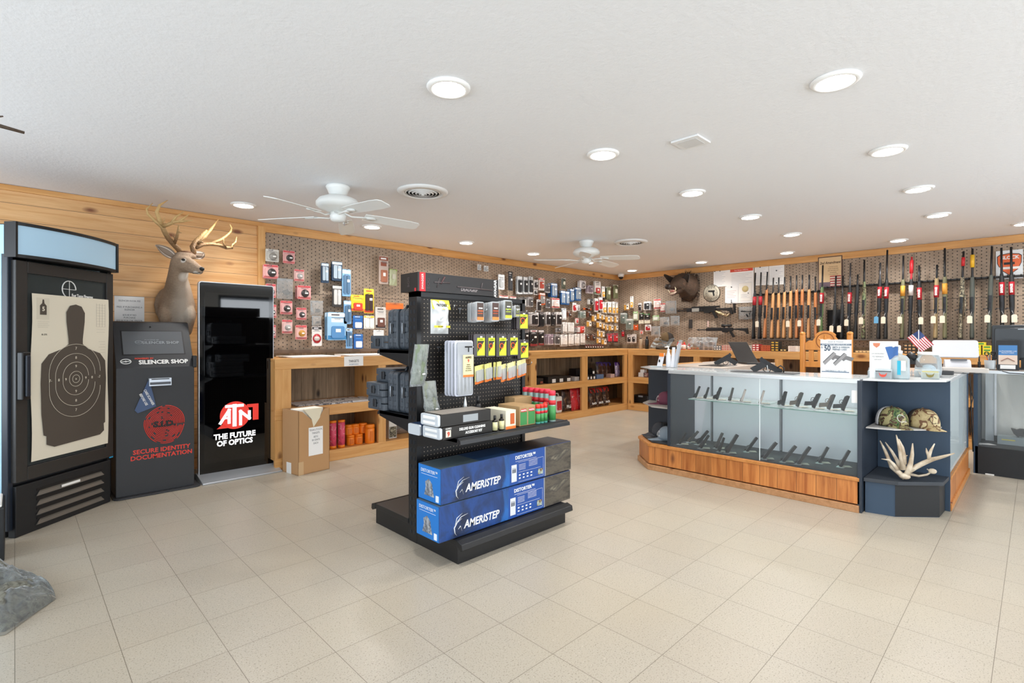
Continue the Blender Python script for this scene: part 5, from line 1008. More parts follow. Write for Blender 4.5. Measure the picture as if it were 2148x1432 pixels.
p = P(1448, 679, x=8.26); o = B().box(-.03, .03, -.02, 0, -.075, .075, M('#2e2a28', .5)).out('magazine', None, .003); o.location = (8.28, p.y, p.z); o.rotation_euler = (0, 0, R(-90)); tag(o, 'single dark magazine hung left of the lower carbine', 'magazine')
p = P(1484, 679, x=8.26); o = B().box(-.013, .013, -.003, 0, -.05, .05, M('#d9b9ae', .6)).out('price_strip'); o.location = (8.285, p.y, p.z); o.rotation_euler = (0, 0, R(-90)); tag(o, 'narrow pink price strip between the two carbines', 'label')
# ---------------------------------------------------------------- glass display islands
NAVY = M('#232c38', .45, bump=.08, bs=200); NAVB = M('#33475c', .5); WHB = M('#dfe6e8', .5); ALU = M('#c9cdd0', .35, .5); IX = 4.34; IZ = .955
t = thing('glass_display_case', 'long glass pistol display case on an orange knotty wood base', 'display case', (IX, 2.376, 0), -90); IL = 2.376 - .885; ID = .50
bs = B(); pts = [(IL, -.02), (-.2, -.02), (-.455, .23), (-.50, .52), (IL, .52)]       # local x right, local y away
bs.prism([(x, y) for x, y in pts], .06, .222, BASEWX, 'z').out('wood_base', t)
B().prism([(IL, -.034), (-.205, -.034), (-.47, .222), (-.515, .535), (IL, .535)], .0, .05, wood('base_rail', '#b98a60', '#9f7147', 'y'), 'z').prism([(IL, -.03), (-.204, -.03), (-.466, .224), (-.51, .53), (IL, .53)], .222, .247, BASET, 'z').out('base_rails', t, .003)
B().box(0, IL, .0, ID, .247, .252, M('#3c3e42', .7)).out('case_floor', t)
B().box(-.016, .012, 0, ID, .247, IZ - .012, NAVY).out('end_panel', t, .002); B().box(IL - .012, IL + .016, -.02, ID, 0.0, IZ - .012, NAVY).out('end_panel', t, .002)
B().box(.012, IL - .012, ID - .012, ID, .252, IZ - .02, M('#eef4fb', .5)).out('back_panel', t)
b = B()
for x in (.18, .80, IL - .05): b.box(x, x + .018, ID - .022, ID - .012, .252, IZ - .02, M('#3a4048', .4)).box(x + .007, x + .011, ID - .0235, ID - .022, .26, IZ - .03, ALU)
b.out('shelf_standards', t)
B().box(.012, IL - .012, .004, .009, .252, IZ - .03, GLASS).out('front_glass', t); B().box(.0, IL, .0, ID, IZ - .008, IZ, GLASS).out('top_glass', t)
B().box(0, IL, -.012, .012, IZ - .035, IZ - .006, ALU).box(-.016, IL + .016, ID - .02, ID, IZ - .03, IZ - .004, ALU).box(.8, .806, 0, .006, .252, IZ - .03, M('#e0eaec', .2)).out('metal_trim', t, .002)
SHG = clear('green_edge_glass', '#d5ece4', .9, .03)
B().box(.14, .80, .10, ID - .03, .683, .690, SHG).box(.80, IL - .02, .06, ID - .03, .680, .687, SHG).box(.14, .80, .0985, .10, .683, .690, M('#7fa89c', .3)).box(.80, IL - .02, .0585, .06, .680, .687, M('#7fa89c', .3)).out('glass_shelf', t)
B().box(IL - .05, IL - .012, .0, .003, .78, .87, WHT).out('price_label', t)
# open hat shelf at the end of that case
t = thing('end_shelf_unit', 'dark open corner shelf for caps at the far end of the pistol case', 'shelf unit', (IX, 2.376, 0), -90)
B().box(-.50, -.02, ID - .02, ID, .25, IZ, NAVY).out('back_panel', t, .002)
for z in (.252, .585): B().prism([(-.02, .02), (-.19, .02), (-.42, .24), (-.48, .47), (-.02, .47)], z, z + .008, M('#a7a29c', .4) if z > .3 else M('#2a2d33', .5), 'z').out('shelf', t)
B().prism([(-.02, .0), (-.20, .0), (-.44, .23), (-.49, .5), (-.02, .5)], IZ - .008, IZ, M('#b9bcbc', .2), 'z').out('top', t)
# corner unit with open shelves
t = thing('corner_shelf_unit', 'dark blue corner shelf unit with caps and an antler, between two glass cases', 'shelf unit', (0, 0, 0))
fp = [(4.35, .865), (4.39, .67), (4.60, .45), (4.815, .44), (4.815, .865)]
B().prism([(4.375, .86), (4.405, .69), (4.61, .475), (4.80, .465), (4.80, .86)], 0, .225, NAVB, 'z').prism([(4.405, .688), (4.402, .69), (4.608, .472), (4.802, .462), (4.802, .467), (4.611, .478)], .004, .222, M('#14171b', .5), 'z').out('plinth', t); B().prism(fp, .225, .25, M('#33383f', .5), 'z').out('base_shelf', t, .002)
B().box(4.82, 4.835, .435, .866, .0, IZ - .01, NAVB).out('back_panel', t, .001)
B().prism([(4.40, .86), (4.43, .70), (4.62, .50), (4.81, .48), (4.81, .86)], .598, .606, M('#b7b4b0', .35), 'z').out('shelf', t)
B().prism([(4.34, .868), (4.38, .66), (4.60, .435), (4.835, .425), (4.835, .868)], IZ - .012, IZ, M('#c5c8c8', .25), 'z').out('top', t, .002)
# side case running back from the corner
t = thing('glass_display_case', 'glass display case with dark posts running back from the corner unit', 'display case', (4.84, .44, 0)); SL = 1.46
B().box(.0, SL, .0, .50, .05, .225, BASEWX).out('wood_base', t); B().box(0, SL, -.012, .5, 0, .05, BASET).box(0, SL, -.01, .5, .225, .245, BASET).box(0.0, SL, .015, .5, .245, .252, M('#47494c', .6)).out('base_rails', t, .002)
b = B().box(0, .03, 0, .03, .25, IZ - .01, M('#8fa2b2', .4)).box(SL - .06, SL, 0, .03, .245, IZ - .01, NAVB).box(SL - .02, SL + .004, 0, .5, 0, IZ - .01, wood('raw_post', '#cba884', '#b08c66', 'z', None, knots=0)).box(0, SL, .48, .5, .25, IZ - .01, NAVY).box(.5, .52, .46, .48, .25, .94, M('#3a4048', .4)); b.out('posts', t, .002)
B().box(.03, SL - .06, .006, .011, .252, IZ - .02, clear('side_case_glass', '#e4ecec', .99, .02, 0, 1.12)).out('front_glass', t); B().box(0, SL, 0, .5, IZ - .008, IZ, clear('smoked_top_glass', '#5d6466', .8, .04)).out('top_glass', t); B().box(0, SL, -.006, .016, IZ - .03, IZ - .004, ALU).box(0, SL, .47, .5, IZ - .012, IZ, NAVY).out('metal_trim', t)
for k in range(5):
    o = B().rbox(-.03, .03, -.012, 0, 0, .13, .006, (M('#d8892c', .5), M('#33302e', .5), M('#c9a35a', .5))[k % 3], 2).out('boxed_knife'); o.location = (5.4 + .13 * k, .80, .2535 + .001); tag(o, 'boxed knives standing inside the side display case', 'box', 'boxed knives in the side case')
# third case at the picture edge
t = thing('glass_display_case', 'glass case with black base at the picture edge holding a dark clamp', 'display case', (6.36, .40, 0), -90)
B().box(0, 1.8, 0, .52, 0, .252, BLKM).box(.07, .13, -.003, 0, 0, .012, WHT).out('black_base', t, .002)
B().box(-.01, .02, 0, .52, .0, IZ - .01, NAVB).box(1.78, 1.8, 0, .52, .25, IZ - .01, NAVY).box(.02, 1.78, .50, .52, .25, IZ - .01, M('#dfe0da', .5)).box(.05, .11, .42, .50, .252, IZ - .02, M('#d9e2e6', .5)).box(.115, .13, .40, .42, .30, IZ - .02, ALU).box(.112, .135, .39, .425, .252, .31, BLKM).out('panels', t)
B().box(.02, 1.78, .004, .009, .252, IZ - .03, GLASS).out('front_glass', t); B().box(0, 1.8, 0, .52, IZ - .008, IZ, GLASS).out('top_glass', t); B().box(0, 1.8, -.01, .012, IZ - .03, IZ - .004, ALU).box(0, .02, 0, .52, IZ - .012, IZ, ALU).out('metal_trim', t)
o = B().box(0, .45, 0, .12, 0, .075, M('#9aa6a8', .5)).box(.03, .12, -.001, 0, .04, .05, M('#d8d060', .5)).out('grey_box', None, .003); o.location = (6.62, .26, .2535); o.rotation_euler = (0, 0, R(-90)); tag(o, 'grey box under the clamp inside the edge display case', 'box')
o = B().prism([(0, .07), (.04, .06), (.06, .07), (.14, .07), (.17, .055), (.20, .06), (.20, .0), (.15, -.01), (.14, .0), (.06, 0.0), (.05, -.01), (.02, .02)], 0, .05, M('#3b3a3a', .4, .3)).loft([(-.004, .10, .035, .02, .02), (.0, .10, .035, .02, .02)], BLK, 14, 'y').out('scope_clamp', None, .004); o.location = (6.63, .17, .340); o.rotation_euler = (0, 0, R(-90)); tag(o, 'dark metal clamp resting on the grey box in the edge display case', 'clamp')
for k in range(3):
    o = B().box(0, .09, 0, .06, 0, .001, PAPER).out('price_card'); o.location = (6.45 + .03 * k, .36 - .05 * k, .2535 + .0012 * k); o.rotation_euler = (0, 0, R(20 * k)); tag(o, 'loose white price cards on the floor of the edge display case', 'card', 'loose cards in the edge case')
# rear arm of the island with laptop
t = thing('rear_counter', 'off-white counter behind the pistol case with a laptop on top', 'counter', (4.95, 2.17, 0)); CR = M('#cfc8be', .5)
B().box(0, 1.45, 0, .62, .0, .90, CR).out('carcass', t, .003); B().box(-.01, 1.47, -.02, .66, .90, .955, M('#b9ada2', .5)).out('top', t, .004); B().box(-.01, .9, .60, .665, .955, .962, CW).out('wood_edge', t)
TB = .956
# laptop
t = thing('laptop', 'open black laptop seen from behind on the off-white counter', 'laptop', (6.02, 2.35, TB)); LPD = M('#17110e', .35)
B().rbox(0, .01, 0, .01, 0, .01, .003, LPD) if False else None
p0, p1, p2, p3 = P(1548, 755, x=5.92), P(1590, 755, x=6.08), P(1566, 717.5, x=6.12), P(1527, 717.5, x=5.96)
p0.z = p1.z = TB + .012; b = B(Matrix.Translation((-6.02, -2.35, -TB))); n_ = (p1 - p0).cross(p3 - p0).normalized() * .008
b.add([p0, p1, p2, p3] + [q + n_ for q in (p0, p1, p2, p3)], [(0, 1, 2, 3), (7, 6, 5, 4), (0, 1, 5, 4), (1, 2, 6, 5), (2, 3, 7, 6), (3, 0, 4, 7)], LPD); b.out('lid', t, .003)
ctr = (p0 + p1 + p2 + p3) / 4 - n_ * .3; uu = (p1 - p0).normalized(); vv = (p3 - p0).normalized(); b = B(Matrix.Translation((-6.02, -2.35, -TB)))
b.tube([ctr + (uu * math.cos(R(q)) + vv * math.sin(R(q))) * .016 for q in range(0, 361, 20)], .0015, M('#9a9a98', .4), 5).tube([ctr - uu * .008, ctr + uu * .008], .002, M('#9a9a98', .4), 5).out('round_logo', t)
b = B(Matrix.Translation((-6.02, -2.35, -TB))); r_ = (p1 - p0); back = Vector((r_.y, -r_.x, 0)).normalized() * -.22; bz = Vector((0, 0, TB + .003)); q0, q1 = Vector((p0.x, p0.y, 0)), Vector((p1.x, p1.y, 0))
b.add([q0 + bz, q1 + bz, q1 - back + bz, q0 - back + bz] + [q + bz + Vector((0, 0, .016)) for q in (q0, q1, q1 - back, q0 - back)], [(0, 3, 2, 1), (4, 5, 6, 7), (0, 1, 5, 4), (1, 2, 6, 5), (2, 3, 7, 6), (3, 0, 4, 7)], LPD); b.out('keyboard_base', t, .002)
o = B().rbox(-.13, .13, -.09, .09, 0, .004, .02, DK, 3, 'z').out('desk_mat'); o.location = (6.28, 2.32, TB); tag(o, 'black pad beside the laptop on the off-white counter', 'mat')
o = B().box(-.2, .2, -.12, .12, 0, .004, BLK).out('counter_mat'); o.location = (5.35, 2.36, TB); tag(o, 'thin dark mat under the farther counter pistol', 'mat')

# ---------------------------------------------------------------- handguns
def pistol_meshes(sc_, col, fcol):
    """slide along +z (muzzle up), grip leaves towards +y near the bottom, thickness in x"""
    k = sc_; T_ = Matrix.Scale(k, 4); b1 = B(T_)
    b1.prism([(-.002, .0), (.026, .0), (.028, .03), (.028, .175), (.020, .182), (.002, .182), (-.002, .176)], -.0125, .0125, col, 'x').box(-.002, .002, -.006, -.002, .165, .172, DK).box(-.005, .005, -.006, -.002, .004, .012, DK).box(-.0132, .0132, .004, .020, .06, .10, DK)
    b2 = B(T_); b2.prism([(.027, .012), (.040, .020), (.115, -.018), (.125, .030), (.060, .060), (.047, .068), (.045, .10), (.040, .165), (.027, .17)], -.012, .012, fcol, 'x')
    b3 = B(T_).tube([(0, .044, .062), (0, .075, .068), (0, .078, .098), (0, .060, .112), (0, .042, .108)], .0035, fcol, 6).tube([(0, .046, .075), (0, .060, .086)], .003, DK, 6)
    return b1.mesh('slide'), b2.mesh('frame_and_grip'), b3.mesh('trigger_guard')
PD, PG, PS, PT = M('#0f0f11', .3, .3), M('#151618', .45), M('#c9beb6', .3, .6), M('#6d6358', .5)
PM = {'d': pistol_meshes(1, PD, PG), 's': pistol_meshes(1, PS, M('#9a908a', .4)), 't': pistol_meshes(1, M('#4a4743', .4, .3), PT)}
ACR = clear('acrylic', '#f0f6f8', .75, .1)
def pistol(pos, ax_img, depth_mix, L, kind, lab, grp, flip=1, stand=None):
    """ax_img: lean to the right in degrees; depth_mix: 0 grip points away, 90 grip points sideways to the left"""
    k = L / .185; v = Vector((pos.x, pos.y, 0)).normalized(); r = Vector((v.y, -v.x, 0)); a = R(ax_img)
    z = (Vector((0, 0, 1)) * math.cos(a) + r * math.sin(a)).normalized(); y0 = v; y1 = -r if flip > 0 else r; m = R(depth_mix)
    y = y0 * math.cos(m) + y1 * math.sin(m); y = (y - z * y.dot(z)).normalized(); x = y.cross(z)
    t = thing('pistol', lab, 'handgun', pos, 0, grp); mw = Matrix((x, y, z)).transposed().to_4x4(); mw.translation = pos; t.matrix_world = mw; t.rotation_mode = 'XYZ'
    t.location = pos; t.rotation_euler = mw.to_euler()
    for me in PM[kind]:
        o = D.objects.new(me.name.split('.')[0], me); C.objects.link(o); o.parent = t; o.scale = (k, k, k)
    if stand is not None:
        b = B().tube([(pos.x, pos.y, stand), pos + z * .06 * k + v * .035], .004, ACR, 6).box(pos.x - .02, pos.x + .05, pos.y - .025, pos.y + .025, stand, stand + .003, ACR)
        o = b.out('pistol_stand'); tag(o, 'stand of ' + lab, 'stand', 'acrylic pistol stands')
        o = B(Matrix.Translation((pos.x + .045, pos.y - .03, stand + .0035)) @ Matrix.Rotation(R(-60), 4, 'Z')).box(-.045, .03, -.03, .03, 0, .0012, M('#cfc8ba', .7)).out('price_card'); tag(o, 'price card by ' + lab, 'card', 'price cards beside the pistols')
    return t
UP = [(475, 500, 512, 415, 's' * 0 + 'd', 12), (550, 510, 580, 425, 'd', 10), (640, 517, 678, 425, 'd', 24), (740, 527, 768, 428, 't', 8), (828, 535, 865, 442, 's', 5), (972, 547, 1008, 450, 's', 5), (1150, 562, 1180, 455, 'd', 30), (1262, 570, 1310, 465, 't', 48), (1388, 582, 1450, 478, 'd', 62), (1505, 588, 1560, 478, 't', 62), (1615, 598, 1670, 488, 'd', 65)]
for k, (xb, yb, xt, yt, kd, dm) in enumerate(UP):
    x = 4.52; p0, p1 = P(1330 + xb / 3.673, 700 + yb / 3.673, x=x), P(1330 + xt / 3.673, 700 + yt / 3.673, x=x); d = math.hypot(p0.y - p1.y, p1.z - p0.z)
    pos = Vector((x, p0.y, .694)); pistol(pos, math.degrees(math.atan2(p0.y - p1.y, p1.z - p0.z)) * .8, dm, min(d, .16), kd, '%s pistol standing on the glass shelf, %s from the far end' % ({'d': 'dark', 's': 'silver', 't': 'brownish'}[kd], ORD[k]), 'pistols on the glass shelf', 1, .6905 if k < 6 else .6875)
LO = [(352, 845, 398, 765), (425, 830, 490, 755), (490, 845, 565, 752), (515, 876, 572, 785), (632, 876, 680, 765), (658, 902, 692, 800), (715, 912, 795, 778), (870, 902, 945, 802), (1000, 956, 1095, 842), (1150, 980, 1245, 868), (1265, 998, 1355, 875), (1430, 988, 1495, 875), (1590, 1018, 1660, 900)]
for k, (xb, yb, xt, yt) in enumerate(LO):
    q = P(1330 + xb / 3.673, 700 + yb / 3.673, z=.262); q.x = min(max(q.x, 4.40), 4.70) if k < 99 else q.x
    q = P(1330 + xb / 3.673, x=q.x); p0 = Vector((q.x, q.y, .257)); p1 = P(1330 + xt / 3.673, 700 + yt / 3.673, x=q.x)
    d = math.hypot(p0.y - p1.y, p1.z - p0.z); pistol(p0, math.degrees(math.atan2(p0.y - p1.y, p1.z - p0.z)), 6, min(d, .185), 'd' if k not in (1, 4) else 't', 'dark pistol propped on the case floor, %s from the far end' % ORD[k], 'pistols on the case floor', 1, .2525)
# pistols on top of the counters
def toppistol(px, py, x, z, ang, L, lab, mirror):
    p = P(px, py, x=x); p.z = z; v = Vector((p.x, p.y, 0)).normalized(); r = Vector((v.y, -v.x, 0)); a = R(ang)
    sl = (r * math.cos(a) + Vector((0, 0, 1)) * math.sin(a)) * (1 if not mirror else -1) ; sl = sl if not mirror else (-r * math.cos(a) + Vector((0, 0, -1)) * math.sin(a))
    dn = Vector((0, 0, -1)); y = (dn - sl * dn.dot(sl)).normalized(); xx = y.cross(sl); t = thing('pistol', lab, 'handgun'); mw = Matrix((xx, y, sl)).transposed().to_4x4()
    t.rotation_euler = mw.to_euler(); t.location = p
    for me in PM['d']: o = D.objects.new(me.name.split('.')[0], me); C.objects.link(o); o.parent = t; o.scale = (L / .185,) * 3
    return t, p
t, p = toppistol(1596, 752, 4.52, 1.085, -33, .20, 'black pistol pointing down on a hooked stand atop the pistol case', False)
b = B().tube([(p.x + .02, p.y - .17, .957), (p.x + .02, p.y - .175, 1.0), (p.x + .01, p.y - .15, 1.02), (p.x, p.y - .13, 1.0)], .006, BLK, 8).box(p.x - .05, p.x + .05, p.y - .2, p.y - .02, IZ + .0005, IZ + .004, WHT).tube([(p.x, p.y - .06, IZ), (p.x, p.y - .05, 1.02)], .004, ACR, 6); tag(b.out('pistol_stand'), 'hooked black stand under the nearest pistol atop the case', 'stand')
t, p = toppistol(1532, 738, 5.3, 1.09, 32, .19, 'black pistol propped nose down on the off-white counter near the laptop', True)
b = B().tube([(p.x, p.y, .962), (p.x, p.y + .02, 1.06)], .005, ACR, 6).box(p.x - .04, p.x + .04, p.y - .05, p.y + .05, .9605, .964, ACR); tag(b.out('pistol_stand'), 'clear stand under the pistol near the laptop', 'stand')

# ---------------------------------------------------------------- caps
def capthing(loc, rz, front, back, lab, s=1, mark=WHT, bill=None):
    t = thing('baseball_cap', lab, 'cap', loc, rz); bill = bill or front; T_ = Matrix.Scale(s, 4)
    def dome(a0, a1, r_, m, nm):
        b = B(T_); n = 14
        def fn(u, v):
            a = R(a0 + (a1 - a0) * u); e_ = R(88 * v); c_ = math.cos(e_) ** .72
            return (r_ * .088 * c_ * math.cos(a), -r_ * .10 * c_ * math.sin(a) if math.sin(a) > 0 else -r_ * .095 * c_ * math.sin(a), .004 + .118 * r_ * math.sin(e_) ** .85)
        b.grid(fn, n, 8, m); o = b.out(nm, t); q = o.modifiers.new('solid', 'SOLIDIFY'); q.thickness = .002; return o
    dome(5, 175, 1, front, 'front_panels'); dome(175, 365, .995, back, 'mesh_back')
    b = B(T_); b.grid(lambda u, v: ((u - .5) * 2 * (.078 - .02 * v) * math.cos((u - .5) * .3), -.045 * (1 - (2 * u - 1) ** 2) ** .5 - .012 - v * (.125 * (1 - (2 * u - 1) ** 2) ** .5 + .012), .014 - .012 * v - .014 * (2 * u - 1) ** 2 + .004 * (1 - v)), 12, 4, bill)
    o = b.out('bill', t); q = o.modifiers.new('solid', 'SOLIDIFY'); q.thickness = .003
    B(T_).ell((0, 0, .124), (.006, .006, .004), front, 8).out('button', t)
    b = B(T_); pts = []
    for k in range(0, 271, 18): a = R(k + 20); pts.append((.0 + .022 * math.cos(a), -.083 - .012 * (1 - math.sin(a) * .8), .058 + .022 * math.sin(a)))
    b.tube(pts, .0017, mark, 5).tube([(.008, -.093, .046), (.03, -.088, .043)], .003, mark, 5).tube([(.008, -.096, .038), (.034, -.09, .035)], .0025, mark, 5); b.out('embroidered_mark', t)
    return t
MAR, GC = M('#6d3548', .8), M('#7f8c98', .8)
capthing((4.64, 2.56, .595), -135, MAR, M('#e9dfe0', .8), 'maroon and white mesh cap on the small upper shelf of the case end', 1.0)
capthing((4.56, 2.50, .262), -135, GC, M('#dfe3e8', .8), 'light grey and white mesh cap on the wood base by the case end', 1.05); capthing((4.72, 2.66, .262), -140, M('#3f4147', .8), M('#26272a', .8), 'charcoal cap behind the light grey cap', 1.05, M('#3f4147', .8))
capthing((4.62, .745, .608), -50, camo('cap_woodland', ['#2f4a2c', '#6a7a4a', '#4a3222', '#a39a6c'], 22), M('#e6e3e2', .8), 'woodland camouflage cap with white mesh on the corner shelf', 1.12)
capthing((4.70, .575, .608), -48, camo('cap_tan', ['#b3a077', '#a8966c', '#6b4a30', '#c2b288'], 13), M('#2f2722', .8), 'tan camouflage cap with dark mesh on the corner shelf', 1.08, M('#3a2c22', .8))
p = P(1400, 706, x=7.95); capthing((7.93, p.y, 1.052 + .13), -130, M('#5f4a2c', .8), M('#2e2722', .8), 'olive brown cap lying on the pile of clear bags under the boar', 1.3)
# antler pair on the corner shelf
AN = G('antler_bone', .55); AN.bump(AN.noise(AN.mapv((1, 1, 1)), 40, 4), .4, .006)
ANT = AN.col(AN.ramp(AN.noise(AN.mapv((1, 1, 1)), 14, 4), [(.3, '#a58f75'), (.6, '#d9cdb8')]))
def ap(px, py, x): return P(1780 + px / 3.41, 680 + py / 3.41, x=x)
b = B(); X1, X2, X3 = 4.46, 4.50, 4.56
def beam(pts, rad): b.tube([ap(*p_) for p_ in pts], rad, ANT, 10)
beam([(405, 1100, X1), (360, 1060, X1), (310, 1020, X2), (285, 960, X2), (260, 900, X2), (225, 832, X2)], [.018, .018, .016, .012, .010, .003])
beam([(350, 1040, X1), (320, 1000, X1), (290, 970, X1), (235, 962, X1)], [.014, .012, .008, .002]); beam([(370, 1040, X2), (350, 980, X2), (310, 910, X2), (262, 842, X2)], [.014, .012, .009, .003])
beam([(395, 1040, X1), (380, 960, X1), (365, 880, X1), (340, 790, X1)], [.018, .016, .012, .003]); beam([(400, 1000, X1), (395, 950, X1), (385, 880, X1), (360, 820, X1)], [.014, .016, .010, .003])
beam([(395, 960, X1), (405, 942, X1), (423, 937, X1)], [.008, .006, .002])
b.out('antler_half', None) if False else None
t = tag(b.out('shed_antlers'), 'bleached white branching antler pair resting on the corner shelf base', 'antlers'); b = B()
beam([(410, 1090, X1), (430, 1040, X1), (445, 990, X1), (455, 930, X1), (458, 850, X1)], [.018, .017, .014, .011, .003]); beam([(430, 1050, X1), (480, 1020, X2), (540, 990, X2), (600, 965, X2), (680, 945, X1), (758, 922, X1)], [.018, .017, .016, .014, .010, .003])
beam([(580, 975, X2), (575, 940, X2), (590, 900, X2), (615, 853, X2)], [.014, .011, .008, .003]); beam([(575, 950, X2), (560, 910, X2), (555, 885, X2)], [.010, .007, .002]); beam([(430, 1070, X2), (500, 1085, X3), (560, 1075, X3), (600, 1050, X3), (560, 1035, X3)], [.010, .008, .007, .006, .004])
o = b.out('right_beam', t); b = B(); q = ap(400, 1085, X1); b.ell(q, (.03, .035, .022), ANT, 12); b.out('skull_piece', t); B().ell(ap(600, 1050, X3), (.02, .025, .018), ANT, 10).out('burr', t)

# ---------------------------------------------------------------- things on the island tops
def stand_card(px0, py0, px1, py1, x, lab, mat, nm='counter_sign', lean=0.0):
    p0, p1 = P(px0, py0, x=x), P(px1, py1, x=x); w_, h_ = p0.y - p1.y, p0.z - IZ - .002
    t = thing(nm, lab, 'sign', (x, p0.y, IZ + .001), -90); t.rotation_euler = (R(-lean), 0, R(-90)); B().box(0, w_, 0, .003, 0, h_, mat).out('card', t); return t, w_, h_
t, w_, h_ = stand_card(1721, 712, 1786, 788, 4.44, 'white $50 prepaid card sign with two pistols atop the pistol case', M('#e6eaec', .4)); DB = M('#3a4a5e', .5)
B().box(0, w_, -.0006, 0, h_ * .845, h_ * .895, M('#5a6c80', .5)).box(w_ * .04, w_ * .93, -.0006, 0, h_ * .115, h_ * .14, M('#5a6c80', .5)).out('blue_bands', t)
text('$', .02, DB, t, (w_ * .05, -.001, h_ * .79)); text('50', .058, DB, t, (w_ * .23, -.001, h_ * .765), bold=.002, sx=.75); text('SMITH & WESSON', .017, M('#6f7a86', .5), t, (w_ * .67, -.001, h_ * .795), bold=.0006, sx=.82); text('PREPAID CARD', .017, M('#6f7a86', .5), t, (w_ * .63, -.001, h_ * .735), bold=.0006, sx=.82)
text('BUY ANY NEW M&P SHIELD PLUS, GET A', .011, WHT, t, (w_ / 2, -.001, h_ * .87), sx=.9); text('VALID MARCH 17 - MAY 31, 2023', .012, DB, t, (w_ / 2, -.001, h_ * .16), sx=.8); text('Smith & Wesson', .015, M('#8a949c', .5), t, (w_ / 2, -.001, h_ * .945))
for dx, dz in ((0, 0), (.34, -.02)):
    b = B(Matrix.Translation((w_ * (.36 + dx), -.0006, h_ * (.48 + dz))) @ Matrix.Rotation(R(-48), 4, 'Y') @ Matrix.Scale(.85, 4)); b.prism([(-.075, .0), (.06, .0), (.06, .024), (-.07, .024)], -.001, 0, M('#8f8d8d', .4)).prism([(-.07, .024), (.06, .024), (.056, .030), (-.066, .030)], -.0012, 0, M('#4a4a4c', .4)).prism([(.0, .0), (.05, .0), (.075, -.055), (.04, -.062), (.022, -.02), (.0, -.018)], -.0008, 0, M('#6e6c6c', .4)).out('pistol_picture', t)
t, w_, h_ = stand_card(1824, 715, 1884, 795, 4.52, 'white leaning promotional sign with orange shield behind the sanitizer', M('#ebebe9', .4), lean=0)
B().prism([(w_ * .12, h_ * .95), (w_ * .38, h_ * .95), (w_ * .36, h_ * .88), (w_ * .25, h_ * .82), (w_ * .14, h_ * .88)], -.001, 0, M('#c77a5a', .5)).out('shield', t); B().prism([(w_ * .55, h_ * .84), (w_ * .7, h_ * .86), (w_, h_ * .86), (w_, h_ * .6), (w_ * .7, h_ * .5)], -.001, 0, M('#2f5fa0', .4)).out('blue_print', t)
for k, s_ in enumerate(('LAW ENFORCEMENT', 'FIRST RESPONDER', 'SAVE NOW')): text(s_, .013, M('#8f9296', .6), t, (w_ * .30, -.001, h_ * (.66 - .08 * k)), sx=.66)
# acrylic card holders
def holder(px, py, x, lab, card, mark):
    p = P(px, py, x=x); t = thing('card_holder', lab, 'card holder', (x, p.y, IZ + .001), -90)
    B().box(-.05, .05, -.002, 0, 0, .05, ACR).box(-.05, .05, .025, .028, 0, .07, ACR).box(-.05, .05, 0, .028, 0, .003, ACR).out('acrylic_pocket', t); B().box(-.045, .045, .004, .014, .004, .055, card).out('business_cards', t)
    B().prism([(-.025, .045), (-.012, .03), (.012, .03), (.025, .045), (.018, .02), (.006, .012), (-.006, .012), (-.018, .02)], -.0032, -.0022, mark).out('card_emblem', t); return t
holder(1852, 792, 4.46, 'clear holder with black cards bearing a red emblem on the corner top', M('#232226', .4), M('#c9402c', .5))
holder(1951, 792, 4.66, 'clear holder with yellowish cards at the front of the corner top', M('#c3b45a', .5), M('#7a6e2e', .5)); holder(1935, 770, 4.86, 'empty looking clear card holder behind the yellow cards', M('#d5cfc6', .5), M('#b5afa6', .5)); holder(1837, 779, 4.55, 'clear holder with white cards at the edge of the corner top', M('#e6e4e2', .5), M('#b9b7b4', .5))
# sanitizer
p = P(1887, 791, x=4.54); t = thing('hand_sanitizer', 'clear pump bottle of hand sanitizer on the corner top', 'pump bottle', (4.54, p.y, IZ + .001), -90); GEL = clear('sanitizer_gel', '#dfeff3', .7, .05)
B().loft([(0, 0, 0, .056, .032), (.01, 0, 0, .06, .036), (.14, 0, 0, .058, .034), (.165, 0, 0, .04, .026), (.172, 0, 0, .016, .016), (.185, 0, 0, .016, .016)], GEL, 24).out('body', t)
B().box(-.008, .012, -.038, -.036, .03, .13, M('#2aa6c4', .5)).box(.014, .04, -.038, -.036, .06, .13, M('#e9eef0', .5)).out('label', t)
B().lathe([(.018, .18), (.018, .2), (.007, .203), (.007, .235)], WHT, n=16).tube([(0, 0, .232), (-.02, -.03, .238), (-.03, -.055, .228)], [.008, .007, .004], WHT, 8).out('pump', t)
# glass jar
p = P(1947, 768, x=5.0); t = thing('glass_jar', 'round clear glass jar with white lid on the corner top', 'jar', (5.0, p.y, IZ + .001))
B().lathe([(.06, 0), (.078, .01), (.082, .05), (.08, .13), (.065, .155), (.062, .165)], clear('jar_glass', '#f2f8f8', .8, .03), n=24).out('body', t); B().lathe([(.066, .162), (.066, .185), (.001, .186)], WHT, n=24).out('lid', t); B().ell((0, 0, .05), (.05, .05, .04), M('#b9c9d6', .3, bump=1, bs=60), 12).out('contents', t)
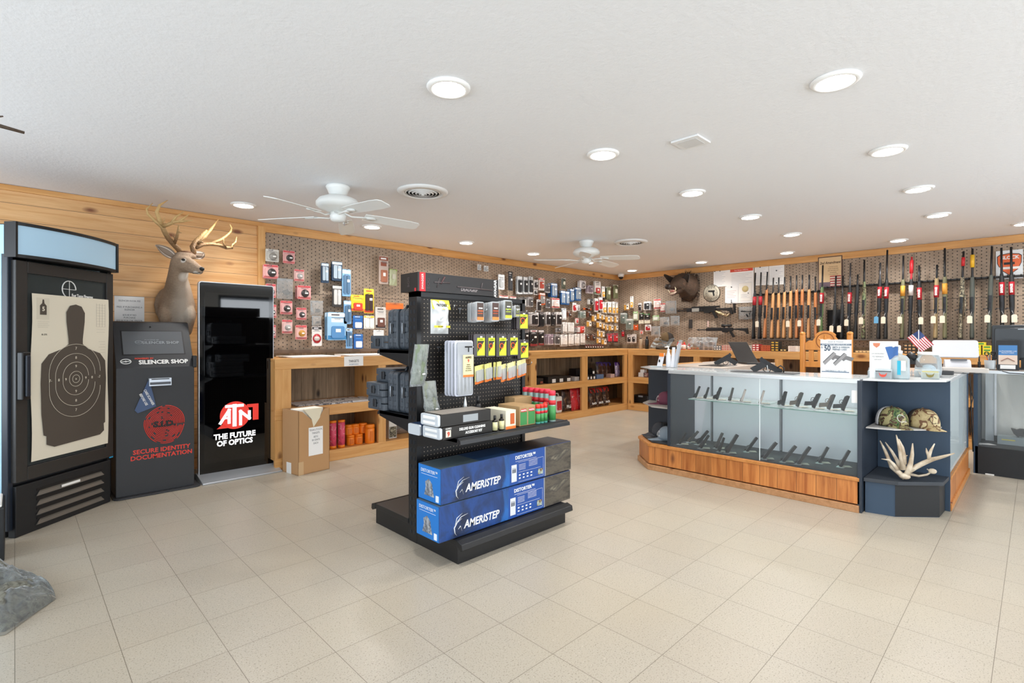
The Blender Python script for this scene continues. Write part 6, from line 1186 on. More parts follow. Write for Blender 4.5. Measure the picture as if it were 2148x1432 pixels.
# small flag
p = P(1927, 718, x=5.3); t = thing('american_flag', 'small American flag on a thin pole above the glass jar', 'flag', (5.3, p.y, IZ), -90); FR_, FW_, FB_ = M('#b8323e', .7), M('#ece8e6', .7), M('#2f4270', .7)
B().tube([(-.0, 0, 0), (-.0, 0, .36)], .003, M('#d9d6d0', .5), 6).out('pole', t); mm = Matrix.Translation((.0, 0, .36)) @ Matrix.Rotation(R(52), 4, 'Y')
b = B(mm)
for k in range(13): b.grid(lambda u, v: (.005 + .15 * u, .008 * math.sin(u * 8), -.0077 * (k + v)), 8, 1, FR_ if k % 2 == 0 else FW_)
b.grid(lambda u, v: (.005 + .062 * u, -.0012 + .008 * math.sin(u * 62 / 150 * 8), -.0539 * v), 4, 1, FB_).out('cloth', t)
# payment terminal, tablet stand, tray
p = P(2008, 768, x=6.05); t = thing('tablet_register', 'large white tablet register tilted away on its stand', 'cash register', (6.05, p.y, IZ + .001), -78); PWH = M('#c9cacf', .35)
B().rbox(-.13, .13, -.06, .14, 0, .012, .02, PWH, 3, 'z').prism([(-.06, .012), (-.02, .09), (.03, .10), (.10, .012)], -.09, .09, PWH, 'x').out('stand', t, .006); mm = Matrix.Translation((-.02, .03, .125)) @ Matrix.Rotation(R(-18), 4, 'X')
B(mm).rbox(-.15, .17, -.012, .012, -.01, .15, .02, PWH, 3, 'y').out('tablet', t, .004); B().box(-.05, .06, -.045, -.02, .09, .105, M('#55575c', .4)).out('hinge', t); text('Elo', .022, M('#8f9094', .5), t, (0, -.066, .04), (90, 0, 0)) if False else None
p = P(2018, 771, x=5.75); o = B().rbox(-.15, .15, -.1, .1, 0, .035, .01, M('#b9b3ad', .4), 3, 'z').out('cash_drawer', None, .003); o.location = (5.85, p.y * 1.0, IZ + .001); o.rotation_euler = (0, 0, R(-78)); tag(o, 'flat grey box below the white tablet register', 'box')
p = P(1978, 768, x=5.35); t = thing('card_terminal', 'dark payment terminal lying with cable behind the card holders', 'card reader', (5.35, p.y, IZ + .001), -60); B().rbox(-.04, .05, -.06, .06, 0, .03, .01, BLK, 3, 'z').out('body', t, .003)
B().tube([(.05, 0, .01), (.12, .06, .006), (.2, .02, .006), (.3, .1, .006)], .003, DK, 6).out('cable', t)
p = P(1915, 775, x=4.98); t = thing('barcode_scanner', 'black handheld scanner leaning between sanitizer and jar', 'scanner', (4.98, p.y, IZ), -90)
B().rbox(-.02, .02, -.02, .02, .09, .16, .006, BLK, 3, 'z').tube([(-.03, 0, .17), (.02, 0, .13)], [.024, .028], BLK, 8).tube([(0, 0, .13), (.05, 0, .06), (.10, .01, .005)], [.018, .016, .02], M('#5a4e48', .5), 8).out('body', t)
# pen cup, marker, monitor, framed card at the edge
p = P(2077, 771, x=6.5); t = thing('pen_cup', 'clear cup of scissors and pens on the edge case', 'pen cup', (6.5, p.y, IZ + .001)); B().lathe([(.036, 0), (.038, .004), (.042, .085), (.040, .085), (.036, .006), (.001, .006)], PLAS, n=18).out('cup', t)
for k, (dx, dy, h_, m) in enumerate(((.01, .012, .15, ORG), (-.015, .0, .14, M('#22345c', .5)), (.0, -.02, .16, BLK), (.015, -.008, .145, BLK))): B().tube([(dx, dy, .008), (dx * 2.2, dy * 2.2, h_)], .004, m, 6).out('pen', t)
B().tube([(.02 * math.cos(R(q)) , .0 + .024 + .016 * math.cos(R(q)), .145 + .018 * math.sin(R(q))) for q in range(0, 361, 40)], .004, BLK, 6).tube([(0, -.02 + .016 * math.cos(R(q)), .15 + .018 * math.sin(R(q))) for q in range(0, 361, 40)], .004, BLK, 6).tube([(0, .02, .13), (0, 0, .05)], .004, STEEL, 6).out('scissors', t)
p = P(2054, 770, x=6.5); bottle('marker_pen', (6.5, p.y, IZ + .001), .011, .12, DK, BLK, 'upright black marker beside the pen cup', 'pen', .4)
p = P(2114, 772, x=6.47); t = thing('counter_card', 'black-framed blue and beige upright card in front of the monitor', 'sign', (6.47, p.y, IZ + .001), -90)
B().box(-.075, .075, 0, .006, 0, .27, BLK).box(-.06, .06, -.03, .05, 0, .01, BLK).out('frame', t, .002); B().box(-.062, .062, -.001, 0, .05, .225, M('#d8c4b4', .5)).box(-.062, .062, -.0016, -.001, .135, .225, M('#3f78b0', .4)).box(-.05, .05, -.0016, -.001, .01, .045, WHT).out('printed_card', t)
b = B().tube([(-.045, -.002, .08), (0, -.002, .11), (.045, -.002, .08)], .012, M('#8a4a36', .5), 6, flat=.2); b.out('hands_picture', t); text('AUTHORIZED USE', .014, WHT, t, (0, -.002, .17)); text('PRIVACY CARD', .012, WHT, t, (0, -.002, .155))
p0, p1 = P(2080, 682, x=6.72), P(2148, 765, x=6.72); t = thing('monitor', 'large black monitor seen from behind at the picture edge', 'monitor', (6.72, p0.y, IZ + .001), -90); MH = p0.z - IZ
B().rbox(.0, .52, 0, .04, MH - .33, MH, .015, M('#1c1e20', .35), 3).rbox(.02, .50, -.025, 0, MH - .31, MH - .03, .02, M('#24272a', .3), 3).out('housing', t, .004); B().box(.2, .32, -.02, .03, .01, MH - .25, BLK).rbox(.12, .40, -.1, .12, 0, .012, .02, BLK, 3, 'z').out('stand', t)
B().box(.18, .30, -.027, -.025, MH - .045, MH - .038, M('#aab4b8', .3)).out('label_strip', t); b = B()
for k in range(4): b.tube([(.05 + .012 * k, .045, MH - .02), (.0 + .006 * k, .03, MH - .14), (.01, .02, .05), (.06, 0, .01)], .004, DK, 6)
b.out('cable_bundle', t)
b = B().tube([(6.5, .44, .93), (6.42, .36, IZ + .006), (6.36, .25, IZ + .005), (6.342, .17, .935), (6.341, .02, .93), (6.40, -.15, IZ + .006)], .004, DK, 6); tag(b.out('loose_cable'), 'black cable drooping over the front edge of the edge case', 'cable')
b = B().tube([(6.315, .46, IZ + .004), (6.345, .445, .85), (6.33, .41, .70), (6.335, .44, .55), (6.33, .43, .35)], .004, DK, 6).tube([(6.32, .43, .9), (6.33, .42, .5), (6.33, .41, .2)], .005, DK, 6); tag(b.out('hanging_cables'), 'black cables hanging in the gap between two glass cases', 'cable')
# white spray and plastic figures at the case end: orange-topped bottle, pump bottle, tilted bag
p = P(1384, 771, x=4.62); t = thing('leaflet_holder', 'white folded leaflets with orange tops at the far end of the case top', 'leaflets', (4.62, p.y, IZ + .001), -90)
B().add([(-.035, 0, 0), (.02, 0, 0), (.045, .01, .14), (-.005, .01, .14), (-.035, .01, 0), (.02, .01, 0), (.045, .02, .14), (-.005, .02, .14)], [(0, 1, 2, 3), (7, 6, 5, 4), (0, 1, 5, 4), (1, 2, 6, 5), (2, 3, 7, 6), (3, 0, 4, 7)], M('#e6e8ee', .5)).out('leaflets', t)
B().box(-.002, .045, -.003, .0, .105, .14, M('#f08022', .5)).box(-.01, .004, -.003, .0, .05, .075, DK).out('orange_heading', t)
p = P(1402, 771, x=4.66); t = thing('pump_bottle', 'white pump bottle at the far end of the case top', 'pump bottle', (4.66, p.y, IZ + .001), -90); B().lathe([(.022, 0), (.024, .01), (.023, .12), (.012, .15), (.012, .165)], M('#dfe2ea', .3), n=16).out('body', t); B().lathe([(.013, .163), (.013, .18), (.005, .182), (.005, .205)], WHT, n=12).tube([(0, 0, .205), (-.035, -.01, .20)], .006, WHT, 8).out('pump', t)
p = P(1412, 771, x=4.60); t = thing('brochure_stand', 'clear leaning brochure stand with grey leaflets at the far end of the case top', 'brochure stand', (4.60, p.y, IZ + .001), -90)
B().prism([(-.03, 0), (.02, 0), (.075, .27), (.04, .27)], .04, .045, ACR).box(-.03, .02, 0, .06, 0, .003, ACR).out('acrylic_back', t); B().prism([(-.028, .004), (.012, .004), (.062, .24), (.035, .24)], .03, .038, M('#b5bac2', .5)).prism([(-.04, .004), (-.01, .004), (.01, .20), (-.02, .20)], .02, .028, M('#e4e6ec', .5)).out('leaflets', t)
o = B().box(-.04, .06, -.02, .05, 0, .012, ACR).out('acrylic_tray'); p = P(1372, 772, x=4.58); o.location = (4.6, p.y, IZ + .001); o.rotation_euler = (0, 0, R(-90)); tag(o, 'low clear tray at the far corner of the case top', 'tray')
o = B().box(-.5, .0, -.06, .10, 0, .006, M('#4a4a4c', .7)).out('rubber_mat'); o.location = (4.5, 1.75, IZ + .001); o.rotation_euler = (0, 0, R(-90)); o.location.y = 1.35; tag(o, 'dark mat on the pistol case top beside the $50 sign', 'mat')

# ---------------------------------------------------------------- star-back chair
ch = wood('honey_oak', '#cf8a3e', '#b8732c', 'z', None, knots=0, rough=.35); t = thing('star_back_chair', 'honey wooden chair with a carved star on its back', 'chair', (6.0, P(1677, x=6.0).y, 0), -90); CWD = .48; ZT = 1.25 + (708 - 700) / 1072 * 5.5
for x in (0, CWD - .05): B().rbox(x, x + .05, 0, .045, 0, ZT, .012, ch, 3, 'z').ell((x + .025, .022, ZT), (.03, .03, .022), ch, 12).out('back_post', t)
B().prism([(.05, ZT - .17), (CWD - .05, ZT - .17), (CWD - .05, ZT - .10), (CWD - .09, ZT - .07), (CWD - .12, ZT - .075), (CWD - .15, ZT - .03)] + [(CWD / 2 + .11 * math.cos(R(q)), ZT - .055 + .085 * math.sin(R(q))) for q in range(30, 151, 15)] + [(.15, ZT - .03), (.12, ZT - .075), (.09, ZT - .07), (.05, ZT - .10)], .005, .032, ch).out('crest_rail', t, .003)
b = B(); cz = ZT - .075; DC = M('#7a3f14', .5)
b.tube([(CWD / 2 + .082 * math.cos(R(q)), .003, cz + .082 * math.sin(R(q))) for q in range(0, 361, 12)], .0035, DC, 5).out('carved_ring', t); st = []
for k in range(10): r_ = .07 if k % 2 == 0 else .028; a = R(90 + 36 * k); st.append((CWD / 2 + r_ * math.cos(a), -.0, cz + r_ * math.sin(a)))
b = B(); b.add([(CWD / 2, -.012, cz)] + st + [(x, .006, z) for x, y, z in st], [(0, 1 + k, 1 + (k + 1) % 10) for k in range(10)] + [(1 + k, 11 + k, 11 + (k + 1) % 10, 1 + (k + 1) % 10) for k in range(10)], ch); b.out('carved_star', t)
B().box(.05, CWD - .05, .008, .03, ZT - .35, ZT - .29, ch).out('lower_rail', t, .003)
for k in range(4): x = .085 + .085 * k; B().box(x, x + .045, .012, .026, ZT - .29, ZT - .17, ch).out('slat', t)
B().rbox(0, CWD, .03, .48, .58, .62, .02, ch, 3, 'z').out('seat', t, .006)
for x, y in ((.01, .43), (CWD - .05, .43)): B().box(x, x + .04, y, y + .04, 0, .58, ch).out('front_leg', t)
B().box(.03, CWD - .03, .012, .03, .22, .26, ch).box(.03, CWD - .03, .44, .46, .22, .26, ch).out('stretcher', t)
# ---------------------------------------------------------------- goods inside and on the wall counters
def pbox(nm, px, y, z, w_, d, h, mat, lab, cat='box', grp=None, face=None, wall='A', rz=0, bev=.002):
    p = P(px, y=y) if wall == 'A' else P(px, x=y)
    t = thing(nm, lab, cat, (p.x, y, z) if wall == 'A' else (y, p.y, z), (0 if wall == 'A' else -90) + rz, grp)
    B().box(0, w_, 0, d, 0, h, mat).out('box', t, bev)
    if face: f0, f1, g0, g1, m = face; B().box(w_ * f0, w_ * f1, -.001, 0, h * g0, h * g1, m).out('label', t)
    return t
MZ, LZ, CZ = .5695, .1095, 1.0535
BB = M('#1e1b1b', .45)
pbox('scope_box', 1124, 5.06, MZ, .16, .3, .085, BB, 'reddish black box, nearest the shelf end on the middle shelf', face=(.6, .95, .1, .5, M('#8a4a3a', .5)))
for k in range(3): pbox('boot_box', 1150 + 16 * k, 5.04 + .02 * k, MZ, .175, .32, .10 - .006 * k, BB, 'long black boxes with white labels on the middle shelf', grp='black boxes with white labels', face=(.5, .96, .08, .62, WHT))
pbox('white_box', 1206, 5.05, MZ, .11, .2, .065, M('#b9b6b2', .6), 'small grey-white box left of the middle post')
pbox('scope_box', 1209, 5.25, MZ, .42, .15, .17, BB, 'stacked black box at the back behind the middle post')
for k in range(4): pbox('scope_box', (1231.5, 1238, 1244.5, 1243)[k], 5.06 if k < 3 else 5.062, MZ + (.085 if k == 3 else 0), .055, .2, .08, BB, 'small black white-ended boxes beside the middle post', grp='small white-ended black boxes', face=(.1, .9, .1, .6, WHT))
def bagm(nm, px, y, z, w_, h, dp, mat, lab, grp=None, head=None, word=None, wc=WHT, seed=1, wall='A', ws=.05, lean=6):
    p = P(px, y=y) if wall == 'A' else P(px, x=y); t = thing(nm, lab, 'bag', (p.x, y, z + h) if wall == 'A' else (y, p.y, z + h), 0 if wall == 'A' else -90, grp); t.rotation_euler[0] = R(-lean)
    B().pillow(w_, h, dp, mat, 8, 10, .3, seed).out('bag', t)
    if head: B().grid(lambda u, v: ((u - .5) * w_ * .96, -dp * .5 * (v ** .5) * .8 - .004, -h * .25 * v), 4, 4, head).out('header', t)
    if word: text(word, ws, wc, t, (0, -dp * .55 - .004, -h * .8), bold=.002)
    return t
PUR = printm('purple_print', ['#2a1f5c', '#4a3a8a', '#1b1830', '#8a7ab0'], 30, .35); DKP = printm('brown_print', ['#160c09', '#2a1712', '#4a2c20', '#a58a68'], 22, .35); REDP = printm('red_print', ['#7a161c', '#b3222a', '#c02830', '#b3222a', '#f0e4de'], 26, .35)
WPB = printm('white_purple_print', ['#d9d0d6', '#7a5a9a', '#c9b8c4', '#3a2a4a'], 28, .35)
for k in range(3): bagm('attractant_bag', 1255 + 9 * k, 5.16 + .04 * k, MZ, .16, .27 - .01 * k, .05, DKP, 'dark purple-topped bait bags leaning on the middle shelf by the corner', 'purple-topped bait bags', PUR, seed=k, lean=8)
bagm('attractant_bag', 1293, 5.16, MZ, .13, .25, .05, WPB, 'white and purple bait bag standing alone on the middle shelf by the corner', None, M('#5a2a86', .4), seed=5)
pbox('blue_box', 1252, 5.05, MZ, .19, .14, .07, M('#5c7396', .5), 'flat slate blue box before the purple bait bags'); pbox('pink_box', 1281, 5.06, MZ, .12, .1, .06, M('#c9a8a0', .5), 'low pinkish box in front of the white and purple bag')
p = P(1169, y=5.1); t = thing('bait_jug', 'white jug with red label on the bottom shelf, beside the bait bags', 'jug', (p.x, 5.12, LZ)); B().rbox(-.07, .07, -.06, .06, 0, .25, .03, M('#dcd8d2', .4), 4).out('body', t, .01); B().tube([(-.04, 0, .24), (-.03, 0, .29), (.03, 0, .29), (.05, 0, .24)], .012, M('#dcd8d2', .4), 8).out('handle', t); B().box(-.055, .055, -.062, -.06, .04, .18, REDP).out('label', t)
bagm('attractant_bag', 1186, 5.12, LZ, .20, .34, .07, DKP, 'brown bait bag with white words on the bottom shelf', None, None, 'PIG', seed=6, ws=.07)
for k in range(2): bagm('attractant_bag', 1202 + 14 * k, 5.10, LZ, .165, .345, .07, REDP, 'red and white bait bags on the bottom shelf', 'red and white bait bags', seed=7 + k)
for k in range(3): bagm('attractant_bag', 1240 + 14 * k, 5.10, LZ, .15, .31, .07, DKP, 'brown red-topped bait bags marked RACK on the bottom shelf', 'bait bags marked RACK', M('#a3221f', .4), 'RACK', WHT, 9 + k, ws=.045)
# left part of the counter
def papers(nm, x0, x1, y0, y1, z, n, lab, m=PAPER, jit=4, th=.0035):
    t = thing(nm, lab, 'paper stack', ((x0 + x1) / 2, (y0 + y1) / 2, z)); r = random.Random(int(x0 * 99))
    for k in range(n): B(Matrix.Rotation(R(r.uniform(-jit, jit)), 4, 'Z')).box((x0 - x1) / 2, (x1 - x0) / 2, (y0 - y1) / 2, (y1 - y0) / 2, th * k, th * (k + .93), m).out('sheet', t)
    return t
papers('paper_target_stack', 1.93, 2.42, 5.03, 5.45, CZ, 3, 'loose white paper targets on the counter end by the black screen'); papers('paper_target_stack', 2.55, 3.35, 5.03, 5.45, CZ, 4, 'white paper target stack on the counter above the TARGETS card')
papers('paper_target_stack', 2.0, 2.75, 5.02, 5.4, MZ, 4, 'printed targets spread on the middle shelf, nearer the cardboard box', camo('target_print', ['#e6e4e2', '#e2e0de', '#77777c', '#e9e7e5', '#e6e4e2', '#e2e0de'], 7, .8), 3); papers('paper_target_stack', 2.80, 3.3, 5.02, 5.4, MZ, 3, 'printed targets on the middle shelf towards the gondola', camo('target_print2', ['#e6e4e2', '#dedcda', '#85858a', '#e9e7e5', '#e6e4e2', '#e0dedc'], 7, .8), 3)
p0, p1 = P(722, y=4.975), P(762, y=4.975); t = thing('price_card', 'white card reading TARGETS folded over the counter edge', 'price card', (p0.x, 4.976, .95)); w_ = p1.x - p0.x
B().box(0, w_, -.001, .001, .005, .106, PAPER).out('card', t); text('TARGETS', .034, M('#55555a', .7), t, (w_ / 2, -.0015, .055), sx=.8, bold=.0006); text('50 CENTS EACH', .018, M('#6c7a9a', .7), t, (w_ / 2, -.0015, .022), sx=.8)
OC = M('#f0821e', .35)
def ocan(px, y, z, lab, r=.048, h=.105, pink=False):
    p = P(px, y=y); t = thing('tannerite_jar' if False else ('tall_printed_tube' if pink else 'orange_jar'), lab, 'jar' if not pink else 'tube', (p.x, y, z), 0, 'orange target jars' if not pink else 'tall pink printed tubes')
    if pink: B().lathe([(.036, 0), (.036, .27)], printm('pink_print', ['#2a2424', '#d84a6a', '#d84a6a', '#e9e0dc'], 24, .4), n=18).out('body', t); B().lathe([(.037, .265), (.037, .285), (.001, .286)], OC, n=18).out('cap', t); B().lathe([(.0365, 0), (.0365, .03)], OC, n=18).out('foot_band', t)
    else: B().lathe([(r * .96, 0), (r, .004), (r, h * .78), (r * .9, h * .8)], OC, n=20).out('body', t); B().lathe([(r * 1.01, h * .8), (r * 1.01, h * .97), (r * .95, h), (.001, h)], OC, n=20).out('lid', t); B().box(-.02, .02, -r - .001, -r + .006, h * .15, h * .65, M('#d8701a', .5)).out('label', t)
    return t
ocan(698, 5.06, LZ, 'tall pink printed tube next to the cardboard box', pink=True); ocan(716, 5.05, LZ, 'tall pink and orange printed tube, second from the cardboard box', pink=True)
for k, (px, y, z) in enumerate(((735, 5.10, LZ), (752, 5.10, LZ), (732, 5.24, LZ), (731, 5.13, LZ + .106), (745, 5.13, LZ + .106), (761, 5.13, LZ + .106), (762, 5.21, LZ))): ocan(px, y, z, 'bright orange jars stacked in two layers on the bottom shelf', .043)
ocan(775.5, 5.06, LZ, 'larger orange jar standing alone right of the stacked ones', .052, .20)['group'] = 'large orange jar'
bagm('cap_box', 789, 5.3, LZ, .12, .24, .06, BLK, 'black wrapped item between orange jars and post on the bottom shelf', lean=10)
pbox('game_camera_box', 816, 5.10, LZ, .10, .12, .22, M('#d9d6d0', .6), 'white boxed camera with foliage print right of the short post', face=(.05, .95, .05, .6, CAMOD))
bagm('camouflage_bag', 848, 5.28, LZ, .26, .22, .16, FILM2, 'clear bag of camouflage cloth low behind the gondola end', seed=12, lean=0)
# wall counter under the boar: goods on top
def onB(px, x): return P(px, x=x).y
def btl(nm, px, x, r, h, body, cap, lab, **k): return bottle(nm, (x, onB(px, x), CZ), r, h, body, cap, lab, **k)
btl('tumbler', 1344.5, 7.9, .034, .19, M('#a48e74', .4), BLK, 'tan tumbler with black lid on the counter under the boar', cat='tumbler', ch=.08)
btl('drink_flask', 1357, 7.9, .033, .22, M('#161616', .3), BLK, 'black rounded flask beside the tan tumbler', cat='flask', ch=.2)
p = P(1395, 724, x=7.95); t = B().pillow(.36, .24, .10, FILM2, wr=.6, seed=15).out('bagged_clothing'); t.location = (7.95, p.y, CZ + .19); t.rotation_euler = (R(-50), 0, R(-90)); tag(t, 'pile of clear bags on the counter under the olive cap', 'bag')
t = B().rbox(-.16, .16, -.12, .12, 0, .05, .02, M('#2a2624', .6), 3, 'z').out('folded_clothing', None, .008); t.location = (7.98, onB(1398, 7.98), CZ); tag(t, 'dark folded stack beneath the clear bags', 'clothing')
for k in range(4):
    px = 1423 + 6.2 * k + (4 if k == 3 else 0); x = 7.86 + .05 * (k % 2); btl('powder_bottle', px, x, .026, .125 if k != 3 else .10, M('#c93030', .4), M('#d8402e', .4), 'red-capped white-labelled bottle cluster on the counter', ch=.22, grp='red-capped bottles', label_col=M('#e4dcd8', .5))
for k in range(2):
    p = P(1460 + 29 * k, 712, x=8.0); t = B().pillow(.26, .20, .11, FILM, wr=.7, seed=20 + k).out('bagged_brass'); t.location = (8.0, p.y, CZ + .20); t.rotation_euler = (R(-25), 0, R(-90)); tag(t, 'clear bag with brown contents, %s of two behind the ammunition boxes' % ('nearer the red bottles' if k == 0 else 'nearer the laptop'), 'bag')
    t = B().ell((0, 0, .07), (.10, .05, .06), M('#7a6048', .8, bump=.5, bs=60), 12).out('brown_contents'); t.location = (8.02, p.y, CZ); tag(t, 'brown contents showing in the clear bags behind the ammunition', 'parts', 'brown bag contents')
AM = {'r': M('#b9aaa4', .6), 'p': M('#c9b5ae', .6), 'g': M('#5a6470', .6), 'o': M('#b85a34', .6), 'k': M('#2c2a26', .6), 'w': M('#dcd8d2', .6), 'y': M('#d9c92c', .5), 't': M('#a88f6c', .6), 'rd': M('#a8343a', .5), 'n': M('#5b6244', .6)}
def ammo(px0, px1, rows, cols, code, lab, stripe, x=7.92, h=.031, z0=CZ, d=.12):
    y0, y1 = onB(px0, x), onB(px1, x); w_ = (y0 - y1) / cols; me = me2 = None
    for r_ in range(rows):
        for c_ in range(cols):
            t = thing('ammunition_box', lab, 'ammunition box', (x, y0 - w_ * c_ - .0015, z0 + h * r_), -90, lab)
            if me is None: a = B().box(0, w_ - .003, 0, d, 0, h - .001, AM[code]).out('carton', t); b_ = B().box(w_ * .12, w_ * .75, -.001, 0, h * .25, h * .72, stripe).out('label', t); me, me2 = a.data, b_.data
            else:
                for m_, nn in ((me, 'carton'), (me2, 'label')): o = D.objects.new(nn, m_); C.objects.link(o); o.parent = t
ammo(1446, 1467, 1, 3, 't', 'low tan ammunition boxes beside the red-capped bottles', M('#cf6a30', .5), h=.05); ammo(1467.5, 1496, 5, 3, 'r', 'pinkish grey ammunition boxes stacked five high on the counter', M('#3c3638', .5), h=.0255)
ammo(1497, 1512.5, 2, 3, 'g', 'slate blue and white ammunition boxes stacked two high', WHT, h=.035); ammo(1513.5, 1535, 3, 4, 'p', 'pale pink ammunition boxes with red print behind the laptop', M('#b0524a', .5), h=.027)
ammo(1569, 1577, 3, 2, 'w', 'white ammunition boxes right beside the laptop lid', M('#5a5a60', .5), h=.027); ammo(1578, 1593, 3, 2, 'rd', 'red and green ammunition boxes near the laptop', WHT, h=.033); ammo(1595, 1616, 3, 4, 'o', 'rusty orange ammunition boxes on the counter below the wooden rifles', M('#7a3420', .5), h=.028)
ammo(1617, 1634, 4, 2, 'k', 'black and gold ammunition boxes stacked high beside the star chair', M('#d0a83c', .5), h=.036); ammo(1636, 1650, 1, 2, 'k', 'low black and gold ammunition boxes beside the white carton', M('#c9b47a', .5), h=.036); ammo(1653, 1674, 3, 1, 'w', 'long white cartons stacked beside the star chair', M('#b9a8a4', .5), h=.026)
ammo(1794, 1825, 1, 4, 't', 'low wooden coloured boxes on the counter past the chair', M('#d8bf8a', .5), h=.03); ammo(1896, 1921, 3, 3, 'k', 'dark banded ammunition boxes seen behind the sanitizer', M('#b5936a', .5), h=.04, x=7.9)
ammo(2040, 2058, 3, 1, 'y', 'yellow and green ammunition boxes behind the pen cup', M('#3f8a3a', .5), h=.036); ammo(2061, 2082, 3, 1, 'y', 'yellow and green ammunition boxes nearest the monitor', M('#3f8a3a', .5), h=.036)
ammo(2050, 2068, 1, 1, 'y', 'single yellow box topping the yellow ammunition stacks', M('#3f8a3a', .5), h=.036, z0=CZ + .109)
# inside the counter under the boar
pbox('white_carton', 1339, 7.80, MZ, .10, .1, .075, M('#d8d4d0', .6), 'white carton on the middle shelf under the boar wall', wall='B'); pbox('white_carton', 1343, 7.84, MZ + .0755, .08, .08, .05, M('#d8d4d0', .6), 'smaller white carton stacked on another under the boar wall', wall='B'); pbox('red_carton', 1351, 7.80, MZ, .09, .1, .075, M('#5a2a2c', .6), 'dark red patterned carton beside the white one', wall='B', face=(.1, .9, .1, .9, camo('red_dots', ['#5a2a2c', '#c9b5a8', '#5a2a2c'], 60)))
pbox('black_case', 1328, 7.82, LZ, .30, .25, .14, BLK, 'black clasped case on the bottom shelf under the boar wall', 'case', wall='B', face=(.35, .65, .75, .95, M('#8a9096', .4)), bev=.02)

# ---------------------------------------------------------------- whitetail deer shoulder mount
DB_ = Vector((1.05, YA - .012, 1.62))
def remesh(o, vs, sm=6):
    q = o.modifiers.new('remesh', 'REMESH'); q.mode = 'VOXEL'; q.voxel_size = vs; q.use_smooth_shade = True
    q = o.modifiers.new('smooth', 'SMOOTH'); q.iterations = sm; q.factor = .5
def chain(b, pts, m, n=16):
    """pts: (centre, rx, rz) - tapered body built from overlapping ellipsoids along a line"""
    for (c0, a0, e0), (c1, a1, e1) in zip(pts, pts[1:]):
        c0, c1 = Vector(c0), Vector(c1); st_ = max(2, int((c1 - c0).length / (min(a0, a1) * .25)))
        for k in range(st_ + 1):
            f_ = k / st_; c_ = c0.lerp(c1, f_); a_, e_ = a0 + (a1 - a0) * f_, e0 + (e1 - e0) * f_; b.ell(c_, (a_, (a_ + e_) / 2, e_), m, n)
g = G('deer_coat', .85); nz = g.noise(g.mapv((6, 6, 14)), 8, 5, .7)
base = g.ramp(nz, [(.3, '#8a7260'), (.7, '#a99279')])
zz = g.xyz()[2]; xx_ = g.xyz()[0]
thr = g.noise(g.mapv((1, 1, 1)), 3, 2); ff = g.ma('MULTIPLY', g.ma('SUBTRACT', 1., g.ma('MULTIPLY', g.ma('ABSOLUTE', g.ma('SUBTRACT', xx_, .03)), 9.)), g.ma('MINIMUM', 1., g.ma('MAXIMUM', 0., g.ma('MULTIPLY', g.ma('SUBTRACT', .20, zz), 7.))))
dc = g.mix(g.ma('MINIMUM', g.ma('MAXIMUM', ff, 0.), .85), base, '#c9bdae')
for pt_, rr_, ee_ in ((P(394, 584, y=5.06), .075, .03), (P(413, 573, y=4.92), .032, .01), (P(384, 545.5, y=4.97), .026, .008)):
    q_ = g.n.new('ShaderNodeVectorMath'); q_.operation = 'DISTANCE'; g.l.new(g.tc.outputs['Object'], q_.inputs[0]); q_.inputs[1].default_value = pt_ - DB_
    dc = g.mix(g.ma('MINIMUM', 1., g.ma('MAXIMUM', 0., g.ma('DIVIDE', g.ma('SUBTRACT', rr_, q_.outputs['Value']), ee_))), dc, '#ddd5ca')
DEER = g.col(dc); g.bump(g.noise(g.mapv((30, 30, 8)), 5, 5, .7), .6, .01)
t = thing('deer_head', 'mounted whitetail deer head with tall branching antlers on the pine wall', 'mounted deer head', DB_); W = DB_
E_, N_ = P(384, 545, y=5.02), P(421, 566, y=4.90)
hd = P(378, 552, y=5.08); nb = P(372, 585, y=5.20)
b = B(Matrix.Translation(-W)); m = DEER
cb = P(376, 676, y=5.42); cm = P(374, 640, y=5.40); ct = P(373, 610, y=5.34)
chain(b, [(cb + Vector((0, .06, .01)), .13, .06), (cm + Vector((0, .04, 0)), .145, .13), (ct, .105, .12), (nb, .078, .09), (hd, .074, .076)], m)
b.ell((cm.x - .01, YA - .075, cm.z - .0), (.155, .06, .19), m, 18)
chain(b, [(hd, .074, .076), (P(396, 556, y=5.0), .060, .064), (P(410, 563, y=4.945), .044, .047), (P(419, 567, y=4.91), .032, .034)], m); b.ell(P(389, 536, y=5.09), (.085, .06, .035), m)
chain(b, [(P(345, 660, y=5.40), .05, .09), (P(350, 690, y=5.44), .035, .03)], m); chain(b, [(P(398, 660, y=5.36), .05, .09), (P(395, 697, y=5.42), .03, .025)], m)
body = b.out('head_and_neck', t); remesh(body, .011, 5)
b = B(Matrix.Translation(-W)); WB = M('#d8cfc4', .85)
b.tube([P(404, 573, y=4.925), P(412, 573, y=4.900), P(420, 571, y=4.885)], .0025, DK, 6).out('mouth_line', t)
B(Matrix.Translation(-W)).ell(P(423.5, 564, y=4.885), (.020, .019, .017), DK, 12).out('nose', t)
B(Matrix.Translation(-W)).ell(P(384.5, 544.5, y=4.950), (.0145, .010, .010), M('#0d0907', .05), 12).out('eye', t)
EAR = M('#8c7a6a', .85); IN = M('#d0c4b8', .9)
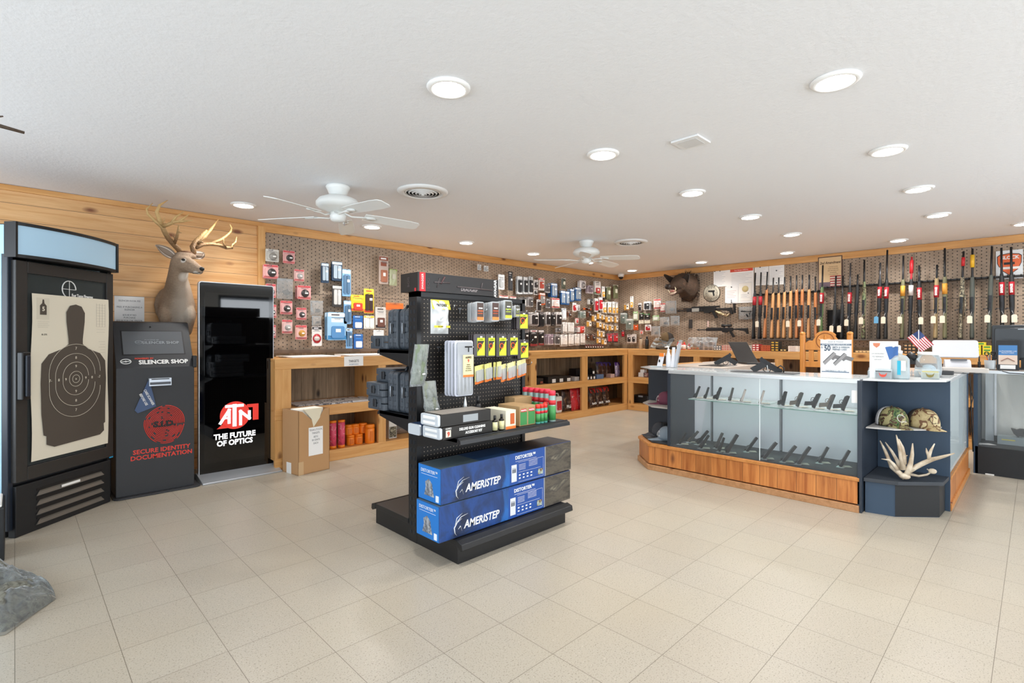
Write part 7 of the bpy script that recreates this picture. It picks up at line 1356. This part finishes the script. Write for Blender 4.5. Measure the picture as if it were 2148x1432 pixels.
def ear(p0, p1, w_, m1, m2, par, org):
    d = p1 - p0; s_ = d.cross(Vector((0, -1, .2))).normalized(); n = s_.cross(d).normalized(); b = B(Matrix.Translation(-org))
    for mm_, k_, of in ((m1, 1, 0), (m2, .78, -.006)):
        def fn(u, v):
            a = (u - .5) * 2; ww = w_ * k_ * math.sin(math.pi * min(1, .12 + v * .88)) ** .7 * (1 - .15 * v); return p0 + d * (v * .98 + .01) + s_ * (a * ww) + n * ((abs(a) ** 2) * .022 - .012 * (0 if mm_ is m1 else .5)) * (-1 if n.y > 0 else 1)
        b.grid(fn, 8, 8, mm_)
    o = b.out('ear', par); q = o.modifiers.new('solid', 'SOLIDIFY'); q.thickness = .006; return o
ear(P(366, 541, y=5.10), P(325, 514, y=5.10), .046, EAR, IN, t, W); ear(P(402, 540, y=5.14), P(425, 533, y=5.36), .046, EAR, IN, t, W)
AN2 = G('antler_brown', .55); AN2.bump(AN2.noise(AN2.mapv((1, 1, 1)), 55, 5), .9, .01); zz = AN2.xyz()[2]
AB2 = AN2.col(AN2.mix(AN2.ma('MINIMUM', AN2.ma('MAXIMUM', AN2.ma('MULTIPLY', AN2.ma('SUBTRACT', zz, .44), 6.), 0.), 1.), '#7d5d3c', '#c9a56c'))
def dp(zx, zy, y): return P(280 + zx / 4.9375, 400 + zy / 4.9375, y=y)
def antl(segs, nm):
    b = B(Matrix.Translation(-W))
    for pts, rad in segs: b.tube([dp(*q) for q in pts], rad, AB2, 10)
    b.out(nm, t)
antl([([(490, 650, 5.1), (470, 610, 5.08), (420, 560, 5.06), (360, 490, 5.02), (320, 420, 5.0), (300, 370, 4.99), (220, 310, 4.99), (150, 240, 5.0), (135, 190, 5.0), (200, 128, 5.0)], [.020, .022, .021, .020, .019, .019, .013, .010, .008, .002]),
      ([(300, 370, 4.99), (270, 300, 4.97), (240, 220, 4.96), (270, 150, 4.96), (355, 97, 4.97)], [.018, .017, .014, .010, .002]),
      ([(300, 370, 4.99), (360, 350, 4.93), (430, 320, 4.9), (520, 315, 4.88), (620, 305, 4.87)], [.016, .014, .013, .010, .002]), ([(400, 330, 4.91), (440, 270, 4.9), (525, 215, 4.9)], [.013, .009, .002]), ([(470, 318, 4.89), (530, 280, 4.88), (575, 240, 4.88)], [.012, .008, .002]),
      ([(420, 555, 5.05), (450, 480, 5.0), (465, 410, 4.98), (468, 350, 4.97)], [.012, .012, .010, .003]), ([(460, 425, 4.98), (500, 437, 4.97)], [.008, .002]), ([(440, 510, 5.0), (400, 450, 4.98)], [.006, .002]), ([(310, 320, 4.96), (325, 275, 4.95)], [.005, .001])], 'antler')
antl([([(600, 670, 5.1), (625, 640, 5.08), (610, 580, 5.08), (640, 530, 5.1), (700, 470, 5.12), (760, 410, 5.14)], [.018, .022, .021, .020, .017, .008]), ([(660, 540, 5.1), (740, 470, 5.14), (800, 400, 5.18), (880, 295, 5.2)], [.018, .017, .013, .003]),
      ([(650, 590, 5.09), (720, 555, 5.12), (800, 550, 5.15), (880, 560, 5.17), (960, 590, 5.18), (1020, 590, 5.17), (1030, 545, 5.15)], [.016, .016, .015, .014, .015, .014, .004]),
      ([(800, 545, 5.16), (900, 510, 5.2), (960, 470, 5.22), (1010, 420, 5.22), (1015, 380, 5.2), (995, 345, 5.18)], [.014, .012, .010, .008, .006, .002]), ([(960, 590, 5.17), (930, 540, 5.14), (935, 498, 5.12)], [.009, .006, .002]), ([(1020, 570, 5.17), (1060, 530, 5.18), (1070, 475, 5.2)], [.010, .007, .002]), ([(740, 550, 5.12), (700, 520, 5.1)], [.006, .002])], 'antler')
B(Matrix.Translation(-W)).ell(dp(545, 640, 5.08), (.05, .035, .016), M('#6b4a32', .8, bump=.8, bs=60), 12).out('antler_base', t)

# ---------------------------------------------------------------- wild boar head
def bp_(zx, zy, x): return P(1300 + zx / 5.967, 520 + zy / 5.967, x=x)
W = bp_(860, 480, XB - .01); W.x = XB - .006; t = thing('boar_head', 'mounted dark brown wild boar head with open mouth on the pegboard', 'mounted boar head', W)
g = G('boar_hair', .8); BO = g.col(g.ramp(g.noise(g.mapv((14, 14, 14)), 6, 6, .75), [(.3, '#231a15'), (.55, '#4a3524'), (.8, '#7a5836')])); g.bump(g.noise(g.mapv((40, 40, 15)), 5, 5, .8), .9, .02)
b = B(Matrix.Translation(-W))
chain(b, [(bp_(860, 500, 8.24), .09, .24), (bp_(850, 480, 8.10), .15, .22), (bp_(790, 440, 7.98), .15, .17), (bp_(740, 430, 7.90), .11, .13), (bp_(670, 470, 7.80), .065, .07), (bp_(625, 480, 7.74), .045, .045)], BO)
chain(b, [(bp_(850, 620, 8.22), .14, .05), (bp_(850, 560, 8.15), .15, .1)], BO); chain(b, [(bp_(760, 520, 7.93), .075, .06), (bp_(700, 560, 7.86), .045, .028), (bp_(650, 585, 7.78), .03, .018)], BO)
body = b.out('head', t); remesh(body, .012, 3)
B(Matrix.Translation(-W)).loft([(bp_(605, 485, 7.70).x - .03, bp_(605, 485, 7.70).y, bp_(605, 485, 7.70).z, .045, .042), (bp_(605, 485, 7.70).x + .03, bp_(605, 485, 7.70).y, bp_(605, 485, 7.70).z, .048, .045)], M('#2a211e', .5), 14, 'x').out('snout_disc', t)
B(Matrix.Translation(-W)).ell(bp_(660, 540, 7.79), (.04, .05, .022), M('#c98a80', .3), 12).out('tongue', t)
b = B(Matrix.Translation(-W)); TK = M('#e0d2b4', .3); b.tube([bp_(625, 560, 7.74), bp_(612, 540, 7.72), bp_(606, 515, 7.71)], [.010, .008, .002], TK, 8).tube([bp_(690, 540, 7.77), bp_(700, 510, 7.75), bp_(690, 485, 7.75)], [.012, .010, .002], TK, 8)
for k in range(5): b.ell(bp_(635 + 12 * k, 572 - 4 * k, 7.745), (.006, .007, .010), TK, 6)
b.out('tusks_and_teeth', t)
b = B(Matrix.Translation(-W)); b.tube([bp_(615, 570, 7.74), bp_(640, 583, 7.75), bp_(680, 570, 7.78), bp_(705, 545, 7.80)], .011, M('#b59a8c', .4), 8).out('lower_lip', t)
B(Matrix.Translation(-W)).ell(bp_(738, 425, 7.81), (.012, .013, .011), M('#0d0907', .05), 10).out('eye', t)
EB = M('#241d19', .85)
def bear(p0, p1, w_):
    d = p1 - p0; s_ = Vector((0, -1, 0)); s_ = (s_ - d.normalized() * s_.dot(d.normalized())).normalized(); b = B(Matrix.Translation(-W))
    b.grid(lambda u, v: p0 + d * v + s_ * ((u - .5) * 2 * w_ * (1 - v * .92) ** .6) + Vector((.03 * (1 - (2 * u - 1) ** 2) * (1 - v), 0, 0)), 8, 6, EB); o = b.out('ear', t); q = o.modifiers.new('solid', 'SOLIDIFY'); q.thickness = .01
bear(bp_(650, 410, 7.93), bp_(552, 335, 7.88), .055); bear(bp_(812, 408, 7.85), bp_(862, 322, 7.83), .065)
b = B(Matrix.Translation(-W)); r = random.Random(5); HA, HB_, HC_ = M('#6b4c30', .8), M('#38281c', .8), M('#1c1512', .8)
for (ca, ra), (cc, rc) in (((bp_(850, 480, 8.10), .19), (bp_(790, 440, 7.98), .165)), ((bp_(790, 440, 7.98), .165), (bp_(740, 430, 7.90), .125)), ((bp_(860, 500, 8.20), .20), (bp_(850, 560, 8.15), .16))):
    for k in range(170):
        f_ = r.random(); c_ = ca.lerp(cc, f_); rr_ = ra + (rc - ra) * f_; v_ = Vector((r.uniform(-1, .3), r.uniform(-1, 1), r.uniform(-1, 1))).normalized(); p = c_ + v_ * rr_ * .93
        b.tube([p, p + v_ * .012 + Vector((.035, -.008, -.02)) * r.uniform(.6, 1.3)], [.0035, .0006], (HA, HB_, HC_)[k % 3], 4)
for k in range(90):
    f_ = k / 90; p = bp_(730 + 200 * f_, 330 - 20 * math.sin(f_ * 3) + 30 * f_, 8.0 + .15 * f_); p.z += -.03; q = p + Vector((r.uniform(-.03, .03), r.uniform(-.06, .02), r.uniform(.05, .09) * (1.2 if .4 < f_ < .9 else .6))); b.tube([p, q], [.004, .0008], EB, 4)
for k in range(120):
    a = r.uniform(-1.4, 1.3); p = bp_(940 + 20 * math.cos(a), 480 + 150 * math.sin(a), 8.18); q = p + Vector((.03, -.045 * math.cos(a) - .01, .03 * -math.sin(a) - .02)); b.tube([p, q], [.005, .0008], EB if k % 3 else M('#5a4028', .8), 4)
for k in range(60):
    p = bp_(770 + r.uniform(0, 150), 640 + r.uniform(-20, 15), 8.2); b.tube([p, p + Vector((0, r.uniform(-.02, .02), -.05))], [.005, .0008], M('#4a3524', .8), 4)
b.out('bristles', t)

# ---------------------------------------------------------------- bagged clothing on the floor at the side
q = P(40, 1250, z=.05); t = thing('bagged_clothing', 'grey-green clothing in a clear plastic bag on the floor at the picture edge', 'bag', (0, 0, 0)); m = printm('muted_camo', ['#1e1d19', '#4c4a40', '#77766a', '#45433a', '#a5a39a'], 16, .6)
cs = [P(-120, 1240, z=0), P(0, 1187, z=0), P(120, 1255, z=0), P(10, 1335, z=0), P(-200, 1345, z=0)]
def bl(u, v):
    a = cs[0].lerp(cs[1], min(1, u * 2)) if u < .5 else cs[1].lerp(cs[2], (u - .5) * 2); c_ = cs[4].lerp(cs[3], min(1, u * 2)) if u < .5 else cs[3].lerp(cs[2], (u - .5) * 2)
    return a.lerp(c_, v)
def cloth(sc_, h, seed, up):
    def fn(u, v):
        p = bl(.5 + (u - .5) * sc_, .5 + (v - .5) * sc_); e_ = (max(0, 1 - abs(2 * u - 1) ** 3) * max(0, 1 - abs(2 * v - 1) ** 3)) ** .5
        return Vector((p.x, p.y, .002 + up + e_ * (h + .045 * noise.noise(Vector((u * 5 + seed, v * 6, seed))) + .014 * noise.noise(Vector((u * 17, v * 19 + seed, 1)))))) 
    return fn
B().grid(cloth(.90, .07, 2, 0), 40, 30, m).out('folded_clothing', t); B().grid(cloth(.98, .085, 6, .001), 44, 32, FILM2).out('clear_bag', t)
